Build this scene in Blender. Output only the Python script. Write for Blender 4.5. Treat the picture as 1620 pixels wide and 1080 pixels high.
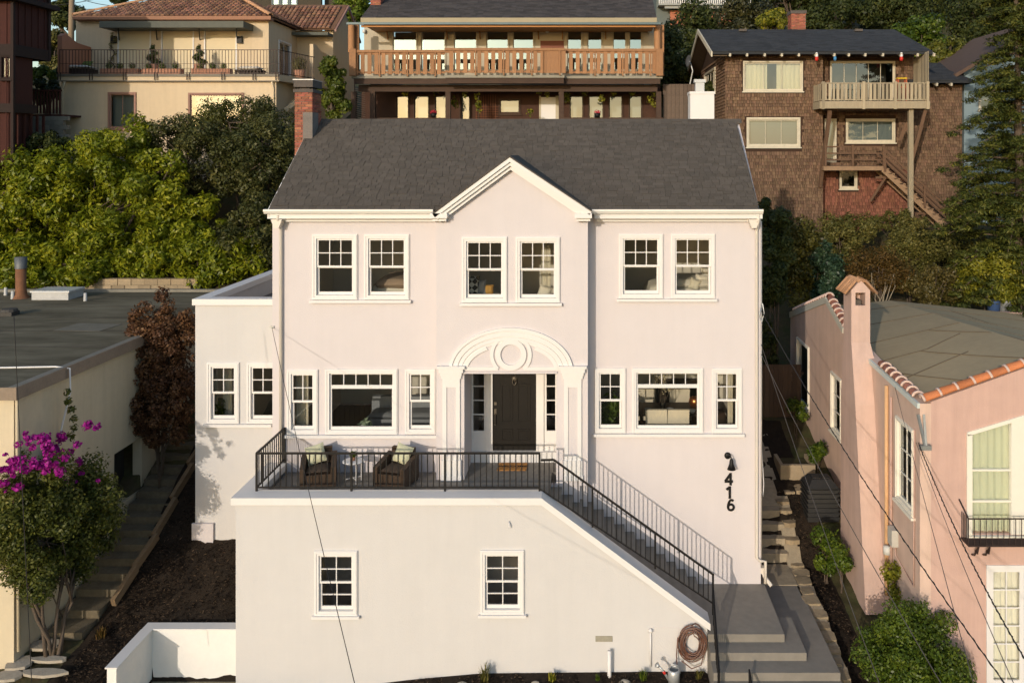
import bpy, math, random
import numpy as np
from mathutils import Vector, Matrix
random.seed(7)
R = math.radians
scene = bpy.context.scene
for o in list(bpy.data.objects): bpy.data.objects.remove(o)
COL = scene.collection

# ---------------------------------------------------------------- camera (level, lens-shifted architectural view)
F, CX, CY, CAMY, CAMZ = 1364.0, 935.0, 241.0, -22.0, 12.2
cam = bpy.data.cameras.new('camera'); camo = bpy.data.objects.new('camera', cam); COL.objects.link(camo)
camo.location = (0, CAMY, CAMZ); camo.rotation_euler = (R(90), 0, 0)
cam.sensor_width = 36; cam.lens = 36*F/1620; cam.shift_x = -(CX-810)/1620; cam.shift_y = -(540-CY)/1620
cam.clip_start = .1; cam.clip_end = 5000
scene.camera = camo

# ---------------------------------------------------------------- sky and sun (low golden sun, front left)
SUN_EL, SUN_AZ = 14.0, 21.5
w = bpy.data.worlds.new('World'); scene.world = w; w.use_nodes = True
nt = w.node_tree; bg = nt.nodes['Background']
sky = nt.nodes.new('ShaderNodeTexSky'); sky.sky_type = 'NISHITA'; sky.sun_disc = False
sky.sun_elevation = R(SUN_EL); sky.sun_rotation = R(180+SUN_AZ); sky.air_density = 1.15; sky.dust_density = 1.1; sky.ozone_density = 2.0
nt.links.new(sky.outputs[0], bg.inputs[0]); bg.inputs[1].default_value = 0.15
sl = bpy.data.lights.new('sun', 'SUN'); sl.energy = 2.03; sl.angle = R(.55); sl.color = (.96, .83, .68)
so = bpy.data.objects.new('sun', sl); COL.objects.link(so); so.location = (-20, -40, 30)
d = Vector((math.sin(R(SUN_AZ))*math.cos(R(SUN_EL)), math.cos(R(SUN_AZ))*math.cos(R(SUN_EL)), -math.sin(R(SUN_EL))))
so.rotation_euler = d.to_track_quat('-Z', 'Y').to_euler()
scene.render.engine = 'CYCLES'
vs = scene.view_settings; vs.view_transform = 'Standard'; vs.look = 'None'; vs.exposure = 0.43; vs.gamma = 1; vs.use_curve_mapping = False
scene.render.resolution_x = 1024; scene.render.resolution_y = 682

# ---------------------------------------------------------------- helpers
def P(px, py, Y):
    s = (Y-CAMY)/F
    return Vector(((px-CX)*s, Y, CAMZ-(py-CY)*s))
def PX(px, Y): return (px-CX)*(Y-CAMY)/F
def PZ(py, Y): return CAMZ-(py-CY)*(Y-CAMY)/F
def lerp_tab(t, tab):
    if t <= tab[0][0]: return tab[0][1]
    for (a, za), (b, zb) in zip(tab, tab[1:]):
        if t <= b: return za+(zb-za)*(t-a)/(b-a)
    return tab[-1][1]

MATS = {}
def M(name, col=(.5, .5, .5), rough=.75, var=.1, scale=2.0, bump=0.0, bscale=60, spec=.3, metal=0, orand=0, attr=0, col2=None, thr=.5, stretch=None, hue=0):
    if name in MATS: return MATS[name]
    m = bpy.data.materials.new(name); m.use_nodes = True; MATS[name] = m
    n = m.node_tree.nodes; L = m.node_tree.links.new; b = n['Principled BSDF']
    b.inputs['Roughness'].default_value = rough; b.inputs['Metallic'].default_value = metal; b.inputs['Specular IOR Level'].default_value = spec
    tc = n.new('ShaderNodeTexCoord'); vec = tc.outputs['Object']
    if stretch:
        mp = n.new('ShaderNodeMapping'); mp.inputs['Scale'].default_value = stretch; L(vec, mp.inputs[0]); vec = mp.outputs[0]
    nz = n.new('ShaderNodeTexNoise'); nz.inputs['Scale'].default_value = scale; nz.inputs['Detail'].default_value = 7; nz.inputs['Roughness'].default_value = .62; L(vec, nz.inputs['Vector'])
    base = None
    if col2:
        rp = n.new('ShaderNodeValToRGB'); e = rp.color_ramp.elements
        e[0].position = thr-.14; e[0].color = (*col, 1); e[1].position = thr+.14; e[1].color = (*col2, 1)
        L(nz.outputs['Fac'], rp.inputs[0]); base = rp.outputs[0]
    mr = n.new('ShaderNodeMapRange'); mr.inputs[1].default_value = .25; mr.inputs[2].default_value = .75; mr.inputs[3].default_value = 1-var; mr.inputs[4].default_value = 1+var
    n2 = n.new('ShaderNodeTexNoise'); n2.inputs['Scale'].default_value = scale*5.3; n2.inputs['Detail'].default_value = 4; L(vec, n2.inputs['Vector'])
    ad = n.new('ShaderNodeMath'); ad.operation = 'MULTIPLY_ADD'; L(n2.outputs['Fac'], ad.inputs[0]); ad.inputs[1].default_value = .4; 
    sc = n.new('ShaderNodeMath'); sc.operation = 'MULTIPLY'; L(nz.outputs['Fac'], sc.inputs[0]); sc.inputs[1].default_value = .6; L(sc.outputs[0], ad.inputs[2])
    L(ad.outputs[0], mr.inputs[0]); fac = mr.outputs[0]
    def mul(f, src, amt):
        q = n.new('ShaderNodeMapRange'); q.inputs[3].default_value = 1-amt; q.inputs[4].default_value = 1+amt; L(src, q.inputs[0])
        k = n.new('ShaderNodeMath'); k.operation = 'MULTIPLY'; L(f, k.inputs[0]); L(q.outputs[0], k.inputs[1]); return k.outputs[0]
    rs = None
    if orand:
        oi = n.new('ShaderNodeObjectInfo'); rs = oi.outputs['Random']; fac = mul(fac, rs, orand)
    if attr:
        at = n.new('ShaderNodeAttribute'); at.attribute_name = 'rnd'; rs = at.outputs['Fac']; fac = mul(fac, rs, attr)
    vm = n.new('ShaderNodeVectorMath'); vm.operation = 'SCALE'; L(fac, vm.inputs['Scale'])
    if base: L(base, vm.inputs[0])
    else: vm.inputs[0].default_value = col
    out = vm.outputs[0]
    if hue and rs:
        hs = n.new('ShaderNodeHueSaturation'); L(out, hs.inputs['Color']); q = n.new('ShaderNodeMapRange'); q.inputs[3].default_value = .5-hue; q.inputs[4].default_value = .5+hue
        mm = n.new('ShaderNodeMath'); mm.operation = 'MULTIPLY'; mm.inputs[1].default_value = 7.13; L(rs, mm.inputs[0]); fr = n.new('ShaderNodeMath'); fr.operation = 'FRACT'; L(mm.outputs[0], fr.inputs[0])
        L(fr.outputs[0], q.inputs[0]); L(q.outputs[0], hs.inputs['Hue']); out = hs.outputs[0]
    L(out, b.inputs['Base Color'])
    if bump:
        bn = n.new('ShaderNodeTexNoise'); bn.inputs['Scale'].default_value = bscale; bn.inputs['Detail'].default_value = 5; L(vec, bn.inputs['Vector'])
        bp = n.new('ShaderNodeBump'); bp.inputs['Strength'].default_value = bump; bp.inputs['Distance'].default_value = .02; L(bn.outputs['Fac'], bp.inputs['Height']); L(bp.outputs[0], b.inputs['Normal'])
    return m

def leafmat(name, c0, c1, c2, trans=.3, rough=.45, spec=.35):
    if name in MATS: return MATS[name]
    m = bpy.data.materials.new(name); m.use_nodes = True; MATS[name] = m
    n = m.node_tree.nodes; L = m.node_tree.links.new; b = n['Principled BSDF']
    at = n.new('ShaderNodeAttribute'); at.attribute_name = 'rnd'
    rp = n.new('ShaderNodeValToRGB'); e = rp.color_ramp.elements
    e[0].position = .05; e[0].color = (*c0, 1); e[1].position = .95; e[1].color = (*c2, 1); k = e.new(.55); k.color = (*c1, 1)
    L(at.outputs['Fac'], rp.inputs[0]); L(rp.outputs[0], b.inputs['Base Color'])
    b.inputs['Roughness'].default_value = rough; b.inputs['Specular IOR Level'].default_value = spec
    tr = n.new('ShaderNodeBsdfTranslucent'); L(rp.outputs[0], tr.inputs[0]); mx = n.new('ShaderNodeMixShader'); mx.inputs[0].default_value = trans
    L(b.outputs[0], mx.inputs[1]); L(tr.outputs[0], mx.inputs[2]); L(mx.outputs[0], n['Material Output'].inputs[0])
    return m

def glassmat(name, refl=1.0, base=0.0, tint=(.93, .95, .93), rough=0.0, gcol=(.95, .97, 1)):
    if name in MATS: return MATS[name]
    m = bpy.data.materials.new(name); m.use_nodes = True; MATS[name] = m
    n = m.node_tree.nodes; L = m.node_tree.links.new; n.remove(n['Principled BSDF'])
    t = n.new('ShaderNodeBsdfTransparent'); t.inputs[0].default_value = (*tint, 1)
    g = n.new('ShaderNodeBsdfGlossy'); g.inputs['Roughness'].default_value = rough; g.inputs[0].default_value = (*gcol, 1)
    f = n.new('ShaderNodeFresnel'); f.inputs[0].default_value = 1.5
    a = n.new('ShaderNodeMath'); a.operation = 'MULTIPLY_ADD'; a.inputs[1].default_value = refl; a.inputs[2].default_value = base; a.use_clamp = True; L(f.outputs[0], a.inputs[0])
    tc = n.new('ShaderNodeTexCoord'); nz = n.new('ShaderNodeTexNoise'); nz.inputs['Scale'].default_value = 1.3; L(tc.outputs['Object'], nz.inputs['Vector'])
    bp = n.new('ShaderNodeBump'); bp.inputs['Strength'].default_value = .06; bp.inputs['Distance'].default_value = .01; L(nz.outputs['Fac'], bp.inputs['Height']); L(bp.outputs[0], g.inputs['Normal'])
    mx = n.new('ShaderNodeMixShader'); L(a.outputs[0], mx.inputs[0]); L(t.outputs[0], mx.inputs[1]); L(g.outputs[0], mx.inputs[2]); L(mx.outputs[0], n['Material Output'].inputs[0])
    return m

W = {}
def setpar(o, p):
    if p is None: return
    o.parent = p; o.matrix_parent_inverse = W[p.name].inverted()
def link(o, parent=None, mw=None):
    COL.objects.link(o); mw = mw or Matrix(); W[o.name] = mw.copy()
    o.matrix_basis = mw; setpar(o, parent); return o
def tag(o, label=None, cat=None, group=None, kind=None):
    if label: o['label'] = label
    if cat: o['category'] = cat
    if group: o['group'] = group
    if kind: o['kind'] = kind
    return o
def thing(name, label, cat, loc=(0, 0, 0), group=None):
    o = bpy.data.objects.new(name, None); o.empty_display_size = .2
    link(o, None, Matrix.Translation(Vector(loc))); return tag(o, label, cat, group)
def copy_tree(o, mw, parent=None, delta=None):
    c = o.copy(); COL.objects.link(c); delta = delta or mw @ W[o.name].inverted()
    W[c.name] = delta @ W[o.name]; c.parent = None; c.matrix_basis = W[c.name]
    if parent: setpar(c, parent)
    for ch in [x for x in o.children]: copy_tree(ch, None, c, delta)
    return c

class MB:
    def __init__(s, T=None): s.v = []; s.f = []; s.m = []; s.T = T
    def add(s, vs, fs, m=0):
        k = len(s.v)
        s.v += [tuple(s.T @ Vector(p)) if s.T else tuple(p) for p in vs]
        s.f += [tuple(i+k for i in f) for f in fs]; s.m += [m]*len(fs); return s
    def box(s, x0, x1, y0, y1, z0, z1, m=0):
        if x0 > x1: x0, x1 = x1, x0
        if y0 > y1: y0, y1 = y1, y0
        if z0 > z1: z0, z1 = z1, z0
        return s.add([(x0, y0, z0), (x1, y0, z0), (x1, y1, z0), (x0, y1, z0), (x0, y0, z1), (x1, y0, z1), (x1, y1, z1), (x0, y1, z1)],
              [(0, 3, 2, 1), (4, 5, 6, 7), (0, 1, 5, 4), (1, 2, 6, 5), (2, 3, 7, 6), (3, 0, 4, 7)], m)
    def inbox(s, x0, x1, y0, y1, z0, z1, skip=(), m=(0, 0, 0)):   # inward-facing room: m = wall, floor, ceiling
        vs = [(x0, y0, z0), (x1, y0, z0), (x1, y1, z0), (x0, y1, z0), (x0, y0, z1), (x1, y0, z1), (x1, y1, z1), (x0, y1, z1)]
        fs = {'b': (0, 1, 2, 3), 't': (4, 7, 6, 5), 'f': (0, 4, 5, 1), 'r': (1, 5, 6, 2), 'k': (2, 6, 7, 3), 'l': (3, 7, 4, 0)}
        for k, f in fs.items():
            if k not in skip: s.add(vs, [f], m[1] if k == 'b' else m[2] if k == 't' else m[0])
        return s
    def beam(s, p, q, w_, h_, m=0, up=(0, 0, 1)):
        p = Vector(p); q = Vector(q); a = (q-p).normalized(); u = Vector(up)
        if abs(a.dot(u)) > .99: u = Vector((0, 1, 0))
        r = a.cross(u).normalized()*(w_/2); t = r.cross(a).normalized()*(h_/2)
        vs = [p-r-t, p+r-t, p+r+t, p-r+t, q-r-t, q+r-t, q+r+t, q-r+t]
        return s.add(vs, [(0, 1, 2, 3), (7, 6, 5, 4), (0, 4, 5, 1), (1, 5, 6, 2), (2, 6, 7, 3), (3, 7, 4, 0)], m)
    def tube(s, pts, r, n=8, m=0, cap=True):
        pts = [Vector(p) for p in pts]; vs = []; rr = r if isinstance(r, (list, tuple)) else [r]*len(pts); u0 = None
        for i, p in enumerate(pts):
            a = (pts[min(i+1, len(pts)-1)]-pts[max(i-1, 0)]).normalized()
            if u0 is None: u0 = Vector((0, 0, 1)) if abs(a.z) < .9 else Vector((1, 0, 0))
            u0 = (u0-a*a.dot(u0)).normalized(); b = a.cross(u0)
            for k in range(n):
                t = 2*math.pi*k/n; vs.append(p+(u0*math.cos(t)+b*math.sin(t))*rr[i])
        fs = [(i*n+k, i*n+(k+1) % n, (i+1)*n+(k+1) % n, (i+1)*n+k) for i in range(len(pts)-1) for k in range(n)]
        if cap: fs += [tuple(range(n))[::-1], tuple(range((len(pts)-1)*n, len(pts)*n))]
        return s.add(vs, fs, m)
    def lathe(s, prof, c=(0, 0, 0), n=16, m=0, sq=1.0):
        vs = []; k = len(prof)
        for i in range(n):
            t = 2*math.pi*i/n
            for r, z in prof: vs.append((c[0]+r*math.cos(t), c[1]+r*math.sin(t)*sq, c[2]+z))
        fs = [(i*k+j, ((i+1) % n)*k+j, ((i+1) % n)*k+j+1, i*k+j+1) for i in range(n) for j in range(k-1)]
        return s.add(vs, fs, m)
    def prism(s, pts, vec, m=0):        # polygon pts extruded by vec
        n = len(pts); vec = Vector(vec); a = [Vector(p) for p in pts]; b = [p+vec for p in a]
        return s.add(a+b, [tuple(range(n)), tuple(range(2*n-1, n-1, -1))]+[(i, n+i, n+(i+1) % n, (i+1) % n) for i in range(n)], m)
    def wall(s, x0, x1, z0, z1, yf, yb, holes=(), m=0):   # solid wall in XZ with rectangular openings
        xs = sorted({x0, x1, *[h[0] for h in holes], *[h[1] for h in holes]}); zs = sorted({z0, z1, *[h[2] for h in holes], *[h[3] for h in holes]})
        xs = [x for x in xs if x0 <= x <= x1]; zs = [z for z in zs if z0 <= z <= z1]
        def hole(x, z): return any(h[0] < x < h[1] and h[2] < z < h[3] for h in holes) or not (x0 < x < x1 and z0 < z < z1)
        for i in range(len(xs)-1):
            for j in range(len(zs)-1):
                a, b, c, d_ = xs[i], xs[i+1], zs[j], zs[j+1]; xm, zm = (a+b)/2, (c+d_)/2
                if hole(xm, zm): continue
                s.add([(a, yf, c), (b, yf, c), (b, yf, d_), (a, yf, d_)], [(0, 1, 2, 3)], m)
                s.add([(a, yb, c), (b, yb, c), (b, yb, d_), (a, yb, d_)], [(3, 2, 1, 0)], m)
                e = 1e-4
                if hole(a-e, zm): s.add([(a, yf, c), (a, yb, c), (a, yb, d_), (a, yf, d_)], [(3, 2, 1, 0)], m)
                if hole(b+e, zm): s.add([(b, yf, c), (b, yb, c), (b, yb, d_), (b, yf, d_)], [(0, 1, 2, 3)], m)
                if hole(xm, c-e): s.add([(a, yf, c), (b, yf, c), (b, yb, c), (a, yb, c)], [(3, 2, 1, 0)], m)
                if hole(xm, d_+e): s.add([(a, yf, d_), (b, yf, d_), (b, yb, d_), (a, yb, d_)], [(0, 1, 2, 3)], m)
        return s
    def frame(s, x0, x1, z0, z1, wx, wz, yf, yb, m=0):    # rectangular frame, wx / wz member widths
        return s.wall(x0, x1, z0, z1, yf, yb, [(x0+wx, x1-wx, z0+wz, z1-wz)], m)
    def band(s, cx, cz, a0, b0, a1, b1, t0, t1, yf, yb, n=28, m=0):   # elliptical ring sector in XZ
        vs = []; 
        for i in range(n+1):
            t = t0+(t1-t0)*i/n; c_, s_ = math.cos(t), math.sin(t)
            vs += [(cx+a0*c_, yf, cz+b0*s_), (cx+a1*c_, yf, cz+b1*s_), (cx+a1*c_, yb, cz+b1*s_), (cx+a0*c_, yb, cz+b0*s_)]
        fs = []
        for i in range(n):
            k = 4*i
            for j in range(4): fs.append((k+j, k+4+j, k+4+(j+1) % 4, k+(j+1) % 4))
        fs += [(0, 1, 2, 3), (4*n+3, 4*n+2, 4*n+1, 4*n)]
        return s.add(vs, fs, m)
    def mesh(s, name, mats, smooth=False, rnd=False):
        me = bpy.data.meshes.new(name); me.from_pydata(s.v, [], s.f)
        for mt in (mats if isinstance(mats, (list, tuple)) else [mats]): me.materials.append(mt)
        if any(s.m): me.polygons.foreach_set('material_index', s.m)
        if smooth: me.polygons.foreach_set('use_smooth', [True]*len(s.f))
        if rnd:
            at = me.attributes.new('rnd', 'FLOAT', 'FACE'); at.data.foreach_set('value', s.rnd if isinstance(rnd, bool) else rnd)
        me.update(); return me
    def build(s, name, mats, parent=None, smooth=False, mw=None, rnd=False):
        return link(bpy.data.objects.new(name, s.mesh(name, mats, smooth, rnd)), parent, mw)
def inst(name, me, parent, loc, rot=None, scl=None):
    m = Matrix.Translation(Vector(loc))
    if rot is not None: m = m @ rot.to_4x4()
    if scl is not None: m = m @ Matrix.Diagonal((*scl, 1))
    return link(bpy.data.objects.new(name, me), parent, m)
def boxmesh(name, mat, sx, sy, sz):   # centred box
    return MB().box(-sx/2, sx/2, -sy/2, sy/2, -sz/2, sz/2).mesh(name, mat)
def cushion(x, y, z, sx, sy, sz, T=None, n=8, puff=.55):   # soft pillow-like block
    b = MB(T); 
    for side in (-1, 1):
        vs = []; fs = []
        for i in range(n+1):
            for j in range(n+1):
                u, v = -1+2*i/n, -1+2*j/n; h = ((1-u**4)*(1-v**4))**puff; e = 1-.06*(1-abs(u))*abs(v)-.0
                vs.append((x+u*sx/2*(1-.07*(1-v*v)), y+side*h*sy/2, z+v*sz/2*(1-.07*(1-u*u))))
        for i in range(n):
            for j in range(n):
                q = (i*(n+1)+j, (i+1)*(n+1)+j, (i+1)*(n+1)+j+1, i*(n+1)+j+1); fs.append(q if side < 0 else q[::-1])
        b.add(vs, fs)
    return b
def textmesh(name, txt, size, mat, ext=.01, off=0.0):
    c = bpy.data.curves.new(name, 'FONT'); c.body = txt; c.size = size; c.extrude = ext; c.offset = off; c.align_x = 'CENTER'; c.align_y = 'CENTER'
    o = bpy.data.objects.new(name, c); COL.objects.link(o); me = bpy.data.meshes.new_from_object(o.evaluated_get(bpy.context.evaluated_depsgraph_get()))
    bpy.data.objects.remove(o); me.name = name; me.materials.clear(); me.materials.append(mat); return me

# ---------------------------------------------------------------- foliage (leaf-sized faces spread through lumps)
def leaves(name, mat, parent, lumps, n, size, seed=1, up=.25, aspect=.5, shell=.45, jit=.35, droop=0.0, clump=0.0):
    rg = np.random.default_rng(seed); lumps = np.array(lumps, float)       # x y z rx ry rz
    wt = (lumps[:, 3]*lumps[:, 4]+lumps[:, 4]*lumps[:, 5]+lumps[:, 3]*lumps[:, 5]); wt /= wt.sum()
    k = rg.choice(len(lumps), n, p=wt); d_ = rg.normal(size=(n, 3)); d_ /= np.linalg.norm(d_, axis=1)[:, None]
    r = (1-shell*rg.random(n)**1.5)*(1+.12*rg.normal(size=n))
    pos = lumps[k, :3]+d_*lumps[k, 3:6]*r[:, None]
    nor = d_+rg.normal(size=(n, 3))*jit*1.6; nor[:, 2] += up; nor /= np.linalg.norm(nor, axis=1)[:, None]
    t = rg.normal(size=(n, 3)); t -= nor*(t*nor).sum(1)[:, None]; t[:, 2] -= droop; t /= np.linalg.norm(t, axis=1)[:, None]; b = np.cross(nor, t)
    L = size*(.6+.8*rg.random(n))[:, None]; Wd = L*aspect
    v = np.empty((n, 4, 3)); v[:, 0] = pos-t*L*.5; v[:, 1] = pos-b*Wd*.5+nor*L*.06; v[:, 2] = pos+t*L*.5; v[:, 3] = pos+b*Wd*.5+nor*L*.06
    me = bpy.data.meshes.new(name); me.vertices.add(4*n); me.vertices.foreach_set('co', v.reshape(-1)); me.loops.add(4*n); me.loops.foreach_set('vertex_index', np.arange(4*n, dtype=np.int32))
    me.polygons.add(n); me.polygons.foreach_set('loop_start', np.arange(0, 4*n, 4, dtype=np.int32)); me.polygons.foreach_set('loop_total', np.full(n, 4, dtype=np.int32))
    me.materials.append(mat); me.update(calc_edges=True)
    lr = rg.random(len(lumps))[k]; val = np.clip(.65*rg.random(n)+.35*lr, 0, 1).astype(np.float32)
    at = me.attributes.new('rnd', 'FLOAT', 'FACE'); at.data.foreach_set('value', val)
    me.validate(); return link(bpy.data.objects.new(name, me), parent)
def lump_cloud(rg, c, rad, n, lr, shell=.55, flat=1.0):
    out = []
    for i in range(n):
        d_ = Vector((rg.gauss(0, 1), rg.gauss(0, 1), rg.gauss(0, 1))).normalized(); q = (1-shell*rg.random())
        k = lr*(.6+.8*rg.random())
        out.append((c[0]+d_.x*rad[0]*q, c[1]+d_.y*rad[1]*q, c[2]+d_.z*rad[2]*q, k, k, k*flat))
    return out
def trunk(b, base, top, r0, r1, rg, wob=.15, n=7):
    pts = []; base = Vector(base); top = Vector(top)
    for i in range(n):
        t = i/(n-1); p = base.lerp(top, t); 
        if 0 < i < n-1: p += Vector((rg.gauss(0, wob), rg.gauss(0, wob), 0))
        pts.append(p)
    b.tube(pts, [r0+(r1-r0)*i/(n-1) for i in range(n)], 7); return pts
BARK = M('bark', (.10, .075, .055), .9, .3, 6, .5, 40)
def plant(name, label, cat, base, c, rad, nl, lr, n, size, mat, seed, group=None, stems=3, sr=.05, kind=None, crown='crown', trunkname='trunk', **kw):
    rg = random.Random(seed); t = thing(name, label, cat, base, group); lumps = lump_cloud(rg, c, rad, nl, lr, kw.pop('lshell', .55), kw.pop('flat', 1.0))
    leaves(crown, mat, t, lumps, n, size, seed, **kw)
    b = MB(); base = Vector(base)
    for i in range(stems):
        l = lumps[rg.randrange(len(lumps))]; off = Vector((rg.uniform(-1, 1)*sr*2, rg.uniform(-1, 1)*sr*2, -.15))
        pts = trunk(b, base+off, Vector(c)+Vector((rg.uniform(-.3, .3)*rad[0], rg.uniform(-.3, .3)*rad[1], rg.uniform(-.2, .3)*rad[2])), sr, sr*.45, rg, sr*.9)
        for j in range(5):
            q = pts[rg.randrange(3, len(pts))]; l = lumps[rg.randrange(len(lumps))]; trunk(b, q, l[:3], sr*.4, sr*.12, rg, sr*.8, 5)
    b.build(trunkname, BARK, t, True); return t
# ---------------------------------------------------------------- common materials
STUCCO = M('house_stucco', (.60, .56, .565), .9, .035, .45, .3, 38, .12)
WHITE = M('white_trim_paint', (.685, .67, .655), .5, .035, 3, .05, 30, .4)
def streaks(m, amt):   # faint vertical run-off marks in the paint
    n = m.node_tree.nodes; L = m.node_tree.links.new; b = n['Principled BSDF']; src = b.inputs['Base Color'].links[0].from_socket
    tc = n.new('ShaderNodeTexCoord'); mp = n.new('ShaderNodeMapping'); mp.inputs['Scale'].default_value = (2.2, 2.2, .16); L(tc.outputs['Object'], mp.inputs[0])
    nz = n.new('ShaderNodeTexNoise'); nz.inputs['Scale'].default_value = 1.6; nz.inputs['Detail'].default_value = 8; nz.inputs['Roughness'].default_value = .7; L(mp.outputs[0], nz.inputs['Vector'])
    mr = n.new('ShaderNodeMapRange'); mr.inputs[1].default_value = .42; mr.inputs[2].default_value = .72; mr.inputs[3].default_value = 1; mr.inputs[4].default_value = 1-amt; L(nz.outputs['Fac'], mr.inputs[0])
    v = n.new('ShaderNodeVectorMath'); v.operation = 'SCALE'; L(src, v.inputs[0]); L(mr.outputs[0], v.inputs['Scale']); L(v.outputs[0], b.inputs['Base Color'])
TSTUC = M('terrace_stucco', (.565, .553, .545), .9, .035, .45, .3, 38, .12)
streaks(STUCCO, .022); streaks(TSTUC, .03)
GLASS = glassmat('window_glass', 1.15, .015)
GLASSR = glassmat('mirror_glass', 1.0, .34, (.75, .8, .8), 0, (.55, .70, .76))
GLASSM = glassmat('half_mirror_glass', 1.0, .09, (.8, .85, .85))
BLACK = M('black_painted_metal', (.008, .0075, .0075), .5, .25, 8, .1, 90, .25)
CONC = M('weathered_concrete', (.33, .275, .195), .92, .28, 1.6, .6, 35, .2)
GREYP = M('grey_deck_paint', (.205, .188, .162), .72, .2, 1.1, .15, 40, .3)
SHING = M('asphalt_shingle', (.098, .086, .074), .95, .14, .9, .6, 120, .1, attr=.12)
SHINGO = M('asphalt_shingle_tab', (.098, .086, .074), .95, .14, .9, .6, 120, .1, orand=.12)
MULCH = M('dark_mulch', (.026, .019, .0135), .95, .5, 9, .9, 45, .15)
SOILM = M('hillside_soil', (.10, .075, .045), .95, .35, 1.3, .8, 20, .1, col2=(.055, .06, .025))
BRICK = M('brick', (.30, .105, .065), .85, .2, 6, .4, 60, .2, orand=.32, hue=.012)
MORTAR = M('mortar', (.22, .19, .165), .95, .2, 9, .4, 70, .1)
IWALL = M('interior_plaster', (.60, .55, .47), .9, .03, 2)
IFLOOR = M('interior_wood_floor', (.12, .065, .035), .45, .2, 2, stretch=(6, .6, 1))
STONE = M('garden_stone', (.36, .32, .26), .9, .25, 5, .5, 30)

# ---------------------------------------------------------------- ground
LT = [(-400, -30), (-30, -3), (-8, .2), (-3, .85), (-1.9, 1.02), (.7, 2.02), (3.3, 3.6), (8, 5.4), (12, 7.0), (16, 9.6), (19, 11.4), (28, 14.5), (45, 18), (80, 22), (150, 28), (400, 40)]
MT = [(-400, -30), (-30, -3), (-8, -.25), (-2.3, -.02), (3.5, 0), (6.5, 2.5), (8, 4), (12, 8), (17, 12.3), (20, 13), (28, 15.5), (45, 20), (80, 27), (150, 38), (400, 60)]
RT = [(-400, -30), (-30, -3), (-8, -.3), (-2.6, .1), (0, .62), (1.7, .8), (2.8, 1.72), (5, 2.35), (8, 3.0), (12, 4.6), (16, 6.4), (19, 8.2), (22, 8.8), (28, 12.5), (45, 19), (80, 30), (150, 46), (400, 75)]
def ground(x, y):
    l, m_, r = lerp_tab(y, LT), lerp_tab(y, MT), lerp_tab(y, RT)
    if y < -2.05 and -10.12 < x < -8: return -.2
    if -5 < y < -2.05 and -8 <= x < 2.7: return lerp_tab(x, [(-6, -.12), (-4, .12), (-2.5, .25), (2.7, .3)])
    if -12.75 < x < -11.66 and -2.1 < y < 4.2: return l-.3
    if x <= -8.05: return l
    if y < 6.5: 
        if x <= 4.3: return m_
        return r
    if x <= -4: return l+(m_-l)*(x+8.05)/4.05
    if x <= 3: return m_
    if x <= 7: return m_+(r-m_)*(x-3)/4
    return r
def rng(a, b, s): return list(np.arange(a, b, s))
gx = sorted(set([-900, -500, -250, -120, -70, -50]+rng(-40, -16, 2.)+rng(-16, -8.1, .16)+[-12.74, -12.76, -11.67, -11.65, -10.3, -10.1, -8.12, -8.02]+rng(-7.8, 4.2, .4)+[4.2, 4.29, 4.31]+rng(4.4, 9, .16)+rng(9, 40, 1.5)+[42, 60, 100, 250, 500, 900]))
gy = sorted(set([-900, -400, -150, -60, -30, -15, -8]+rng(-6, -2.06, .16)+[-2.12, -2.0]+rng(-1.9, 8, .16)+[-2.04, 4.19, 4.21]+rng(8, 34, .8)+[36, 40, 45, 52, 60, 70, 80, 100, 120, 150, 200, 300, 400, 700, 1500]))
def gz(x, y):
    z = ground(x, y)
    if -16 < x < 10 and -6 < y < 8 and not (-8.05 < x < 4.3): z += .05*math.sin(x*5.1+1.7*math.sin(y*3))*math.sin(y*4.3+x)+random.gauss(0, .012)
    elif 8 < y < 60: z += .12*math.sin(x*1.1)*math.sin(y*.9)
    return z
gv = [(x, y, gz(x, y)) for y in gy for x in gx]; nx = len(gx)
gf = [(j*nx+i, j*nx+i+1, (j+1)*nx+i+1, (j+1)*nx+i) for j in range(len(gy)-1) for i in range(nx-1)]
g = MB(); g.v = gv; g.f = gf
g.m = [1 if (gy[k//(nx-1)] < 7.5 and -11.7 < gx[k % (nx-1)] < 6.35 and gy[k//(nx-1)] > -8) else 0 for k in range(len(gf))]
go = g.build('ground', [SOILM, MULCH], None, True); tag(go, kind='structure')

# mulch chips: real flakes lying over the beds
def chips(name, regions, n, mat, size, seed, label, cat):
    rg = random.Random(seed); b = MB(); rn = []
    for i in range(n):
        x0, x1, y0, y1 = rg.choice(regions); x, y = rg.uniform(x0, x1), rg.uniform(y0, y1); z = ground(x, y)+.05*math.sin(x*5.1+1.7*math.sin(y*3))*math.sin(y*4.3+x)+.012
        a, tl = rg.uniform(0, 6.28), rg.gauss(0, .45); l, w_ = size*rg.uniform(.4, 1.5), size*rg.uniform(.15, .5)
        ux, uy = math.cos(a)*l, math.sin(a)*l; vx, vy = -math.sin(a)*w_, math.cos(a)*w_; dz = tl*l*.6
        b.add([(x-ux, y-uy, z-dz), (x+vx, y+vy, z+.008), (x+ux, y+uy, z+dz), (x-vx, y-vy, z+.008)], [(0, 3, 2, 1)]); rn.append(rg.random()**2)
    o = b.build(name, mat, None, rnd=rn); tag(o, label, cat, kind='stuff'); return o
CHIP = leafmat('mulch_chip', (.012, .009, .007), (.03, .02, .014), (.14, .095, .06), 0, .9, .1)
chips('mulch_chips', [(-11.5, -8.2, -1.9, .6), (-11.5, -10.5, -4, 3), (-11.5, -10.2, -4, 0)], 7000, CHIP, .045, 3, 'dark shredded bark mulch on the slope below the side wing', 'mulch')
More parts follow.
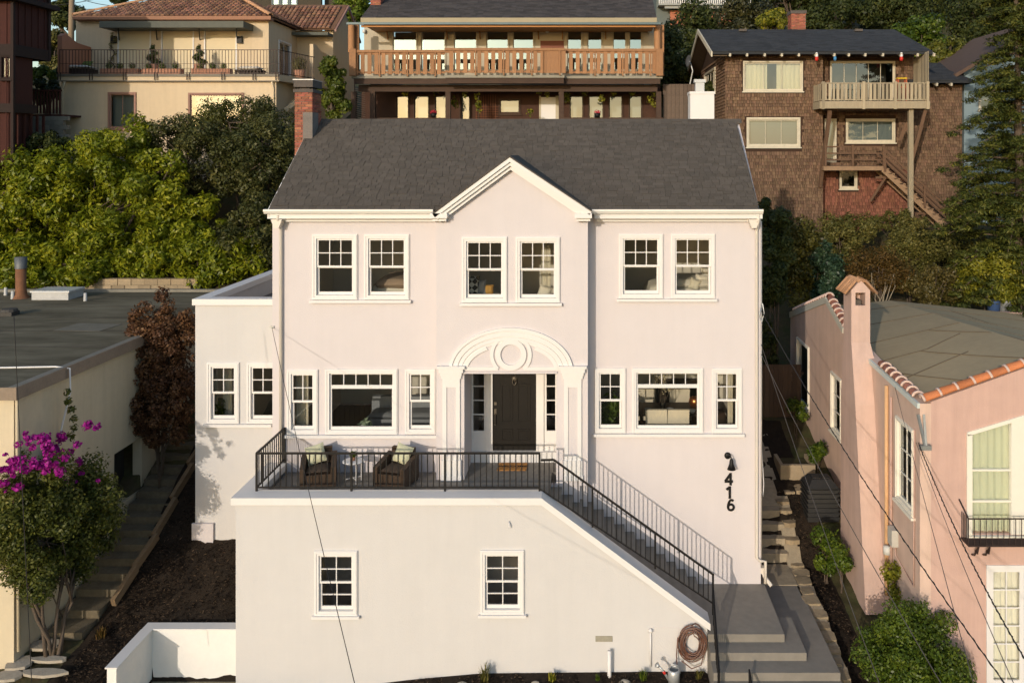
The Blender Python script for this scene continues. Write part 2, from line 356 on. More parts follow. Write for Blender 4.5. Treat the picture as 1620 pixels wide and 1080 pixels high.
chips('mulch_chips', [(5.2, 6.4, -3.4, 2.5), (5.6, 6.4, -1, 4)], 3500, CHIP, .045, 4, 'dark bark mulch strip beside the concrete garden path', 'mulch')
chips('mulch_chips', [(-4.5, 2.6, -3.2, -2.3)], 2500, CHIP, .04, 5, 'dark bark mulch along the foot of the terrace wall', 'mulch')
# ================================================================ the main house
HX0, HX1 = PX(431, 0), PX(1203.5, 0)                  # -8.13 .. 4.33
FLOOR, IFL, UFLOOR, EAVE = 4.05, 4.35, 7.35, PZ(341, 0)
house = thing('stucco_house', 'pale beige two storey stucco house with grey shingle roof, raised terrace and arched entry', 'house', (-2, 0, 1))

def window(parent, T, x0, x1, z0, z1, kind, cw=.105, sill=True, glass=None, cas=None, split=None, pin=.0):
    """casing > upper sash, lower sash, panes; local XZ plane, wall face at y=0, inside is +y"""
    glass = glass or GLASS; cas = cas or WHITE
    b = MB(T); b.frame(x0, x1, z0, z1, cw, cw*1.05, -.045, .13)
    b.frame(x0+.02, x1-.02, z0+.02, z1-.02, .03, .03, -.06, -.0455)
    wnd = b.build('window', cas, parent)
    ix0, ix1, iz0, iz1 = x0+cw, x1-cw, z0+cw*1.05, z1-cw*1.05
    def sash(nm, a0, a1, c0, c1, nc, nr, y, rail=.05, mun=.022, brail=None):
        brail = brail or rail; s_ = MB(T); s_.wall(a0, a1, c0, c1, y, y+.04, [(a0+rail, a1-rail, c0+brail, c1-rail)])
        g0, g1, h0, h1 = a0+rail, a1-rail, c0+brail, c1-rail; cwid, rh = (g1-g0)/nc, (h1-h0)/nr
        for i in range(1, nc): s_.box(g0+i*cwid-mun/2, g0+i*cwid+mun/2, y+.004, y+.036, h0, h1)
        for j in range(1, nr): s_.box(g0, g1, y+.002, y+.038, h0+j*rh-mun/2, h0+j*rh+mun/2)
        so_ = s_.build(nm, cas, wnd)
        for i in range(nc):
            for j in range(nr):
                p0, p1, q0, q1 = g0+i*cwid+(mun/2 if i else 0), g0+(i+1)*cwid-(mun/2 if i < nc-1 else 0), h0+j*rh+(mun/2 if j else 0), h0+(j+1)*rh-(mun/2 if j < nr-1 else 0)
                MB(T).add([(p0, y+.02, q0), (p1, y+.02, q0), (p1, y+.02, q1), (p0, y+.02, q1)], [(0, 1, 2, 3)]).build('pane', glass, wnd)
    H = iz1-iz0
    if kind in ('dh32', 'dh22', 'dh2222'):
        zs = iz0+H*(split or .51); nc = 3 if kind == 'dh32' else 2
        sash('upper_sash', ix0, ix1, zs-.03, iz1, nc, 2, .0, .045)
        sash('lower_sash', ix0+.004, ix1-.004, iz0+.004, zs-.002, 2 if kind == 'dh2222' else 1, 2 if kind == 'dh2222' else 1, .045, .05, .022, .075)
    elif kind == 'pic5':
        zs = iz0+H*.755
        sash('transom_sash', ix0, ix1, zs, iz1, 5, 1, .02, .04)
        sash('picture_sash', ix0, ix1, iz0, zs-.002, 1, 1, .02, .05, .02, .07)
    elif kind.startswith('fix'):
        nc, nr = int(kind[3]), int(kind[4]); sash('sash', ix0, ix1, iz0, iz1, nc, nr, .02, .045)
    if sill: MB(T).box(x0-.05, x1+.05, -.1, .02, z0-.055, z0+.002).build('sill', cas, wnd)
    return wnd, (x0+cw*.6, x1-cw*.6, z0+cw*.6, z1-cw*.6)
def pxwin(parent, Y, r, kind, **kw):
    return window(parent, Matrix.Translation((0, Y, 0)), PX(r[0], Y), PX(r[1], Y), PZ(r[3], Y), PZ(r[2], Y), kind, **kw)[1]

# ---- windows of the front
h0 = [pxwin(house, 0, (494.5, 566, 370.5, 473.5), 'dh32', sill=False), pxwin(house, 0, (576.5, 648, 370.5, 473.5), 'dh32', sill=False),
      pxwin(house, 0, (979, 1049, 370, 471.5), 'dh32', sill=False), pxwin(house, 0, (1061, 1131, 370, 471.5), 'dh32', sill=False),
      pxwin(house, 0, (454.5, 503.5, 584, 686), 'dh22', sill=False), pxwin(house, 0, (515, 629.5, 583, 686), 'pic5', sill=False), pxwin(house, 0, (641, 689.5, 583, 685), 'dh22', sill=False),
      pxwin(house, 0, (941, 990, 582, 684), 'dh22', sill=False), pxwin(house, 0, (1000, 1112.5, 582, 684), 'pic5', sill=False), pxwin(house, 0, (1126, 1174, 582, 684), 'dh22', sill=False)]
BY = -.52
hb = [pxwin(house, BY, (731, 802.5, 374.5, 478), 'dh32', sill=False), pxwin(house, BY, (816, 886, 374.5, 478), 'dh32', sill=False)]
hw = [pxwin(house, .7, (328, 379, 573, 669), 'dh22', sill=False), pxwin(house, .7, (391, 441, 573, 669), 'dh22', sill=False)]
TY = -2.2
ht = [pxwin(house, TY, (498, 566, 870, 972), 'dh2222', cw=.1), pxwin(house, TY, (760.5, 829.5, 869, 970), 'dh2222', cw=.1)]
for a, b_, py, Y in ((491, 651, 474, 0), (976, 1134, 472, 0), (728, 889, 478.5, BY), (452, 692, 686.5, 0), (938, 1177, 684.5, 0), (324, 431.5, 669.5, .7)):
    z = PZ(py, Y); MB().box(PX(a, Y), PX(b_, Y), Y-.115, Y+.01, z-.07, z-.003).build('sill', WHITE, house)

# ---- walls
BX0, BX1 = PX(690, BY), PX(930, BY)
b = MB(); hf = h0+[(BX0+.2, BX1-.2, 1.3, 10.2)]
b.wall(HX0, HX1, -.2, EAVE+.02, 0, .25, hf)
b.build('front_wall', STUCCO, house)
HYB = 6.6
b = MB(); b.box(HX0, HX0+.25, .25, HYB, -.2, EAVE); b.box(HX1-.25, HX1, .25, HYB, -.2, EAVE); b.box(HX0+.25, HX1-.25, HYB-.25, HYB, -.2, EAVE)
RY, RZ = 3.2, PZ(190, 3.2); EY, EZ = -.32, PZ(331, -.32)
for x in (HX0, HX1-.25): b.prism([(x, 0, EAVE), (x, HYB, EAVE), (x, RY, RZ-.12)], (.25, 0, 0))
b.build('side_wall', STUCCO, house)
# bay with the entry recess
DX0, DX1 = PX(734.5, BY), PX(880, BY); DZ1 = PZ(590, BY); DZ0 = FLOOR
b = MB(); b.wall(BX0, BX1, 3.9, EAVE+.02, BY, BY+.22, hb+[(DX0, DX1, 3.8, DZ1)])
b.box(BX0, BX0+.2, BY+.22, 0, 3.9, EAVE); b.box(BX1-.2, BX1, BY+.22, -.001, .9, EAVE); b.box(BX0+.21, BX1-.201, BY+.02, BY+.2, .9, 3.9)
apx = PX(808, BY); apz = PZ(256, BY)
b.prism([(BX0, BY+.001, EAVE+.02), (BX1, BY+.001, EAVE+.02), (apx, BY+.001, apz)], (0, .22, 0)); b.build('bay_wall', STUCCO, house)
DYD = .85   # plane of the door
b = MB(); b.box(DX0-.1, DX0, BY+.22, DYD+.1, FLOOR-.1, DZ1); b.box(DX1, DX1+.1, BY+.22, DYD+.1, FLOOR-.1, DZ1); b.box(DX0-.1, DX1+.1, BY+.22, DYD+.1, DZ1, DZ1+.15)
b.build('entry_reveal', STUCCO, house)
# entry: step, door, sidelights
b = MB(); b.box(DX0+.002, DX1-.002, DYD-.17, DYD+.12, FLOOR-.1, FLOOR+.26); b.build('entry_step', WHITE, house)
S = (DYD-CAMY)/F; zb = FLOOR+.26
dX0, dX1 = PX(779.5, DYD), PX(848.5, DYD); dT = DZ1-.01
b = MB()
for a, c in ((DX0+.001, PX(742, DYD)), (PX(769, DYD), dX0), (dX1, PX(860.5, DYD)), (PX(882, DYD), DX1-.001)): b.box(a, max(c, a+.04), DYD-.06, DYD+.12, zb, dT)
b.build('door_frame', WHITE, house)
DOORM = M('black_door_paint', (.010, .0085, .007), .45, .25, 5, .1, 50, .22)
b = MB(); b.box(dX0+.002, dX1-.002, DYD, DYD+.05, zb, dT-.002)
dw = dX1-dX0
door = b.build('front_door', DOORM, house)
for u0, u1, v0, v1 in ((.19, .46, .10, .24), (.56, .86, .10, .24), (.19, .46, .31, .74), (.56, .86, .31, .74), (.19, .46, .8, .9), (.56, .86, .8, .9)):
    H = dT-zb; b = MB(); b.frame(dX0+u0*dw, dX0+u1*dw, zb+v0*H, zb+v1*H, .035, .035, DYD-.018, DYD-.001); b.box(dX0+u0*dw+.07, dX0+u1*dw-.07, DYD-.012, DYD-.001, zb+v0*H+.07, zb+v1*H-.07); b.build('door_panel', DOORM, door)
BRASS = M('aged_brass', (.14, .12, .095), .45, .2, 10, metal=.7)
b = MB(); b.lathe([(0, 0), (.085, 0), (.085, .02), (.05, .04), (0, .045)], (0, 0, 0), 14); b.T = None
kn = MB(Matrix.Translation((dX0+.5*dw, DYD-.001, zb+.78*(dT-zb))) @ Matrix.Rotation(R(90), 4, 'X')); kn.lathe([(0, 0), (.075, 0), (.075, .02), (.04, .045), (0, .05)], (0, .04, 0), 14); kn.tube([(.05*math.cos(t), -.03+.085*math.sin(t), .05) for t in [i*6.283/14 for i in range(15)]], .014, 6); kn.build('door_knocker', BRASS, door, True)
hd = MB(); hx = dX0+.07
hd.box(hx-.03, hx+.03, DYD-.02, DYD-.001, zb+.95, zb+1.1); hd.box(hx-.035, hx+.035, DYD-.02, DYD-.001, zb+1.2, zb+1.28); hd.tube([(hx, DYD-.02, zb+.98), (hx, DYD-.07, zb+.96), (hx, DYD-.07, zb+.74), (hx, DYD-.02, zb+.72)], .012, 6); hd.lathe([(0, 0), (.03, 0), (.03, .03), (0, .03)], (hx, DYD-.03, zb+.68), 8)
hd.build('door_handle', BRASS, door)
def sidelight(a, c):
    T = Matrix.Translation((0, DYD-.02, 0)); b = MB(T); z0s = zb+.52; b.wall(a, c, zb, dT, 0, .06, [(a+.06, c-.05, z0s, dT-.004)]); o = b.build('sidelight', WHITE, house)
    b = MB(T); H = dT-z0s
    for i in range(1, 5): b.box(a+.06, c-.05, .005, .05, z0s+H*i/5+.06-.012, z0s+H*i/5+.06+.012)
    b.build('muntins', WHITE, o); zz = [z0s]+[z0s+H*i/5+.06 for i in range(1, 5)]+[dT]
    for q0, q1 in zip(zz, zz[1:]): MB(T).add([(a+.06, .03, q0+.012), (c-.05, .03, q0+.012), (c-.05, .03, q1-.012), (a+.06, .03, q1-.012)], [(0, 1, 2, 3)]).build('pane', GLASS, o)
sidelight(PX(742.5, DYD), PX(769, DYD)-.001); sidelight(PX(861, DYD), PX(881.5, DYD))

# ---- arched surround
ax, az = PX(808.5, BY), PZ(586, BY); k = (BY-CAMY)/F
ar = MB()
for o_, i_, pr in ((98, 93.5, .075), (93.5, 91.5, .035), (91.5, 85, .06), (85, 83, .025), (83, 78, .05), (78, 74, .025)):
    ar.band(ax, az, o_*k, (o_-30)*k, i_*k, (i_-30)*k, 0.02, math.pi-.02, BY-pr, BY+.01, 40)
ar.build('arch_moulding', WHITE, house, False)
b = MB(); b.box(DX0-.02, DX1+.02, BY-.05, BY-.001, DZ1-.003, DZ1+.045); b.build('lintel_trim', STUCCO, house)
b = MB(); cz = PZ(560.5, BY); b.band(ax, cz, 24.5*k, 24.5*k, 16.5*k, 16.5*k, 0, 2*math.pi, BY-.055, BY-.001, 40); b.build('roundel_ring', WHITE, house)
for s_ in (-1, 1):   # spandrel outlines: bottom bar, outer curve, inner curve
    def tt(a): return a if s_ > 0 else math.pi-a
    b = MB(); b.band(ax, az, 75*k, 45*k, 69*k, 39*k, tt(R(4)), tt(R(58)), BY-.040, BY-.001, 18); b.build('spandrel_moulding', WHITE, house)
    b = MB(); b.band(ax, cz, 33*k, 33*k, 27.5*k, 27.5*k, tt(R(-47)), tt(R(47)), BY-.044, BY-.001, 18); b.build('spandrel_moulding', WHITE, house)
    xa, xb = sorted((ax+s_*20*k, ax+s_*74*k)); MB().box(xa, xb, BY-.036, BY-.001, PZ(585, BY), PZ(579.5, BY)).build('spandrel_moulding', WHITE, house)
for xa, xb, s_ in ((700.5, 728, -1), (892.5, 920, 1)):
    xa, xb = PX(xa, BY), PX(xb, BY); b = MB(); zt = PZ(604, BY); zf = FLOOR+.002
    b.wall(xa, xb, zf+.5, zt, BY-.05, BY-.001, [(xa+.1, xb-.1, zf+.62, zt-.12)]); b.box(xa+.1, xb-.1, BY-.02, BY-.001, zf+.62, zt-.12, 1)
    b.box(xa-.02, xb+.02, BY-.08, BY-.001, zf, zf+.5); b.box(xa-.035, xb+.035, BY-.095, BY-.001, zf, zf+.12); p = b.build('pilaster', [WHITE, STUCCO], house)
    b = MB()
    for j, (e, z0, z1, d_) in enumerate(((.0, 604, 598, .06), (.03, 598, 593, .075), (.05, 593, 588, .095), (.085, 588, 581.5, .12), (.13, 581.5, 577.5, .145))):
        b.box(xa-e, xb+e, BY-d_, BY-.001, PZ(z0, BY), PZ(z1, BY)-.001)
    b.build('capital', WHITE, p)
# ---- eaves, gutter, gable trim
gut = M('white_gutter_metal', (.78, .76, .71), .4, .04, 4, 0, 1, .5)
for a, c in ((PX(418, -.35), BX0-.1), (BX1+.1, PX(1207, -.35))):
    b = MB(); b.box(a+.06, c, -.3, -.001, EZ-.24, EZ-.13); b.box(a+.12, c, -.12, -.0005, EZ-.33, EZ-.2401); b.build('soffit_moulding', WHITE, house)
    b = MB(); b.prism([(a, -.3, EZ-.13), (a, -.38, EZ-.11), (a, -.43, EZ-.04), (a, -.43, EZ), (a, -.3, EZ)], (c-a, 0, 0)); b.build('gutter', gut, house)
gl = Vector((PX(688, BY), 0, PZ(338, BY))); gr = Vector((PX(936, BY), 0, PZ(334, BY))); gt = Vector((apx, 0, PZ(249, BY)))
for e in (gl, gr):
    b = MB(); dv = (gt-e).normalized(); nrm = Vector((0, 1, 0)).cross(dv); nrm = nrm if nrm.z > 0 else -nrm
    for off0, off1, yy in ((0.0, -.09, .30), (-.09, -.17, .24), (-.17, -.25, .16)):
        q = [e+nrm*off0, gt+Vector((0, 0, off0/nrm.z)), gt+Vector((0, 0, off1/nrm.z)), e+nrm*off1]
        b.prism([(p.x, BY-yy, p.z) for p in q], (0, yy-.002, 0))
    b.build('gable_moulding', WHITE, house)
for a, c in ((BX0-.1, BX0+.32), (BX1-.32, BX1+.1)):
    b = MB(); b.box(a, c, BY-.3, BY-.002, EZ-.19, EZ-.07); b.box(a+.04, c-.04, BY-.2, BY-.002, EZ-.27, EZ-.1901); b.build('cornice_return', WHITE, house)
# ---- roof
RX0, RX1 = PX(425, EY), PX(1201, EY)
roof = MB(); 
for (ya, za), (yb_, zb_) in (((EY, EZ), (RY, RZ)), ((RY, RZ), (HYB+.35, EZ))):
    roof.prism([(RX0, ya, za), (RX0, yb_, zb_), (RX0, yb_, zb_-.12), (RX0, ya, za-.12)], (RX1-RX0, 0, 0))
SHB = M('shingle_underlay', (.035, .031, .031), .95, .1, 3)
roofo = roof.build('roof', SHB, house)
SL = math.hypot(RY-EY, RZ-EZ); dsl = Vector((0, RY-EY, RZ-EZ)).normalized(); nsl = Vector((0, -dsl.z, dsl.y)); ncr = 34; ex = SL/ncr
gs = (gt.z-.12-EZ)/(gt.x-gl.x)    # cross gable footprint test
def in_cross(x, s_):
    y = EY+dsl.y*s_; z = EZ+dsl.z*s_
    zr = (gt.z+.0)-abs(x-apx)*(gt.z-PZ(336, BY))/((gr.x-gl.x)/2); return zr > z+.03
rg = random.Random(5); tabs = []
for r_ in range(ncr):
    x = RX0-.3*rg.random(); row = []
    while x < RX1:
        w_ = rg.choice((.14, .18, .2, .24, .3)); a, c = max(x, RX0), min(x+w_, RX1); x += w_
        if c-a > .05 and not in_cross((a+c)/2, (r_+.6)*ex): tabs.append((r_, a, c, rg.random(), rg.random()))
TABW = .3; tabme = MB().box(-.5, .5, 0, 1, 0, 1).mesh('shingle', SHINGO)
rest = MB(); rn = []; Rm = Matrix((Vector((1, 0, 0)), dsl, nsl)).transposed()
for i, (r_, a, c, u, v) in enumerate(tabs):
    th = .018+.012*u; o0 = Vector((0, EY, EZ))+dsl*(r_*ex-.012-.03*(r_ == 0)); tl = Matrix.Rotation(-.03, 3, 'X')
    if i < 300: inst('shingle', tabme, roofo, o0+Vector(((a+c)/2, 0, 0))+nsl*.004, Rm, (c-a-.008, ex*1.06, th))
    else:
        k0 = len(rest.f); T = Matrix.Translation(o0+Vector(((a+c)/2, 0, 0))+nsl*.004) @ Rm.to_4x4() @ Matrix.Diagonal((c-a-.008, ex*1.06, th, 1)); rest.T = T; rest.box(-.5, .5, 0, 1, 0, 1); rn += [v]*6
rest.T = None; tag(rest.build('shingle_courses', SHING, roofo, rnd=rn), kind='stuff')
b = MB(); 
x = RX0
while x < RX1-.05: b.prism([(x, RY-.14, RZ-.075), (x, RY, RZ+.03), (x, RY+.14, RZ-.075), (x, RY+.14, RZ-.11), (x, RY, RZ-.01), (x, RY-.14, RZ-.11)], (.24, 0, .004)); x += .245
b.build('ridge_cap', SHINGO, roofo)
b = MB()   # cross gable over the bay, joining the main slope
yin = EY+(gt.z-EZ)/(RZ-EZ)*(RY-EY)
for e in (gl, gr):
    q = [Vector((e.x, BY-.33, e.z+.01)), Vector((gt.x, BY-.33, gt.z+.015)), Vector((gt.x, yin, gt.z+.015)), Vector((e.x, EY+(e.z-EZ)/(RZ-EZ)*(RY-EY), e.z+.01))]
    if e.x > gt.x: q = q[::-1]
    b.prism(q[::-1], (0, 0, .03))
b.build('bay_roof', SHINGO, roofo)
for x in (RX0, RX1-.05):
    b = MB(); b.prism([(x, EY, EZ-.005), (x, RY, RZ-.005), (x, RY, RZ-.2), (x, EY, EZ-.2)], (.05 if x > 0 else -.02, 0, 0)); b.prism([(x, RY, RZ-.005), (x, HYB+.35, EZ-.005), (x, HYB+.35, EZ-.2), (x, RY, RZ-.2)], (.05 if x > 0 else -.02, 0, 0)); b.build('rake_board', WHITE, roofo)
# ---- downspouts
PIPE = M('painted_downspout', (.66, .61, .54), .5, .05, 4)
def pipe(name, pts, r, mat, parent, n=8): return MB().tube(pts, r, n).build(name, mat, parent, True)
x = PX(444.5, -.06); pipe('downspout', [(x, -.3, EZ-.15), (x, -.28, EZ-.25), (x, -.07, EZ-.5), (x, -.07, PZ(752, 0))], .042, PIPE, house)
x = PX(1197, -.06); pipe('downspout', [(x, -.3, EZ-.15), (x, -.28, EZ-.3), (x, -.07, EZ-.55), (x, -.07, PZ(880, 0)), (x+.1, -.07, PZ(885, 0)), (x+.22, -.07, PZ(885, 0)), (x+.22, -.07, PZ(920, 0))], .04, PIPE, house)
for px in (441, 1191):
    x = PX(px, -.1); b = MB(); b.prism([(x-.14, -.28, EZ-.26), (x+.14, -.28, EZ-.26), (x+.06, -.28, EZ-.48), (x-.06, -.28, EZ-.48)], (0, .27, 0)); b.build('conductor_head', PIPE, house)
x = PX(1206, .12); pipe('conduit', [(HX1+.03, .1, PZ(350, .1)), (HX1+.03, .1, PZ(905, .1))], .02, PIPE, house)
pipe('conduit', [(HX1+.03, .2, PZ(480, .1)), (HX1+.05, .2, PZ(700, .1)), (HX1+.12, .22, PZ(765, .2)), (HX1+.1, .2, PZ(785, .2)), (HX1+.04, .2, PZ(775, .2)), (HX1+.06, .2, PZ(840, .2))], .012, WHITE, house)
b = MB(); b.box(HX1+.001, HX1+.1, .0, .16, 1.45, 1.6); b.tube([(HX1+.05, .1, 1.5), (HX1+.12, 0, 1.35), (HX1+.25, -.1, 1.2)], .05, 8); b.build('drain_outlet', PIPE, house)

# ---- flat roofed side wing
WX0 = PX(309, .7); WZ = PZ(482, .7); WYB = 7.2
b = MB(); b.wall(WX0, HX0+.001, .9, WZ, .7, .95, hw); b.box(WX0, WX0+.25, .95, WYB, .9, WZ); b.box(WX0+.25, HX0-.001, WYB-.25, WYB, .9, WZ); b.build('wing_wall', TSTUC, house)
b = MB(); b.box(WX0-.05, HX0-.001, .62, .98, WZ, WZ+.16); b.box(WX0-.05, WX0+.3, .981, WYB+.05, WZ, WZ+.16); b.box(WX0+.301, HX0-.001, WYB-.28, WYB+.05, WZ, WZ+.16); b.build('parapet_cap', WHITE, house)
WROOF = M('wing_roof_membrane', (.19, .165, .15), .9, .12, 1.5, .2, 30)
b = MB(); b.box(WX0+.26, HX0-.002, .96, WYB-.26, WZ-.55, WZ-.45); b.build('wing_roof', WROOF, house)
b = MB(); b.box(WX0-.06, WX0+.5, .62, .69, 1.8, PZ(826, .7)); b.build('plinth_block', STUCCO, house)

# ---- interiors
def room(x0, x1, y1, z0, z1, y0=.26): MB().inbox(x0, x1, y0, y1, z0, z1, ('f',), (0, 1, 0)).build('interior_room', [IWALL, IFLOOR], house)
room(HX0+.3, BX0-.1, 4.2, UFLOOR, 10.0); room(BX1+.1, HX1-.3, 4.2, UFLOOR, 10.0)
room(BX0+.22, BX1-.22, 3.4, UFLOOR, 10.0, BY+.23)
room(HX0+.3, BX0+.2, 5.0, IFL, 6.95); room(BX1+.1, HX1-.3, 4.4, IFL, 6.95)
room(DX0-.08, DX1+.08, 5.5, FLOOR+.2, 6.9, DYD+.13)
room(WX0+.27, HX0-.03, 5.5, 4.1, 7.2, .97)
room(PX(470, TY), PX(600, TY), .9, .2, 3.2, TY+.26); room(PX(735, TY), PX(855, TY), .9, .2, 3.2, TY+.26)
CURT = M('linen_curtain', (.62, .57, .46), .95, .08, 1, .3, 20, .1, stretch=(14, 14, .6))
def curtain(x0, x1, y, z0, z1, parent=house):
    n = 20; b = MB(); vs = []; 
    for i in range(n+1):
        x = x0+(x1-x0)*i/n; yy = y+.035*math.sin(i*1.9); vs += [(x, yy, z0), (x, yy, z1)]
    b.add(vs, [(2*i, 2*i+2, 2*i+3, 2*i+1) for i in range(n)]); return b.build('curtain', CURT, parent, True)
curtain(PX(331, 1.2), PX(345, 1.2), 1.15, 4.2, 6.7); curtain(PX(357, 1.6), PX(372, 1.6), 1.4, 4.2, 6.7); curtain(PX(470, .6), PX(490, .6), .5, 4.2, 6.7)
curtain(PX(857, .8), PX(872, .8), .6, UFLOOR, 9.7); curtain(PX(1152, .7), PX(1160, .7), .8, 4.2, 6.7); curtain(PX(500, .6), PX(508, .6), .45, UFLOOR, 9.6)

# ---- terrace block, stairs, rails
TX0 = PX(373, TY); SX0 = PX(858, TY); SX1 = PX(1119, TY); LIP = 4.30; LZ1 = PZ(983, TY)
b = MB(); b.wall(TX0, SX0, -.3, LIP-.16, TY, TY+.25, ht)
b.prism([(SX0, TY, -.3), (SX1, TY, -.3), (SX1, TY, LZ1-.05), (SX0, TY, LIP-.16)], (0, .25, 0))
b.box(TX0, TX0+.25, TY+.25, -.001, -.3, LIP-.16); b.box(SX1-.2, SX1, TY+.251, -1.6, -.3, 1.2); b.build('terrace_wall', TSTUC, house)
TOPW = .42
b = MB(); b.box(TX0-.08, SX0-.02, TY-.09, TY+TOPW, LIP-.16, LIP); b.box(TX0-.08, TX0+.42, TY+TOPW+.001, -.001, LIP-.16, LIP); b.build('terrace_coping', WHITE, house)
b = MB(); sl_ = (LIP-LZ1-.02)/(SX1+.05-SX0); b.prism([(SX0-.02, TY-.09, LIP), (SX1+.06, TY-.09, LZ1+.0), (SX1+.06, TY-.09, LZ1-.16), (SX0-.02, TY-.09, LIP-.16)], (0, TOPW+.09, 0)); b.build('stair_coping', WHITE, house)
b = MB(); b.box(TX0+.43, SX0+.12, TY+TOPW+.001, -.002, FLOOR-.2, FLOOR); b.box(DX0-.05, DX1+.05, -.0015, DYD, FLOOR-.3, FLOOR-.004); b.build('terrace_floor', GREYP, house)
b = MB(); b.box(TX0+.2, SX0+.12, TY+TOPW-.01, -.002, 3.3, FLOOR-.21); b.build('terrace_slab', CONC, house)
NS = 15; rise = (FLOOR-1.2)/NS; run = (SX1-.02-(SX0+.12))/(NS-1)
for i in range(NS-1):
    x = SX0+.12+i*run; z = FLOOR-(i+1)*rise; MB().box(x, x+run, TY+TOPW-.01, -.003, max(z-.6, .2), z).box(x, x+run+.02, TY+TOPW-.0101, -.0029, z-.03, z+.004).build('stair_tread', GREYP, house)
RYL = TY+.33
def baluster_mesh(h): return boxmesh('baluster', BLACK, .022, .022, h)
railing = thing('iron_railing', 'black iron railing around the terrace and down the stairs', 'railing', (TX0+.35, RYL, LIP))
RH = 7.0-FLOOR+.0; TOPZ = LIP+.88
bal = baluster_mesh(.80); post = boxmesh('post', BLACK, .045, .045, .9)
rx0, rx1 = PX(406, RYL), PX(853.5, RYL)
MB().box(rx0-.02, rx1+.02, RYL-.025, RYL+.025, TOPZ-.02, TOPZ+.02).build('top_rail', BLACK, railing)
MB().box(rx0, rx1, RYL-.018, RYL+.018, LIP+.07, LIP+.1).build('bottom_rail', BLACK, railing)
for px in (406, 556, 704, 853.5): inst('post', post, railing, (PX(px, RYL), RYL, LIP+.43))
n = 48
for i in range(1, n): inst('baluster', bal, railing, (rx0+(rx1-rx0)*i/n, RYL, LIP+.47))
MB().box(rx0-.024, rx0+.024, RYL+.03, -.03, TOPZ-.0201, TOPZ+.0199).build('top_rail', BLACK, railing)
MB().box(rx0-.018, rx0+.018, RYL+.03, -.03, LIP+.07, LIP+.1).build('bottom_rail', BLACK, railing); inst('post', post, railing, (rx0, -.04, LIP+.43))
for i in range(1, 13): inst('baluster', bal, railing, (rx0, RYL+(-.04-RYL)*i/13, LIP+.47))
# sloping part
a0 = Vector((rx1+.03, RYL, TOPZ-.16)); a1 = Vector((PX(876, RYL), RYL, TOPZ-.15)); a2 = Vector((PX(1128, RYL), RYL, PZ(909, RYL))); low2 = a2.z-.86
b = MB(); b.beam(a0, a1, .05, .04); b.beam(a1, a2+Vector((.02, 0, 0)), .05, .04); b.build('top_rail', BLACK, railing)
q0 = Vector((rx1+.02, RYL, LIP+.04)); q2 = Vector((a2.x, RYL, a2.z-.66)); MB().beam(q0, q2, .036, .03).build('bottom_rail', BLACK, railing)
nb = 36
for i in range(1, nb):
    t = i/nb; x = rx1+(a2.x-rx1)*t; zt = a1.z+(a2.z-a1.z)*(x-a1.x)/(a2.x-a1.x) if x > a1.x else a0.z; zl = q0.z+(q2.z-q0.z)*(x-q0.x)/(q2.x-q0.x)
    big = i in (11, 24); inst('post' if big else 'baluster', post if big else bal, railing, (x, RYL, (zt+zl)/2-(.04 if big else 0)), None, (1, 1, (zt-zl+(.08 if big else 0))/(.9 if big else .8)))
inst('post', post, railing, (a2.x, RYL, a2.z-.45), None, (1, 1, 1.05))
c2 = Vector((PX(1137, -3.5), -3.55, .25+.86))
b = MB(); b.beam(a2+Vector((0, 0, -.3)), c2, .045, .04, up=(1, 0, 0)); b.build('top_rail', BLACK, railing)
for i in range(0, 12):
    t = (i+1)/12; p = a2.lerp(c2, t); p.z = a2.z-.3+(c2.z-a2.z+.3)*t; inst('baluster', bal, railing, (p.x, p.y, p.z-.36), None, (1, 1, .9))
inst('post', post, railing, (c2.x, c2.y, c2.z-.45))
# second handrail at the foot of the steps
hr = thing('handrail', 'short black metal handrail standing on the lowest grey entry step', 'handrail', (3.35, -3.2, .5))
b = MB(); hx = 3.42; b.beam((hx, -3.35, 1.02), (hx, -4.4, .55), .045, .035, up=(1, 0, 0)); b.build('rail', BLACK, hr)
for yy, zt in ((-3.4, 1.0), (-4.35, .57)): MB().box(hx-.02, hx+.02, yy-.02, yy+.02, zt-1.0, zt).build('post', BLACK, hr)

# ---- chimneys
def brick_chimney(parent, x0, x1, y0, y1, z0, z1, bl=.2, bh=.066, capm=None, faces='flr'):
    ch = MB().box(x0+.012, x1-.012, y0+.012, y1-.012, z0, z1).build('chimney', MORTAR, parent)
    me = boxmesh('brick', BRICK, bl-.014, .05, bh-.013); k = 0; z = z0+bh/2; rr = random.Random(int(abs(x0*100)))
    while z < z1-bh*.4:
        off = (bl/2 if k % 2 else 0)
        for f_, (u0, u1) in (('f', (x0, x1)), ('l', (y0, y1)), ('r', (y0, y1))):
            if f_ not in faces: continue
            u = u0-off
            while u < u1-.03:
                a, c = max(u, u0), min(u+bl, u1); u += bl
                if c-a < .05: continue
                m_, sc_ = (a+c)/2, (c-a-.014)/(bl-.014); j = rr.uniform(-.004, .004)
                if f_ == 'f': inst('brick', me, ch, (m_, y0+.018+j, z), None, (sc_, 1, 1))
                else: inst('brick', me, ch, ((x0+.018+j) if f_ == 'l' else (x1-.018+j), m_, z), Matrix.Rotation(R(90), 3, 'Z'), (sc_, 1, 1))
        z += bh; k += 1
    return ch
cy0 = 2.35; cx0, cx1 = PX(466, cy0), PX(494, cy0)
ch = brick_chimney(house, cx0, cx1, cy0, cy0+.8, PZ(262, cy0), PZ(141, cy0), .2, .072, None, 'fr')
DCONC = M('sooty_concrete', (.10, .085, .075), .9, .3, 4, .4, 30)
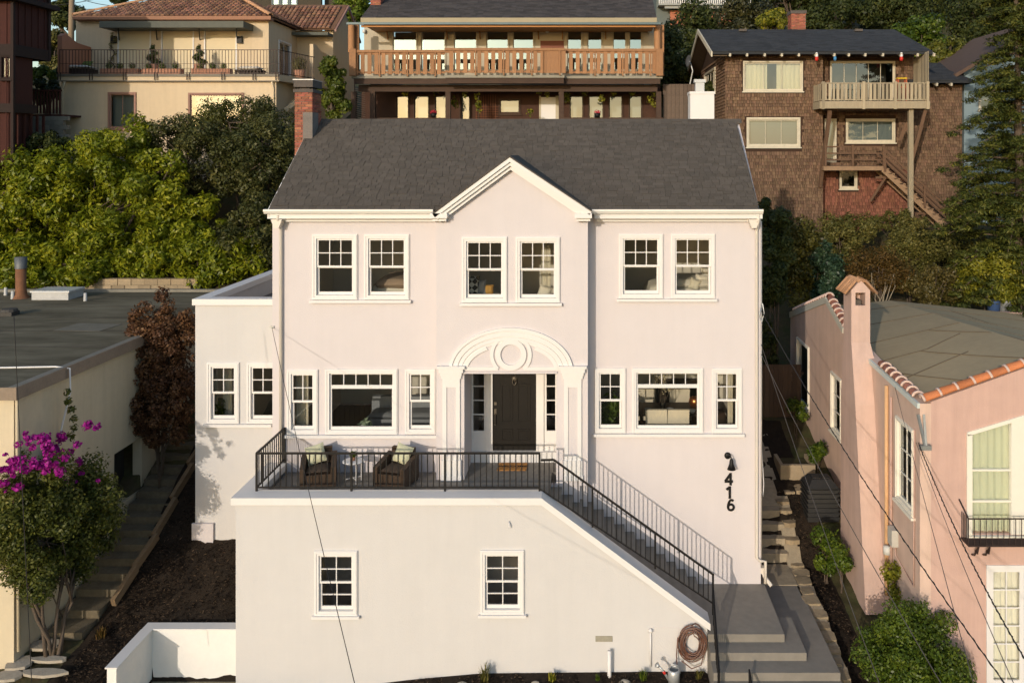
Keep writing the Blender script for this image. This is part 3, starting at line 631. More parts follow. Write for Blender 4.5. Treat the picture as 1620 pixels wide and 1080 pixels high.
MB().box(cx0-.03, cx1+.03, cy0-.03, cy0+.83, PZ(141, cy0)-.1, PZ(141, cy0)).box(cx0+.1, cx1-.1, cy0+.1, cy0+.7, PZ(141, cy0), PZ(136, cy0)).box(cx0-.02, cx1+.02, cy0-.02, cy0+.82, PZ(138, cy0), PZ(127, cy0)).build('chimney_cap', DCONC, ch)
MB().box(cx0-.04, cx1+.04, cy0-.04, cy0+.84, PZ(127, cy0), PZ(125.5, cy0)).build('cap_plate', M('galvanised', (.42, .42, .42), .5, .1, 4, metal=.4), ch)
MB().box(PX(479.5, cy0), cx1+.012, cy0-.02, cy0+.5, PZ(222, cy0), PZ(178, cy0)).build('flashing', M('cement_render', (.17, .15, .135), .95, .25, 5, .4, 30), ch)
MB().box(cx0, cx1, cy0+.01, cy0+.8, 1.5, PZ(262, cy0)).build('chimney_base', STUCCO, house)
wy = 3.9; MB().box(PX(1092, wy), PX(1130, wy), wy, wy+.6, 12.2, PZ(146, wy)).build('white_chimney', WHITE, house)
MB().box(PX(1092, wy)-.02, PX(1130, wy)+.02, wy-.02, wy+.62, PZ(149, wy), PZ(145, wy)).build('chimney_cap', WHITE, house)
FLUE = M('flue_metal', (.45, .47, .48), .4, .1, 6, metal=.5)
MB().box(PX(1100, 4.2), PX(1114, 4.2), 4.15, 4.4, PZ(145, 4.2), PZ(131, 4.2)).box(PX(1098, 4.2), PX(1116, 4.2), 4.12, 4.43, PZ(131, 4.2), PZ(126, 4.2)).build('flue', FLUE, house)
# ================================================================ paths, steps, garden walls
def struct(o): return tag(o, kind='structure')
struct(MB().box(SX1+.003, 4.42, -2.3, -.004, .3, 1.2).build('entry_landing', GREYP))
for i, (x1, y0, y1, z) in enumerate(((4.82, -2.72, -1.25, 1.02), (5.45, -3.16, .62, .84), (5.47, -3.6, .2, .66), (5.49, -4.05, .1, .48), (5.51, -5.2, .0, .3))):
    struct(MB().box(SX1+.004+.001*i, x1, y0, y1, z-.5, z).build('entry_step_slab', GREYP))
gp = MB(); gp.box(4.36, 5.42, .63, 1.9, .5, .86); 
path = struct(gp.build('garden_path', CONC))
rg = random.Random(11)
for i in range(4):
    y = 1.8+i*.34; z = .88+(i+1)*.255; MB().box(4.36, 5.42+rg.uniform(-.05, .08), y, y+.36, z-.5, z).build('step', CONC, path)
y, z = 3.17, 1.91
for i in range(8):
    y1 = y+rg.uniform(.55, .7); z1 = z+.14; x1 = 5.5+rg.uniform(-.1, .12)+.05*i
    MB().prism([(4.36, y, z), (x1, y, z), (x1, y1-.02, z1), (4.36, y1-.02, z1)], (0, 0, -.2)).build('slab', CONC, path); y, z = y1, z1
FLAG = M('tan_flagstone', (.30, .235, .15), .95, .3, 2.5, .6, 30, orand=.2)
def flag(cx, cy, rx, ry, z, seed, parent=None):
    r_ = random.Random(seed); n = 7; pts = [(cx+rx*(abs(math.cos(t))**.55)*math.copysign(1, math.cos(t))*r_.uniform(.85, 1.1), cy+ry*(abs(math.sin(t))**.55)*math.copysign(1, math.sin(t))*r_.uniform(.85, 1.1), z+r_.uniform(-.015, .015)) for t in [k*6.283/n+.2 for k in range(n)]]
    return MB().prism(pts[::-1], (0, 0, -.12)).build('flagstone', FLAG, parent)
yy = 3.4; k = 0
def fz(yy): return max(ground(5.8, yy)+.05, .84-.14*max(0, -yy)) if yy < 1.8 else ground(5.8, yy)+.06
for i in range(16):
    ya, yb = 3.6-.5*i, 3.1-.5*i; MB().prism([(5.40, yb+.004, fz(yb)), (5.80+.03*math.sin(i*2), yb+.004, fz(yb)), (5.80+.03*math.sin(i*2+2), ya, fz(ya)), (5.40, ya, fz(ya))], (0, 0, -.3)).build('path_edge', CONC, path)
while yy > -4.2:   # rough flags edging the mulch
    L_ = rg.uniform(.32, .55); xx = 5.60+rg.uniform(-.05, .05)+(.02*max(0, yy)); flag(xx, yy, rg.uniform(.17, .24), L_*.52, fz(yy)+.025, k, path); yy -= L_+.03; k += 1
# left garden steps between cottage and wing
gs_ = struct(thing('garden_steps', None, None, (-12.1, -1.9, 1)))
LCONC = M('mossy_concrete', (.15, .125, .085), .95, .35, 2.2, .6, 30, .1)
y, z = -2.1, 1.12
for i in range(15):
    t = (.62, .40)[i > 1] if i < 12 else .42; xw = -11.72 if i < 2 else -11.6+.02*i
    MB().box(-12.62, xw+rg.uniform(-.04, .04), y, y+t+.04, z-.6, z).build('step', LCONC, gs_); y += t; z += .185 if i < 13 else .12
EDGE = M('timber_edging', (.19, .13, .075), .9, .3, 3, .5, 30, stretch=(1, .4, 4))
yy = -1.3
for i in range(6):
    MB().beam((-11.47, yy, lerp_tab(yy, LT)+.14), (-11.42+.03*i, yy+.95, lerp_tab(yy+.95, LT)+.16), .11, .2).build('edging_board', EDGE, gs_); yy += .97
# driveway wall
GW = thing('garden_wall', 'low white painted retaining wall at the corner of the terrace', 'wall', (-9.2, -2.1, 0))
MB().box(PX(238, -2.0), TX0-.002, -2.1, -1.9, -.5, 1.2).box(-10.33, -10.13, -3.6, -2.101, -.5, 1.2).build('wall', M('white_masonry_paint', (.74, .72, .68), .85, .05, 2, .3, 40), GW)
MB().box(-10.35, TX0-.003, -2.14, -1.86, 1.2, 1.23).box(-10.36, -10.1, -3.63, -2.141, 1.2, 1.23).build('coping', WHITE, GW)
struct(MB().box(-10.12, TX0-.003, -9, -2.102, -.3, 0.0).build('driveway', CONC))
struct(MB().box(-300, 300, -16, -9.5, -2, -1.2).build('road', M('asphalt', (.05, .05, .05), .9, .2, 3, .4, 60)))
# stepping stones
for i, (px, py, rx, ry) in enumerate(((72, 1022, .34, .14), (78, 1043, .42, .07), (70, 1062, .5, .1), (30, 1052, .3, .16), (12, 1070, .3, .12))):
    Y = -2.45-.3*i*.6; Z = ground(PX(px, Y), Y)+.05; Y = (CAMZ-Z)*F/(py-CY)+CAMY; Z = ground(PX(px, Y), Y)+.06; x = PX(px, Y)
    pts = [(x+rx*math.cos(t)*rg.uniform(.85, 1.1), Y+ry*1.6*math.sin(t)*rg.uniform(.85, 1.1), Z) for t in [j*6.283/9 for j in range(9)]]
    o = MB().prism(pts[::-1], (0, 0, .06)).build('stepping_stone', STONE); tag(o, ('round pale stepping stone below the garden steps', 'long thin stepping stone in the mulch below the round one', 'long pale flagstone laid in mulch by the cottage corner', 'blocky stone against the foot of the cottage corner', 'flat stone slab at the base of the cream cottage wall')[i], 'stone', 'stones at the foot of the garden steps')

# ================================================================ left cottage
CREAM = M('cottage_stucco', (.58, .50, .36), .9, .07, 1.2, .3, 45, .1)
cot = thing('flat_roof_cottage', 'cream stucco cottage with a flat grey tar roof and bougainvillea in front', 'house', (-18, 4, 1))
KX, KY0, KY1, KZ = -12.72, -3.0, 10.0, 6.86
TR = Matrix(((0, -1, 0, KX), (1, 0, 0, 0), (0, 0, 1, 0), (0, 0, 0, 1)))   # wall facing +X : local x = Y
hole = (1.0, 2.4, 2.7, 4.15)
b = MB(TR); b.wall(KY0, KY1, -.3, KZ, 0, .25, [hole]); b.build('side_wall', CREAM, cot)
b = MB(); b.box(-26, KX-.25, KY0, KY0+.25, -.6, KZ); b.box(-26, KX-.25, KY1-.25, KY1, 3, KZ); b.build('front_wall', CREAM, cot)
MB().box(KX-.6, KX-.5, 1.0, 2.4, 2.7, 4.15).build('cellar_door', M('dark_cellar_door', (.03, .028, .025), .8, .3, 4), cot)
TAR = M('tar_roof', (.105, .09, .06), .92, .3, .8, .35, 40, .1, col2=(.165, .145, .10), stretch=(.5, 1.6, 1))
kr = MB().box(-26, KX+.12, KY0-.12, KY1+.1, KZ, KZ+.17).build('roof', TAR, cot)
for i, yy in enumerate((-1.2, .9, 2.9, 4.8, 6.9, 8.7)): MB().beam((-25.5, yy+.15*(i % 2), KZ+.173), (KX+.05, yy, KZ+.173), .07, .006).build('seam', M('tar_seam', (.07, .06, .045), .9, .3, 5), kr)
MB().prism([(-15.6, 3.0, KZ+.174), (-14.2, 2.9, KZ+.174), (-14.1, 3.9, KZ+.174), (-15.5, 4.1, KZ+.174)], (0, 0, .006)).build('roof_patch', M('roof_patch', (.16, .145, .11), .9, .3, 3), kr)
FASC = M('weathered_fascia', (.25, .195, .145), .85, .2, 3, .3, 30)
MB().box(KX+.121, KX+.16, KY0-.12, KY1+.1, KZ-.08, KZ+.2).box(-26, KX+.16, KY0-.16, KY0-.121, KZ-.08, KZ+.2).build('fascia', FASC, kr)
MB().box(KX-.05, KX+.13, KY0-.1, KY1+.1, KZ+.171, KZ+.2).box(-26, KX+.12, KY1-.1, KY1+.12, KZ+.171, KZ+.26).build('roof_edging', M('roof_edge_metal', (.2, .185, .15), .7, .25, 3), kr)
z = KZ+.17
RUST = M('rusty_metal', (.20, .095, .05), .8, .35, 5, .3, 40, metal=.2)
vy = 8.6; p = P(33, 446, vy); vb = MB(); vb.lathe([(.17, 0), (.17, 1.15), (0, 1.15)], (p.x, vy, z), 14); vo = vb.build('roof_vent', RUST, kr, True)
vb = MB(); vb.lathe([(.19, 1.05), (.2, 1.45), (0, 1.47)], (p.x, vy, z), 14); MB().lathe([(.3, 0), (.2, .12), (.172, .3)], (p.x, vy, z), 12).build('vent_flashing', RUST, vo, True); vb.build('vent_hood', M('tarnished_galvanised', (.13, .14, .15), .6, .3, 5, metal=.5), vo, True)
SILV = M('silver_roof_paint', (.45, .45, .44), .6, .2, 4)
sy = 8.2; MB().box(PX(50, sy), PX(108, sy), sy, sy+.9, z, z+.26).build('skylight_curb', SILV, kr); MB().box(PX(48, sy), PX(110, sy), sy-.03, sy+.93, z+.26, z+.32).build('skylight', M('skylight_acrylic', (.55, .57, .58), .25, .05, 3, spec=.6), kr)
for px, yy in ((20, 8.4), (135, 8.0), (9, 9.2)): MB().lathe([(.06, 0), (.05, .28), (0, .28)], (PX(px, yy), yy, z), 10).build('vent_pipe', SILV, kr, True)
MB().box(PX(0, 5.2), PX(18, 5.2), 5.2, 5.6, z, z+.12).lathe([(.25, .12), (.22, .2), (0, .22)], (PX(8, 5.2), 5.4, z), 12).build('roof_cap', M('dark_vent', (.06, .055, .05), .7, .2, 5), kr)
MB().tube([(KX+.06, KY0+.02, KZ-.1), (KX+.06, KY0+.02, KZ-.3), (KX+.08, KY0+.04, 1.2)], .035, 8).build('downspout', CREAM, cot, True)
cab = MB().tube([(-17, -1.5, KZ+.2), (-14.5, -1.4, KZ+.19), (KX-.1, -1.35, KZ+.21), (KX+.22, -1.32, KZ+.16), (KX+.22, -1.3, KZ-.4), (KX+.08, -1.4, KZ-1.2), (KX+.05, -1.7, KZ-2.4)], .022, 6).build('roof_cable', WHITE, None, True)
tag(cab, 'white cable lying over the tar roof and hanging down the cottage wall', 'cable')

# ================================================================ pink house
PINK = M('pink_stucco', (.53, .36, .305), .9, .10, .6, .3, 40, .1)
PINKC = M('pink_chimney_stucco', (.56, .405, .345), .9, .09, .8, .3, 40, .1)
PINKS = M('sunlit_pink_stucco', (.60, .44, .36), .9, .10, .6, .3, 40, .1); streaks(PINKS, .14)  # side wall copy of the pink, lightened: stronger sun put into the colour
pk = thing('pink_house', 'pink stucco house with clay tile coping, iron window balcony and square chimney', 'house', (11, 3, 0))
streaks(PINK, .12); streaks(PINKC, .16); streaks(CREAM, .10)
QX, QY0, QY1 = 7.4, -2.6, 10.0
TL = Matrix(((0, 1, 0, QX), (-1, 0, 0, 0), (0, 0, 1, 0), (0, 0, 0, 1)))    # wall facing -X : local x = -Y
PWH = M('cream_window_paint', (.72, .69, .60), .6, .04, 3)
def pw(y0, y1, z0, z1, kind, glass=None): return window(pk, TL, -y1, -y0, z0, z1, kind, .09, True, glass, PWH)[1]
holes = [pw(7.2, 8.9, 3.35, 5.6, 'fix11', GLASSM), pw(3.4, 4.5, 3.7, 5.5, 'fix13', GLASSM), pw(-2.28, -1.15, 3.85, 5.85, 'fix23', GLASSM)]
WT = 6.1
prof = [(QY1, WT), (QY1, 6.25), (5.1, 7.64), (3.2, 7.05), (.8, 6.75), (QY0, 6.55), (QY0, WT)]
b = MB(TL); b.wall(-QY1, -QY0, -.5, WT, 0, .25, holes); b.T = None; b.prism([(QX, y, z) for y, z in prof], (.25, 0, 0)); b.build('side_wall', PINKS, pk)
b = MB(); b.box(QX+.25, 17, QY1-.25, QY1, 2, 6.3); b.build('back_wall', PINK, pk)
# front wall with raked parapet
wx0, wx1 = PX(1533, QY0), 11.6; fz0, fz1 = 3.62, 5.85; dx0, dx1 = PX(1560, QY0), PX(1560, QY0)+1.75; dz1 = PZ(893, QY0)
b = MB(); rk = .36; FT = fz1+.0
b.wall(QX+.25, 17, -.5, FT, QY0, QY0+.25, [(wx0, wx1, fz0, FT+1), (dx0, dx1, -.02, dz1)])
def rak(x): return min(6.5+rk*(x-QX), 6.5+rk*3.6)-max(0, (x-11.0))*rk
wt0, wt1 = fz1+.02, fz1+.02+.31*(wx1-wx0)
b.prism([(QX+.25, QY0, FT), (wx0, QY0, FT), (wx0, QY0, wt0), (wx1, QY0, wt1), (wx1, QY0, FT), (17, QY0, FT), (17, QY0, rak(17)), (11, QY0, rak(11)), (QX+.25, QY0, rak(QX+.25))], (0, .25, 0)); b.build('front_wall', PINK, pk)
MB().inbox(QX+.3, 16.8, QY0+.26, 3, 3.3, 6.4, ('f',), (0, 1, 0)).inbox(QX+.3, 16.8, QY0+.26, 3, -.3, 3.1, ('f',), (0, 1, 0)).inbox(QX+.26, 10, 3.1, QY1-.3, 2.6, 6.4, ('l',), (0, 1, 0)).build('interior_room', [IWALL, IFLOOR], pk)
OLIVE = M('olive_roof_felt', (.39, .305, .185), .93, .12, 1.1, .35, 60, .1)
def rz_(y, x=8.0):   # low gable that flattens towards the back
    k_ = 1-.72*(y-QY0)/(QY1-QY0); return 6.40+k_*rk*(min(x, 22-x)-QX-.25)*.97
rb = MB(); xs_ = [QX+.25+i*(17-QX-.25)/14 for i in range(15)]; xs_[5] = 11.0; ys_ = [QY0+.25+i*(QY1-.2-QY0-.25)/8 for i in range(9)]
rb.add([(x, y, rz_(y, x)) for y in ys_ for x in xs_], [(j*15+i, j*15+i+1, j*15+i+16, j*15+i+15) for j in range(8) for i in range(14)])
pr = rb.build('roof', OLIVE, pk)
SEAM = M('felt_seam', (.16, .125, .08), .9, .2, 4)
def seam(pts): 
    q = []
    for (x0, y0), (x1, y1) in zip(pts, pts[1:]):
        for t in range(9): x, y = x0+(x1-x0)*t/8, y0+(y1-y0)*t/8; q.append(Vector((x, y, rz_(y, x)+.012)))
    b = MB()
    for a, c in zip(q, q[1:]):
        if (c-a).length > .01: b.beam(a, c, .035, .012)
    b.build('seam', SEAM, pr)
for pts in ([(7.7, 1.6), (9.2, 1.6), (10.4, 2.3)], [(7.7, 3.5), (10.9, 3.6), (16.5, 3.6)], [(7.7, 5.8), (16.5, 5.8)], [(7.7, 8.2), (16.5, 8.2)], [(8.0, .2), (9.0, -1.9)], [(9.0, 1.6), (10.6, -1.9)], [(10.0, 3.5), (12.4, -1.4)], [(8.0, -.2), (9.8, .4)], [(12.6, 8.2), (12.9, 5.8)], [(11.4, 1.2), (15, 1.2)]): seam(pts)
# clay coping tiles
CLAY = M('clay_tile', (.44, .155, .062), .75, .18, 5, .3, 40, orand=.22)
CLAYD = M('old_clay_tile', (.24, .10, .07), .85, .3, 7, .4, 40, orand=.3)
MORT = M('tile_mortar', (.60, .45, .38), .95, .15, 6, .4, 40)
def tile_mesh(mat, r0=.15, r1=.13, L=.42, name='coping_tile'):
    b = MB(); n = 10; vs = []
    for u, r in ((0, r0), (L, r1)):
        for th in (0, .022):
            for i in range(n+1): t = math.pi*i/n; vs.append((u, (r-th)*math.cos(t), (r-th)*math.sin(t)*.85))
    k = n+1
    for i in range(n): b.f += [(i, i+1, 2*k+i+1, 2*k+i), (k+i+1, k+i, 3*k+i, 3*k+i+1), (i+1, i, k+i, k+i+1)]
    b.f += [(0, 2*k, 3*k, k), (n, k+n, 3*k+n, 2*k+n)]; b.v = vs; b.m = [0]*len(b.f)
    return b.mesh(name, mat, True)
tm, td = tile_mesh(CLAY), tile_mesh(CLAYD, .13, .115, .32); mm = MB().band(0, 0, .157, .135, .10, .09, 0, math.pi, 0, .05, 10).mesh('mortar_joint', MORT, True)
def run_tiles(p, q, me, step, mortar=True):
    p, q = Vector(p), Vector(q); a = (q-p).normalized(); n = int((q-p).length/step); s_ = Vector((0, 0, 1)).cross(a).normalized(); up = a.cross(s_)
    Rt = Matrix((a, s_, up)).transposed(); Rmt = Matrix((s_, a, up)).transposed()
    for i in range(n):
        inst('coping_tile', me, pk, p+a*step*i+up*(.006*(i % 2)), Rt)
        if mortar: inst('mortar_joint', mm, pk, p+a*(step*i-.02)+up*.014, Rmt)
run_tiles((QX+.1, QY0+.1, 6.6), (11, QY0+.1, 6.53+rk*3.6), tm, .40); run_tiles((11.1, QY0+.1, 6.5+rk*3.6), (16, QY0+.1, 6.6), tm, .40)
run_tiles((QX+.1, QY0+.35, 6.6), (QX+.1, .4, 6.76), td, .36); run_tiles((QX+.1, 3.25, 7.1), (QX+.1, 5.05, 7.66), td, .3); run_tiles((QX+.1, 5.1, 7.66), (QX+.1, 9.9, 6.3), td, .3)
MB().beam((QX-.03, QY0, 6.5), (QX-.03, .8, 6.68), .06, .12).build('gutter', M('pale_gutter', (.55, .6, .57), .5, .1, 4), pk)
MB().beam((QX-.02, 5.1, 7.56), (QX-.02, QY1, 6.17), .05, .2).beam((QX-.02, 3.25, 6.98), (QX-.02, 5.1, 7.56), .05, .16).build('fascia', M('grey_fascia', (.5, .49, .42), .7, .1, 3), pk)
# chimney
cxl, cxr = 6.9, QX+.3
b = MB(); b.add([(cxl, -.35, .6), (cxr, -.35, .6), (cxr, 1.85, .6), (cxl, 1.85, .6), (cxl, .5, 5.6), (cxr, .5, 5.6), (cxr, 1.8, 5.6), (cxl, 1.8, 5.6)], [(0, 1, 5, 4), (1, 2, 6, 5), (2, 3, 7, 6), (3, 0, 4, 7)])
ct = 8.35
b.add([(cxl, .5, 5.6), (cxr, .5, 5.6), (cxr, 1.8, 5.6), (cxl, 1.8, 5.6), (cxl+.02, .92, ct-1.2), (cxl+.52, .92, ct-1.2), (cxl+.52, 1.62, ct-1.2), (cxl+.02, 1.62, ct-1.2)], [(0, 1, 5, 4), (1, 2, 6, 5), (2, 3, 7, 6), (3, 0, 4, 7)])
b.wall(cxl+.02, cxl+.52, ct-1.2, ct+.18, .92, 1.0, [(cxl+.13, cxl+.39, ct-.22, ct+.12)]); b.box(cxl+.02, cxl+.1, 1.0, 1.62, ct-1.2, ct+.18); b.box(cxl+.44, cxl+.52, 1.0, 1.62, ct-1.2, ct+.18); b.box(cxl+.1, cxl+.44, 1.54, 1.62, ct-1.2, ct+.18)
b.prism([(cxl+.02, .92, ct+.18), (cxl+.52, .92, ct+.18), (cxl+.27, .92, ct+.46)], (0, .7, 0)); pc = b.build('chimney', PINKC, pk)
MB().box(cxl+.1, cxl+.44, 1.0, 1.54, ct-.5, ct-.25).box(cxl+.18, cxl+.34, 1.1, 1.3, ct-.25, ct-.1).build('flue', DCONC, pc)
CT = M('weathered_clay_tile', (.42, .235, .13), .85, .25, 6, .4, 40, orand=.2); cm = tile_mesh(CT, .085, .075, .46, 'cap_tile')
for s_ in (-1, 1):
    for j in range(5):
        a = Vector((-s_*.66, 0, .75)).normalized(); p0 = Vector((cxl+.27+s_*.42, .95+j*.165, ct+.08)); sd = Vector((0, 1, 0)); up = a.cross(sd); up = up if up.z > 0 else -up
        sd = up.cross(a); inst('cap_tile', cm, pc, p0, Matrix((a, sd, up)).transposed())
for j in range(3): inst('cap_tile', cm, pc, (cxl+.27, .85+j*.28, ct+.4), Matrix.Rotation(R(90), 3, 'Z'))
# drainpipes and meter on the side wall
OCH = M('peach_downspout', (.62, .38, .2), .6, .1, 4)
MB().tube([(QX-.05, -.55, 6.4), (QX-.05, -.55, 1.2)], .05, 8).build('downspout', OCH, pk, True); MB().tube([(QX-.04, -.85, 6.2), (QX-.04, -.85, 1.9)], .03, 8).build('downspout', PINK, pk, True)
MB().box(QX-.16, QX-.002, -1.25, -.95, 2.7, 3.1).build('meter_box', M('grey_meter', (.45, .44, .4), .5, .1, 4), pk)
MB().tube([(QX-.03, -1.1, 2.7), (QX-.03, -1.15, 2.45), (QX-.03, -2.3, 2.3), (QX-.03, -2.35, 5.9)], .016, 6).build('conduit', PINK, pk, True)
MB().lathe([(.0, 0), (.1, .02), (.1, .2), (0, .22)], (QX-.1, -.75, 2.3), 10).build('gas_meter', M('meter_white', (.55, .55, .52), .5, .1, 4), pk, True)
# upstairs front window, curtains, balcony
YF = QY0
def slant(x0, x1, z0, y0, y1, mat, name, parent, in_=0):
    za, zb_ = wt0+.31*(x0-wx0)-in_, wt0+.31*(x1-wx0)-in_; return MB().prism([(x0, y0, z0), (x1, y0, z0), (x1, y0, zb_), (x0, y0, za)], (0, y1-y0, 0)).build(name, mat, parent)
wn = MB(); wn.box(wx0-.06, wx0+.06, YF-.04, YF+.12, fz0-.02, wt0); wn.box(wx0+.94, wx0+1.3, YF-.03, YF+.12, fz0, wt0+.31*1.1); wn.box(wx0-.07, wx1, YF-.07, YF+.12, fz0-.12, fz0-.02)
wn.beam((wx0-.05, YF+.02, wt0), (wx1, YF+.02, wt1), .12, .08, up=(0, 0, 1)); 
for zz in (4.35, 5.05): wn.box(wx0+.06, wx0+.94, YF+.0, YF+.05, zz-.02, zz+.02)
wo = wn.build('window', PWH, pk); slant(wx0+.06, wx0+.94, fz0, YF+.06, YF+.065, GLASS, 'pane', wo, .05); slant(wx0+1.3, wx1-.05, fz0, YF+.06, YF+.065, GLASS, 'pane', wo, .05)
PCUR = M('pale_green_curtain', (.66, .66, .53), .95, .06, 1, .35, 18, .1, stretch=(14, 14, .5))
def fold(x0, x1, y, z0, z1, z2, mat, parent, n=26):
    vs = []; b = MB()
    for i in range(n+1): x = x0+(x1-x0)*i/n; yy = y+.03*math.sin(i*1.7+.6*math.sin(i)); vs += [(x, yy, z0), (x, yy, z1+(z2-z1)*i/n)]
    b.add(vs, [(2*i, 2*i+2, 2*i+3, 2*i+1) for i in range(n)]); return b.build('curtain', mat, parent, True)
fold(wx0, wx1, YF+.16, fz0-.1, wt0+.1, wt1+.1, PCUR, pk, 70)
IRON = M('rusty_iron', (.045, .03, .028), .6, .3, 8, metal=.3)
bal_ = MB(); bz = 3.52; bx0 = PX(1530, YF-.35)
bal_.box(bx0, 13, YF-.42, YF-.002, bz, bz+.03); 
for i in range(12): bal_.box(bx0, 13, YF-.4+i*.033, YF-.39+i*.033, bz+.031, bz+.04)
bo = bal_.build('window_balcony', IRON, pk)
MB().beam((bx0, YF-.42, bz+.62), (13, YF-.42, bz+.62), .025, .025).beam((bx0, YF-.42, bz+.18), (13, YF-.42, bz+.18), .02, .02).beam((bx0, YF-.42, bz+.62), (bx0-.05, YF-.05, bz+.9), .025, .025).build('top_rail', IRON, bo)
bb = boxmesh('baluster', IRON, .014, .014, .6)
for i in range(28): inst('baluster', bb, bo, (bx0+.13*i, YF-.42, bz+.32))
for i in range(5): inst('baluster', bb, bo, (bx0, YF-.4+.08*i, bz+.34))
for x in (bx0+.25, bx0+.5, bx0+2.2): MB().tube([(x, YF-.02, bz-.35), (x, YF-.16, bz-.3), (x, YF-.28, bz-.12), (x, YF-.36, bz-.02), (x, YF-.3, bz-.2), (x, YF-.2, bz-.18)], .02, 6).build('scroll_bracket', IRON, bo, True)
# French door
dT = Matrix.Translation((0, YF, 0)); fd = MB(dT); fd.frame(dx0, dx1, -.02, dz1, .07, .07, -.03, .12); fo = fd.build('french_door', WHITE, pk)
for k_ in range(2):
    a = dx0+.075+k_*.8; c = a+.79; b = MB(dT); g0, g1, z0, z1 = a+.1, c-.1, .32, dz1-.17
    b.wall(a, c, .0, dz1-.075, .02, .06, [(g0, g1, z0, z1)]); b.box((g0+g1)/2-.012, (g0+g1)/2+.012, .024, .056, z0, z1)
    for j in range(1, 6): b.box(g0, g1, .022, .058, z0+(z1-z0)*j/6-.012, z0+(z1-z0)*j/6+.012)
    b.build('door_leaf', WHITE, fo)
    for i in range(2):
        for j in range(6):
            u0, u1 = g0+(g1-g0)*i/2, g0+(g1-g0)*(i+1)/2; v0, v1 = z0+(z1-z0)*j/6+.012, z0+(z1-z0)*(j+1)/6-.012
            MB(dT).add([(u0+.012*i, .04, v0), (u1-.012*(1-i), .04, v0), (u1-.012*(1-i), .04, v1), (u0+.012*i, .04, v1)], [(0, 1, 2, 3)]).build('pane', GLASS, fo)
fold(dx0, dx1, YF+.15, -.0, dz1, dz1, M('white_net_curtain', (.7, .68, .6), .95, .05, 1, .3, 18, stretch=(14, 14, .5)), pk, 50)
MB().beam((7.35+.0, QY0-.02, PZ(655, QY0)), (7.42, QY0-.25, PZ(700, QY0)), .05, .05).beam((7.48, QY0-.02, PZ(655, QY0)), (7.44, QY0-.25, PZ(700, QY0)), .05, .05).box(7.3, 7.55, QY0-.3, QY0-.2, PZ(705, QY0), PZ(698, QY0)).build('service_bracket', M('bracket_steel', (.25, .26, .25), .5, .2, 6, metal=.4), pk)
# ================================================================ hillside houses behind
def rect(Y, a, c, t, bo): return PX(a, Y), PX(c, Y), PZ(bo, Y), PZ(t, Y)
def hwin(parent, Y, r, kind, glass, cas, cw=.07, sill=True): return window(parent, Matrix.Translation((0, Y, 0)), *rect(Y, *r), kind, cw, sill, glass, cas)[1]
def blind(parent, hl, y, mat, name='blind'):
    MB().box(hl[0], hl[1], y, y+.02, hl[2], hl[3]).build(name, mat, parent)
BLIND = M('pale_blind', (.20, .225, .22), .9, .05, 1, stretch=(.3, 1, 18))
DARKI = M('dark_interior', (.05, .045, .04), .9, .2, 1)

# ---------------------------------------------------------------- terracotta tile roofed house
PEACH = M('peach_stucco', (.60, .485, .335), .9, .06, 1.2, .25, 40, .1)
streaks(PEACH, .08)
th = thing('tile_roof_house', 'peach stucco hillside house with clay tile roof and wide railed deck', 'house', (-20, 21, 11))
BRF = M('rosy_brown_frame', (.30, .17, .13), .6, .1, 4)
LY, UY = 18.0, 20.3
lh = [hwin(th, LY, (171, 216, 146, 205), 'fix21', GLASSM, BRF, .09), hwin(th, LY, (298, 386, 147, 205), 'fix31', GLASSM, BRF, .09)]
lx0, lx1 = PX(97, LY), PX(437, LY); dzt = PZ(118.5, LY)
b = MB(); b.wall(lx0, lx1, 9.5, dzt-.31, LY, LY+.25, lh); b.box(lx0, lx0+.25, LY+.25, 27, 9.5, dzt-.31); b.box(lx1-.25, lx1, LY+.25, 24, 9.5, dzt-.31); b.build('lower_wall', PEACH, th)
for q in lh: blind(th, q, LY+.3, BLIND)
b = MB(); b.box(lx0-.1, PX(443, LY), LY-.12, UY+.1, dzt-.3, dzt); b.prism([(PX(443, LY), LY-.12, dzt), (PX(500, 21), 21, dzt), (PX(500, 21), 25.5, dzt), (PX(443, LY), 25.5, dzt)], (0, 0, -.3)); b.build('deck', PEACH, th)
MB().box(lx0-.12, PX(443, LY)+.01, LY-.16, LY-.121, dzt-.1, dzt+.02).box(lx0-.12, PX(443, LY)+.01, LY-.17, LY-.121, dzt-.33, dzt-.28).build('deck_edge', M('deck_flashing', (.16, .14, .11), .6, .2, 4), th)
ux0, ux1, uz = PX(120, UY), PX(425, UY), PZ(31, UY)
SCR = M('sliding_screen', (.66, .56, .38), .85, .04, 1, .1, 30)
sh = [(PX(a, UY), PX(c, UY), dzt+.02, PZ(48, UY)) for a, c in ((187, 238), (256, 306), (324, 374))]
b = MB(); b.wall(ux0, ux1, dzt, uz, UY, UY+.25, sh); b.box(ux0, ux0+.25, UY+.25, 29, dzt-4, uz); b.build('upper_wall', PEACH, th)
for q in sh:
    o = MB().frame(q[0]-.03, q[1]+.03, q[2], q[3]+.03, .06, .06, UY-.03, UY+.05).build('screen_frame', WHITE, th); MB().box(q[0]+.03, q[1]-.03, UY+.04, UY+.08, q[2]+.03, q[3]-.03).build('screen', SCR, o)
TS = Matrix(((0, -1, 0, ux1), (1, 0, 0, 0), (0, 0, 1, 0), (0, 0, 0, 1)))
_, sdh = window(th, TS, 21.6, 23.4, dzt+.05, dzt+2.1, 'fix21', .08, False, GLASSM, WHITE)
b = MB(TS); b.wall(UY+.25, 24.4, dzt, uz, 0, .25, [sdh]); b.build('upper_side_wall', PEACH, th)
MB().inbox(ux0+.3, ux1-.3, UY+.3, 28, dzt, uz, ('r',), (0, 0, 0)).build('interior_room', [DARKI], th)
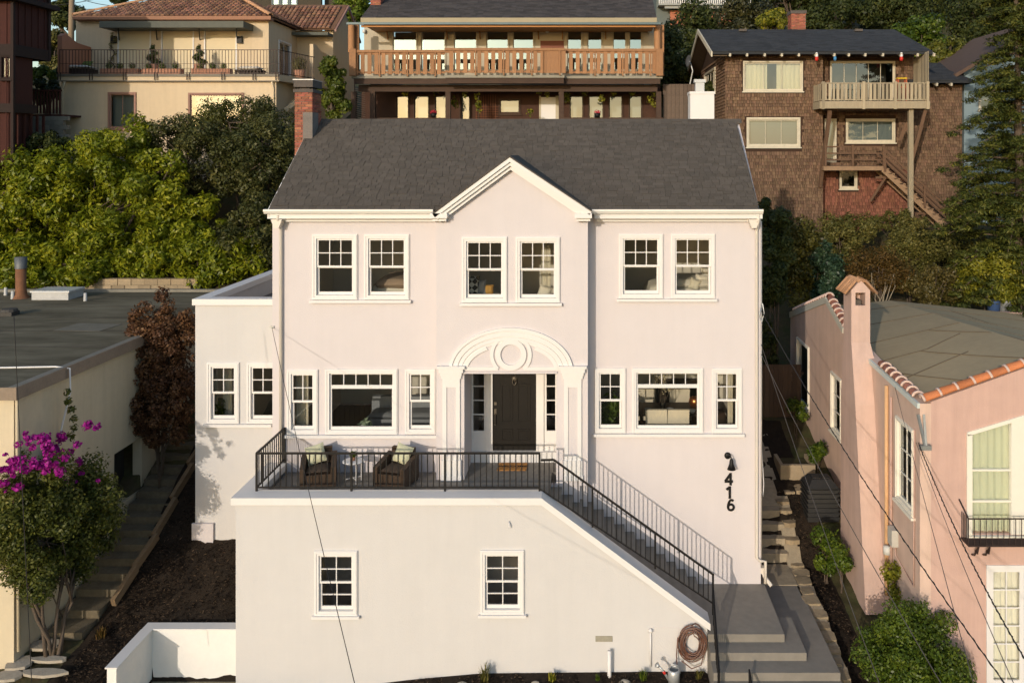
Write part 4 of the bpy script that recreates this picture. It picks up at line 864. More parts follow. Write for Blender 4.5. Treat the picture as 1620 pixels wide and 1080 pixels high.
rx1_ = PX(527, 24.4); rz1 = PZ(49, 24.4)
b = MB(); b.box(ux1, rx1_, 24.4, 24.65, dzt-4, rz1); b.box(rx1_-.25, rx1_, 24.65, 28.5, dzt-4, rz1); b.prism([(rx1_-.25, 24.4, rz1), (rx1_-.25, 28.6, rz1), (rx1_-.25, 26.5, rz1+1.5)], (.25, 0, 0)); b.build('side_wing_wall', PEACH, th)
gw = MB(); gx_ = PX(491, 22.3); gw.prism([(gx_, 22.2, dzt), (gx_, 24.39, dzt), (gx_, 24.39, dzt+1.7), (gx_, 23.6, dzt+1.72), (gx_, 22.7, dzt+1.95), (gx_, 22.2, dzt+1.95)], (.18, 0, 0)); gw.build('privacy_wall', PEACH, th)
gw = MB(); x = PX(91, LY); gw.prism([(x, 18.0, dzt), (x, UY, dzt), (x, UY, dzt+1.55), (x, 19.2, dzt+1.62), (x, 18.25, dzt+1.95), (x, 18.0, dzt+1.8)], (.22, 0, 0)); gw.build('privacy_wall', M('salmon_stucco', (.45, .20, .12), .9, .08, 2, .3, 40), th)
MB().box(PX(453, 24.2), PX(525, 24.2), 23.5, 24.39, rz1-.35, rz1-.2).build('canopy', M('grey_green_canopy', (.10, .105, .085), .7, .15, 3), th)
b = MB(); cz_ = PZ(34, 19.3); b.box(PX(157, 19.1), PX(385, 19.1), 19.1, UY-.001, cz_-.33, cz_-.02); b.build('canopy', MATS['grey_green_canopy'], th)
for px in (187, 247, 315, 374): MB().beam((PX(px, 19.4), 19.4, cz_-.35), (PX(px, 20.2), UY-.01, cz_-.75), .05, .07).build('canopy_bracket', BLACK, th)
# tile roofs
TILE = M('roof_clay_tile', (.25, .13, .08), .85, .25, 2, .3, 40, attr=.45, hue=.012)
def tile_slope(name, parent, e0, e1, t0, t1, tw=.235, tl=.34):
    """barrel tiles on a trapezoid: eave e0-e1, top t0-t1 (t parallel to e)"""
    e0, e1, t0, t1 = map(Vector, (e0, e1, t0, t1)); ax_ = (e1-e0).normalized(); up_ = (t0-e0)-ax_*(t0-e0).dot(ax_); H = up_.length; up_.normalize(); nn = ax_.cross(up_)
    if nn.z < 0: nn = -nn
    b = MB(); b.prism([e0, e1, t1, t0], nn*-.08); rn = [0.1]*6; rr = random.Random(3); rows = int(H/tl); wd = (e1-e0).length
    la, lb = (t0-e0).dot(ax_), (t1-e0).dot(ax_)
    for j in range(rows):
        f_ = (j+.5)/rows; xa, xb = la*f_, wd+(lb-wd)*f_; i0, i1 = int(math.ceil(xa/tw)), int(xb/tw)
        for i in range(i0, i1):
            o = e0+ax_*((i+.5)*tw)+up_*(j*tl-.04)+nn*(.02+rr.uniform(0, .012)); vs = []; n = 5; v = rr.random()
            for s_, r_, l_ in ((0, tw*.44, 0.03), (1, tw*.38, 0)):
                for q in range(n+1): t = math.pi*q/n; vs.append(o+up_*(tl*1.12*s_)+ax_*(r_*math.cos(t))+nn*(r_*.75*math.sin(t)+l_))
            fs = [(q, q+1, n+2+q, n+1+q) for q in range(n)]+[tuple(range(n+1))]; b.add(vs, fs); rn += [v]*(n+1)
    o = b.build(name, TILE, parent, rnd=rn); return tag(o, kind='stuff')
roofT = MB().box(ux0+.4, ux1-.4, UY+.4, 28, uz-.1, uz+.05).build('roof', BRF, th)
ex0, ex1, ey, ez = PX(116, 19.9), PX(428, 19.9), 19.9, uz+.08
tile_slope('tile_slope', roofT, (ex0, ey, ez), (ex1, ey, ez), (ex0+4.6, ey+5.2, ez+2.4), (ex1-4.6, ey+5.2, ez+2.4))
tile_slope('tile_slope', roofT, (ex1, ey, ez), (ex1, ey+10.4, ez), (ex1-4.6, ey+5.19, ez+2.4), (ex1-4.6, ey+5.21, ez+2.4))
tile_slope('tile_slope', roofT, (ex0, ey+10.4, ez), (ex0, ey, ez), (ex0+4.6, ey+5.21, ez+2.4), (ex0+4.6, ey+5.19, ez+2.4))
MB().box(ex0, ex1, ey, UY-.001, ez-.17, ez-.06).box(ex0-.02, ex1+.02, ey-.04, ey-.001, ez-.15, ez+.02).build('eave_board', M('eave_terracotta', (.30, .15, .09), .7, .1, 4), roofT)
hm = tile_mesh(CT, .13, .12, .36, 'hip_tile')
for e, s_ in (((ex1, ey, ez), -1), ((ex0, ey, ez), 1)):
    e = Vector(e); a = Vector((s_*4.6, 5.2, 2.4)).normalized(); sd = a.cross(Vector((0, 0, 1))).normalized(); up = sd.cross(a)
    for i in range(14): inst('hip_tile', hm, roofT, e+a*(.34*i)+up*.06, Matrix((a, -sd, up)).transposed())
tile_slope('tile_slope', roofT, (PX(462, 24.0)-2.2, 24.0, rz1+.05), (PX(529, 24.0), 24.0, rz1+.05), (PX(462, 24.0)-2.2, 26.5, rz1+1.75), (PX(529, 24.0), 26.5, rz1+1.75))
MB().prism([(PX(529, 24), 24.0, rz1+.02), (PX(529, 24), 26.5, rz1+1.72), (PX(529, 24), 29, rz1+.02), (PX(529, 24), 29, rz1-.1), (PX(529, 24), 26.5, rz1+1.55), (PX(529, 24), 24, rz1-.1)], (.1, 0, 0)).build('verge_board', BRF, roofT)
# railing
rl = MB().box(lx0-.05, PX(443, LY), LY-.07, LY-.04, dzt+1.13, dzt+1.16).build('deck_railing', IRON, th)
MB().box(lx0-.05, PX(443, LY), LY-.07, LY-.045, dzt+.06, dzt+.085).box(lx0-.05, PX(443, LY), LY-.07, LY-.045, dzt+.5, dzt+.515).build('lower_rail', IRON, rl)
bt = boxmesh('baluster', IRON, .02, .02, 1.1); nbal = 70
for i in range(nbal): inst('baluster', bt, rl, (lx0-.04+(PX(443, LY)-lx0+.04)*i/(nbal-1), LY-.055, dzt+.6))
e0_, e1_ = Vector((PX(443, LY), LY-.055, 0)), Vector((PX(498, 21.0), 21.0, 0))
MB().beam(e0_+Vector((0, 0, dzt+1.14)), e1_+Vector((0, 0, dzt+1.14)), .03, .03).beam(e0_+Vector((0, 0, dzt+.07)), e1_+Vector((0, 0, dzt+.07)), .03, .03).build('lower_rail', IRON, rl)
for i in range(1, 22): p = e0_.lerp(e1_, i/22); inst('baluster', bt, rl, (p.x, p.y, dzt+.6))
for px in (98, 148, 201, 250, 301, 356, 405, 441):
    x = PX(px, LY); MB().box(x-.09, x-.06, LY-.2, LY-.171, dzt-.26, dzt+.1).box(x+.03, x+.06, LY-.2, LY-.171, dzt-.26, dzt+.1).build('railing_bracket', IRON, rl)
for px in (181, 380): MB().box(PX(px-4, UY), PX(px+4, UY), UY-.14, UY-.002, PZ(69, UY), PZ(58, UY)).build('wall_lamp', BLACK, th)
MB().tube([(lx0+.25, LY-.15, dzt-.33), (lx0+.1, LY-.05, dzt-.7), (lx0+.1, LY-.04, 10)], .05, 7).build('downspout', PEACH, th, True)
MB().tube([(lx1-.15, LY-.15, dzt-.33), (lx1-.1, LY-.05, dzt-.7), (lx1-.1, LY-.04, 10)], .04, 7).build('downspout', PEACH, th, True)
MB().beam((lx1+.02, 19.0, dzt-1.6), (PX(500, 20), 20.0, dzt-.35), .2, .2).build('deck_strut', PEACH, th)

# ---------------------------------------------------------------- cedar deck house
CED = M('cedar_board', (.32, .165, .078), .75, .2, 3, .3, 40, orand=.16, stretch=(3, 3, .5))
DKW = M('dark_stained_timber', (.065, .04, .028), .85, .3, 3, .3, 30, stretch=(.6, 3, 3))
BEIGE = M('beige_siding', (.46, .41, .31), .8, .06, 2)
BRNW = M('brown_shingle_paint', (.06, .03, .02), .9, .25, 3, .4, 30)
mh = thing('cedar_deck_house', 'two storey house with long cedar deck rail and grey shingle roof above the ridge', 'house', (-4, 22, 13))
DY, WY, VY = 19.0, 21.0, 21.5; dz_ = PZ(119, DY)
mx0, mx1 = PX(556, DY), PX(1048, DY)
glz = [(620, 661), (665, 706), (717, 756), (768, 806), (810, 846), (896, 922), (928, 954), (968, 992), (994, 1017)]
mhh = [hwin(mh, WY, (a, c, 48, 113), 'fix11', GLASSR, BEIGE, .05, False) for a, c in glz]
b = MB(); b.wall(PX(576, WY), PX(1040, WY), dz_, PZ(34, WY), WY, WY+.2, mhh); b.box(PX(576, WY), PX(576, WY)+.2, WY+.2, 29, dz_-.2, PZ(34, WY)); b.box(PX(1040, WY)-.2, PX(1040, WY), WY+.2, 29, dz_-.2, PZ(34, WY)); b.build('upper_wall', BEIGE, mh)
MB().box(PX(855, WY), PX(892, WY), WY-.03, WY-.001, PZ(80, WY), PZ(65, WY)).build('wood_panel', M('red_stained_panel', (.20, .075, .05), .7, .25, 3, stretch=(.6, 1, 4)), mh)
lower = [(626, 648), (654, 680), (687, 708), (727, 745), (900, 924), (930, 956), (962, 986), (994, 1017)]
lhh = [hwin(mh, VY, (a, c, 150, 196), 'fix11', GLASSM, DKW, .05, False) for a, c in lower]+[hwin(mh, VY, (789, 824, 156, 181), 'fix11', GLASSM, DKW, .07)]
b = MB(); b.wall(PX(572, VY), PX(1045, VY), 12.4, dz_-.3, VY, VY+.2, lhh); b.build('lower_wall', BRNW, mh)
for q in lhh: blind(mh, q, VY+.3, BLIND)
for q in mhh: blind(mh, q, WY+.6, DARKI, 'interior_wall')
MB().box(PX(856, VY), PX(879, VY), VY-.05, VY-.002, 12.9, PZ(154, VY)).build('door', WHITE, mh)
MB().box(PX(853, VY), PX(856, VY)-.002, VY-.06, VY-.002, 12.9, PZ(152, VY)).box(PX(879, VY)+.002, PX(884, VY), VY-.06, VY-.002, 12.9, PZ(152, VY)).build('door_frame', BEIGE, mh)
b = MB(); b.box(mx0, mx1, DY, WY+.15, dz_-.16, dz_-.03); b.box(PX(704, 18.65), PX(893, 18.65), 18.65, DY-.001, dz_-.16, dz_-.03); b.build('deck_floor', M('deck_grey_edge', (.26, .24, .19), .8, .15, 3), mh)
MB().box(mx0+.1, mx1-.1, DY+.06, DY+.2, dz_-.42, dz_-.165).box(PX(705, 18.7), PX(892, 18.7), 18.72, 18.86, dz_-.42, dz_-.165).build('rim_beam', DKW, mh)
MB().box(mx0+.2, mx1-.2, DY+.5, DY+.72, dz_-.75, dz_-.43).build('beam', DKW, mh)
for px in (560, 590, 709, 888, 1042): x = PX(px, DY+.6); MB().box(x-.12, x+.12, DY+.5, DY+.74, 11.5, dz_-.751).build('post', DKW, mh)
MB().box(PX(582, DY), PX(710, DY), DY+.4, DY+.52, PZ(189, DY), PZ(186, DY)).box(PX(885, DY), PX(1050, DY), DY+.4, DY+.52, PZ(188, DY), PZ(185.5, DY)).build('lower_rail', DKW, mh)
lat = MB(); 
for i in range(14): zz = PZ(188, DY)+i*.105; lat.beam((PX(556, DY), DY+.55, zz+.12), (PX(573, DY), DY+.55, zz), .02, .03)
lat.build('lattice', M('weathered_lattice', (.22, .16, .11), .9, .2, 4), mh)
lat = MB()
for i in range(9): x = PX(753, 21.3)+i*.12; lat.box(x, x+.025, 21.3, 21.32, 12.8, PZ(150, 21.3))
for i in range(14): lat.box(PX(752, 21.3), PX(788, 21.3), 21.321, 21.335, 12.9+i*.12, 12.925+i*.12)
lat.build('lattice', M('red_lattice', (.16, .06, .03), .85, .2, 4), mh)
# cedar railing: each board a part
rail = MB()
secs = [(553, 704, DY, 83), (704, 893, 18.62, 80), (893, 1048, DY, 81)]
for a, c, Y, t in secs: rail.box(PX(a, Y), PX(c, Y), Y-.1, Y+.06, PZ(t, Y)-.02, PZ(t, Y)+.1); rail.box(PX(a, Y), PX(c, Y), Y-.02, Y+.04, PZ(t, Y)-.12, PZ(t, Y)-.021); rail.box(PX(a, Y), PX(c, Y), Y-.02, Y+.04, dz_+.08, dz_+.17)
ro = rail.build('cedar_railing', CED, mh); hb_ = PZ(83, DY)-dz_-.12; pk_ = boxmesh('picket', CED, .19, .03, hb_+.1); cp = boxmesh('post', CED, .1, .1, hb_+.25)
for a, c, Y, t in secs:
    x = PX(a, Y)+.3; i = 0; zc = dz_+.02+(PZ(t, Y)-dz_)/2
    while x < PX(c, Y)-.15:
        if not (860 < CX+x*F/(Y-CAMY) < 892 and Y < DY): inst('picket', pk_, ro, (x, Y-.04, zc))
        if i % 4 == 3: inst('post', cp, ro, (x+.165, Y-.075, zc-.03), None, (.7, .7, 1))
        x += .33; i += 1
for px in range(862, 893, 6): inst('picket', pk_, ro, (PX(px, 18.62), 18.58, dz_+.02+(PZ(80, 18.62)-dz_)/2), None, (.93, 1, 1))
for px in (559, 1043): inst('post', cp, ro, (PX(px, DY), DY-.02, zc), None, (3.2, 3.2, 1.05))
for px in (556, 1040): x = PX(px, DY+.3); MB().lathe([(.16, 0), (.16, PZ(37, DY)-PZ(82, DY))], (x, DY+.3, PZ(82, DY)), 12).build('column', CED, mh, True)
for px in (565, 1047): x = PX(px, DY+.6); MB().box(x-.1, x+.1, DY+.5, DY+.7, dz_, PZ(37, DY)).build('column', CED, mh)
for px in (614, 708, 760, 852, 890, 958): x = PX(px, WY); MB().beam((x, WY-.01, PZ(62, WY)), (x, WY-.55, PZ(44, WY)+.1), .06, .1).build('eave_bracket', CED, mh)
ry0, rz0 = 18.7, PZ(29, 18.7)
b = MB(); rxa, rxb = PX(571, ry0), PX(1039, ry0); b.prism([(rxa, ry0, rz0), (rxa, 25.5, rz0+3.4), (rxa, 25.5, rz0+3.25), (rxa, ry0, rz0-.15)], (rxb-rxa, 0, 0)); b.prism([(rxa, 25.5, rz0+3.4), (rxa, 31, rz0+.6), (rxa, 31, rz0+.45), (rxa, 25.5, rz0+3.25)], (rxb-rxa, 0, 0))
def roof_courses(parent, x0, x1, y0, z0, y1, z1, ex, mat, seed):
    d_ = Vector((0, y1-y0, z1-z0)); L_ = d_.length; d_.normalize(); nn = Vector((0, -d_.z, d_.y)); Rr = Matrix((Vector((1, 0, 0)), d_, nn)).transposed().to_4x4(); b = MB(); rn = []; rr = random.Random(seed)
    for j in range(int(L_/ex)):
        x = x0-rr.random()*.3
        while x < x1:
            w_ = rr.choice((.25, .3, .36, .5)); a, c = max(x, x0), min(x+w_, x1); x += w_
            if c-a < .04: continue
            b.T = Matrix.Translation(Vector(((a+c)/2, y0, z0))+d_*j*ex+nn*.004) @ Rr @ Matrix.Diagonal((c-a-.01, ex*1.05, .012+.012*rr.random(), 1)); b.box(-.5, .5, 0, 1, 0, 1); rn += [rr.random()]*6
    b.T = None; return tag(b.build('shingle_courses', mat, parent, rnd=rn), kind='stuff')
SH2 = M('brown_grey_shingle', (.062, .055, .052), .92, .15, 1.2, .5, 90, .2, attr=.3)
mro = b.build('roof', SHB, mh); roof_courses(mro, rxa, rxb, ry0-.02, rz0, 25.5, rz0+3.4, .16, SH2, 8)
MB().box(rxa, rxb, ry0-.05, ry0-.001, rz0-.2, rz0+.01).build('fascia', M('tan_fascia', (.34, .29, .19), .7, .1, 4), mro)
MB().box(PX(549, 18.65), PX(1045, 18.65), 18.55, 18.69, rz0-.32, rz0-.22).build('gutter', M('blue_gutter', (.10, .14, .15), .5, .15, 4, metal=.2), mro)
MB().box(PX(572, 18.8), PX(1037, 18.8), 18.72, 18.85, rz0-.42, rz0-.325).box(rxa+.1, rxb-.1, 18.86, WY+.1, rz0-.33, rz0-.25).build('eave_beam', M('orange_beam', (.42, .19, .06), .6, .1, 4), mro)
c2_ = brick_chimney(mh, PX(586, 20.5), PX(602, 20.5), 20.5, 21.2, PZ(18, 20.5), 20.6, .21, .075, None, 'fr')
MB().box(PX(585, 20.5), PX(603, 20.5), 20.48, 21.2, PZ(18, 20.5)-.3, PZ(14, 20.5)).build('flashing', MATS['galvanised'], c2_)
MB().lathe([(.06, 0), (.0, .2)], (PX(836, 23), 23, rz0+2.25), 8).build('vent', WHITE, mro)
for px in (577, 866, 1027): MB().lathe([(.0, -.12), (.08, -.08), (.09, .02), (.05, .1), (0, .12)], (PX(px, WY), WY-.12, PZ(50, WY)), 10).build('wall_lamp', M('white_lamp_glass', (.7, .7, .66), .3, .05, 4), mh, True)

# ---------------------------------------------------------------- brown shingle house
bh_ = thing('shingle_house', 'weathered brown wood shingle house with grey balcony and outside stairs', 'house', (11, 22, 8))
WSH = M('wood_shingle', (.15, .092, .057), .9, .3, 1.3, .3, 50, attr=.28, hue=.008)
WSHR = M('red_painted_shingle', (.19, .078, .05), .88, .25, 1.5, .3, 50, attr=.3, hue=.006)
WB = M('shingle_backing', (.05, .028, .018), .95, .2, 3)
OLDW = M('old_white_paint', (.55, .50, .39), .8, .2, 5, .2, 40)
def shingles(parent, T, x0, x1, z0, z1, holes, mat, seed, w_=.12, h_=.155):
    b = MB(T); rn = []; rr = random.Random(seed); z = z0; j = 0
    while z < z1-.02:
        x = x0-rr.random()*w_; zt = min(z+h_*1.15, z1)
        while x < x1:
            ww = w_*rr.uniform(.6, 1.5); a, c = max(x, x0), min(x+ww, x1); x += ww
            if c-a < .03 or any(a < h[1]-.005 and c > h[0]+.005 and z < h[3] and zt > h[2]+.03 for h in holes): continue
            dz = rr.gauss(0, .006); t = .045+.02*rr.random(); a += .009; c -= .009
            b.add([(a, -t, z+dz), (c, -t, z+dz), (c, -.004, zt), (a, -.004, zt), (a, 0, z+dz), (c, 0, z+dz)], [(0, 1, 2, 3), (4, 5, 1, 0), (4, 0, 3), (1, 5, 2)]); rn += [rr.random()]*4
        z += h_; j += 1
    return tag(b.build('wall_shingles', mat, parent, rnd=rn), kind='stuff')
FY, SY2 = 19.3, 20.1
fx0, fx1 = PX(1148, FY), PX(1302, FY); eav = PZ(84, FY)
fh = [hwin(bh_, FY, (1175.5, 1270, 97, 145), 'fix31', GLASSM, OLDW, .07), hwin(bh_, FY, (1181, 1266, 186, 233), 'fix31', GLASSM, OLDW, .1)]
b = MB(); b.wall(fx0, fx1, 7, eav, FY, FY+.2, fh); fw = b.build('front_wall', WB, bh_); T0 = Matrix.Translation((0, FY, 0))
shingles(fw, T0, fx0-.02, fx1, 7.4, eav, fh+[(rect(FY, 1175, 1271, 96, 147)), rect(FY, 1180, 1267, 185, 236)], WSH, 21)
curt2 = M('yellowed_curtain', (.62, .54, .36), .95, .08, 1, .3, 18, stretch=(14, 14, .5))
fold(fh[0][0], fh[0][0]+1.15, FY+.2, fh[0][2], fh[0][3], fh[0][3], curt2, bh_, 20); fold(fh[0][0]+1.6, fh[0][1], FY+.2, fh[0][2], fh[0][3], fh[0][3], curt2, bh_, 20)
blind(bh_, fh[1], FY+.22, BLIND, 'shutter')
TLb = Matrix(((0, 1, 0, fx0), (-1, 0, 0, 0), (0, 0, 1, 0), (0, 0, 0, 1)))
_, bs = window(bh_, TLb, -26.8, -22.6, PZ(150, 24), PZ(110, 24), 'fix41', .1, True, GLASSM, OLDW)
b = MB(TLb); b.wall(-28.5, -FY-.2, 7, eav, 0, .2, [bs]); b.T = None; b.prism([(fx0, FY, eav), (fx0, 28.5, eav), (fx0, 23.7, eav+1.7)], (.2, 0, 0)); sw = b.build('side_wall', WB, bh_)
shingles(sw, TLb, -28.5, -FY+.02, 10, eav, [(-26.9, -22.5, PZ(152, 24), PZ(108, 24))], WSH, 22)
qx1 = PX(1446, SY2)
sd_ = [hwin(bh_, SY2, (1313, 1416, 97, 166), 'fix51', GLASSM, OLDW, .06, False), hwin(bh_, SY2, (1338, 1416, 188, 226), 'fix31', GLASSM, OLDW, .09), hwin(bh_, SY2, (1328, 1356, 270, 299), 'fix11', GLASS, OLDW, .08), hwin(bh_, SY2, (1304, 1323, 188, 257), 'fix11', GLASSM, OLDW, .09, False)]
b = MB(); b.wall(fx1, qx1, 7, eav, SY2, SY2+.2, sd_); b.box(fx1-.2, fx1, FY+.2, SY2, 7, eav); rw = b.build('recessed_wall', WB, bh_); T1 = Matrix.Translation((0, SY2, 0))
ex_ = [rect(SY2, 1312, 1417, 96, 168), rect(SY2, 1337, 1417, 187, 229), rect(SY2, 1327, 1357, 269, 302), rect(SY2, 1303, 1324, 187, 258)]
shingles(rw, T1, fx1, qx1, PZ(268, SY2), eav, ex_, WSH, 23); shingles(rw, T1, fx1, qx1, 7.6, PZ(268, SY2), ex_, WSHR, 24)
blind(bh_, sd_[1], SY2+.3, BLIND); blind(bh_, sd_[0], SY2+1.2, DARKI, 'interior_wall'); blind(bh_, sd_[2], SY2+1.2, DARKI, 'interior_wall'); blind(bh_, sd_[3], SY2+.25, BLIND, 'door_panel')
X2 = PX(1522, 20.6); eav2 = PZ(134, 20.6); b = MB(); b.box(qx1, X2-.2, 20.6, 20.8, 7, eav2); b.box(X2-.2, X2, 20.6, 27, 7, eav2); b.box(qx1-.2, qx1, SY2+.2, 28.5, 7, eav); b.prism([(qx1-.2, SY2, eav), (qx1-.2, 28.5, eav), (qx1-.2, 23.7, eav+1.7)], (.2, 0, 0)); ew = b.build('lean_to_wall', WB, bh_)
shingles(ew, Matrix.Translation((0, 20.6, 0)), qx1, X2, 7.5, eav2, [], WSH, 25)
b = MB(); b.box(fx0+.3, qx1-.3, 28.3, 28.5, 8, eav); b.box(fx0+.25, fx1-.25, FY+1.8, FY+1.85, 8, eav); b.build('back_wall', DARKI, bh_)
# roof
rX0, rX1, rY0, rZ0, rY1, rZ1 = 5.70, 16.05, 18.5, PZ(82, 18.5), 23.7, PZ(47, 23.7)
b = MB(); b.prism([(rX0, rY0, rZ0), (rX0, rY1, rZ1), (rX0, rY1, rZ1-.12), (rX0, rY0, rZ0-.12)], (rX1-rX0, 0, 0)); b.prism([(rX0, rY1, rZ1), (rX0, 29, rZ0), (rX0, 29, rZ0-.12), (rX0, rY1, rZ1-.12)], (rX1-rX0, 0, 0))
b.prism([(rX1-.6, 19.9, eav2+.02), (X2+.35, 19.9, eav2+.02), (X2-1.0, 22.6, eav2+1.25), (rX1-.6, 22.6, eav2+1.25)][::-1], (0, 0, .12)); b.prism([(X2+.35, 19.9, eav2+.02), (X2+.35, 26, eav2+.02), (X2-1.0, 22.6, eav2+1.25)][::-1], (0, 0, .12))
bro = b.build('roof', M('black_shingle_base', (.03, .032, .035), .92, .2, 2, .4, 60), bh_)
SH3 = M('charcoal_shingle', (.040, .042, .045), .92, .15, 1.2, .5, 90, .2, attr=.25)
roof_courses(bro, rX0, rX1, rY0-.02, rZ0, rY1, rZ1, .15, SH3, 9); roof_courses(bro, rX1-.1, X2-.4, 19.88, eav2+.15, 22.3, eav2+1.25, .15, SH3, 10)
MB().prism([(rX0, rY0-.03, rZ0-.0), (rX0, rY1, rZ1+.02), (rX0, 29.03, rZ0), (rX0, 29.03, rZ0-.24), (rX0, rY1, rZ1-.22), (rX0, rY0-.03, rZ0-.24)], (-.06, 0, 0)).build('barge_board', OLDW, bro)
MB().prism([(rX0+.02, rY0+.1, rZ0-.16), (rX0+.02, rY1, rZ1-.16), (rX0+.02, 28.9, rZ0-.16), (rX0+.02, 28.9, rZ0-.2), (rX0+.02, rY1, rZ1-.2), (rX0+.02, rY0+.1, rZ0-.2)], (.7, 0, 0)).build('soffit', M('brown_soffit', (.11, .075, .045), .85, .2, 4), bro)
tl_ = MB().box(-.045, .045, 0, .8, -.07, .07).mesh('rafter_tail', OLDW)
for px in (1155, 1182, 1210, 1237, 1264, 1291, 1320, 1343, 1369, 1397, 1426, 1452, 1478): inst('rafter_tail', tl_, bro, (PX(px, 18.47), 18.45, rZ0-.16), Matrix.Rotation(R(16), 3, 'X'))
for px in (1482, 1505): inst('rafter_tail', tl_, bro, (PX(px, 19.9), 19.85, eav2-.06), Matrix.Rotation(R(16), 3, 'X'))
c3 = brick_chimney(bh_, PX(1252, 24), PX(1275, 24), 24, 24.8, PZ(48, 24)-.4, PZ(22, 24), .21, .075, None, 'fl'); MB().box(PX(1251, 24), PX(1276, 24), 23.95, 24.85, PZ(22, 24), PZ(17, 24)).build('chimney_cap', DCONC, c3)
for px in (1175, 1358): x = PX(px, 23); MB().box(x-.2, x+.2, 22.9, 23.2, rZ1-.2, rZ1-.08).build('roof_vent', DCONC, bro)
# balcony
GRW = M('grey_weathered_wood', (.34, .285, .195), .88, .25, 4, .4, 40, orand=.3, stretch=(4, 4, .6))
BYB = 18.0; bx0_, bx1_ = PX(1299, BYB), PX(1470, BYB); bzf = PZ(161, BYB); bzt = PZ(131, BYB)
bl = MB().box(bx0_, bx1_, BYB, SY2-.002, bzf-.1, bzf).box(bx0_-.02, bx1_+.02, BYB-.06, BYB-.001, bzf-.32, bzf+.02).box(bx0_-.06, bx0_-.001, BYB, SY2-.003, bzf-.32, bzf+.02).build('balcony', GRW, bh_)
MB().box(bx0_, bx1_, BYB-.05, BYB+.05, bzt-.05, bzt).box(bx0_, bx1_, BYB-.02, BYB+.02, bzf+.06, bzf+.12).build('balcony_rail', GRW, bl)
pb = boxmesh('picket', GRW, .115, .025, bzt-bzf-.1); pp = boxmesh('post', GRW, .12, .12, bzt-bzf+.4); i = 0; x = bx0_+.2; rr = random.Random(4)
while x < bx1_-.1: inst('picket', pb, bl, (x, BYB-.035, (bzt+bzf)/2), None, (rr.uniform(.8, 1.2), 1, rr.uniform(.97, 1.02))); x += .19
for px in (1302, 1366, 1416, 1467): inst('post', pp, bl, (PX(px, BYB), BYB-.03, (bzt+bzf)/2-.15))
for i in range(14): inst('picket', pb, bl, (bx0_-.02, BYB+.08+i*.145, (bzt+bzf)/2), Matrix.Rotation(R(90), 3, 'Z'), (1.1, 1, 1))
for i in range(10): y = BYB+.1+i*.19; h_ = 1.35-.02*i; inst('picket', pb, bl, (bx1_-.02, y, bzf+.5+h_*.5), Matrix.Rotation(R(90), 3, 'Z'), (1.4, 1, (h_+1.0)/(bzt-bzf-.1)))
DKB = M('brown_stained_strut', (.13, .075, .045), .85, .25, 4, .3, 40, stretch=(4, 4, .6))
for (a, bq), (c, dq), Ya, Yb in (((1313, 175), (1297, 296), BYB+.2, 19.2), ((1464, 174), (1440, 262), BYB+.2, BYB+.3), ((1434, 195), (1424, 222), BYB+.5, BYB+.6)): MB().beam(P(a, bq, Ya), P(c, dq, Yb), .15, .15).build('strut', DKB, bh_)
MB().box(PX(1437, BYB+.3), PX(1444, BYB+.3), BYB+.2, BYB+.4, 7.3, bzf-.1).build('post', GRW, bh_)
MB().box(bx0_+.2, bx1_-.1, BYB+.3, BYB+.5, bzf-.4, bzf-.11).build('balcony_beam', DKW, bh_)
# stair landing and outside stairs
SYF = 18.6; lz = PZ(263, SYF); TANW = M('tan_stair_timber', (.27, .175, .105), .85, .2, 4, .3, 40, orand=.15)
st = MB().box(PX(1303, SYF), PX(1399, SYF), SYF, SY2-.05, lz-.2, lz).build('stair_landing', TANW, bh_)
lr = MB(); 
for dz in (.32, .62, .93): lr.box(PX(1306, SYF), PX(1397, SYF), SYF, SYF+.04, lz+dz-.05, lz+dz+.02)
lr.build('landing_rail', DKB, st)
for px in (1306, 1349, 1398): MB().box(PX(px, SYF)-.05, PX(px, SYF)+.05, SYF-.05, SYF+.05, lz, lz+1.0).build('post', DKB, st)
s0, s1 = P(1397, 266, SYF), P(1528, 386, SYF)
for yo in (0, .95): MB().beam(s0+Vector((0, yo, -.06)), s1+Vector((0, yo, -.06)), .06, .26).build('stringer', TANW, bh_)
for i in range(15): p = s0.lerp(s1, (i+.5)/15); MB().box(p.x-.14, p.x+.16, SYF-.03, SYF+.98, p.z+.07, p.z+.11).box(p.x+.12, p.x+.14, SYF, SYF+.95, p.z-.12, p.z+.069).build('stair_step', TANW, bh_)
for yo in (-.02, .97):
    for dz in (.45, .68, .92): MB().beam(s0+Vector((0, yo, dz)), s1+Vector((0, yo, dz)), .04, .09).build('stair_rail', DKB, bh_)
    for t in (.02, .5, .96): p = s0.lerp(s1, t); MB().box(p.x-.05, p.x+.05, SYF+yo-.05, SYF+yo+.05, p.z-.1, p.z+.98).build('post', DKB, bh_)
for t, x in ((.07, -.55), (.55, -.6)): p = s0.lerp(s1, t); MB().beam(p+Vector((0, .4, -.2)), p+Vector((x, .9, -1.35)), .11, .11).beam(p+Vector((-.5, .4, -.2)), p+Vector((.1, .4, -.2)), .1, .1).build('stair_brace', DKB, bh_)

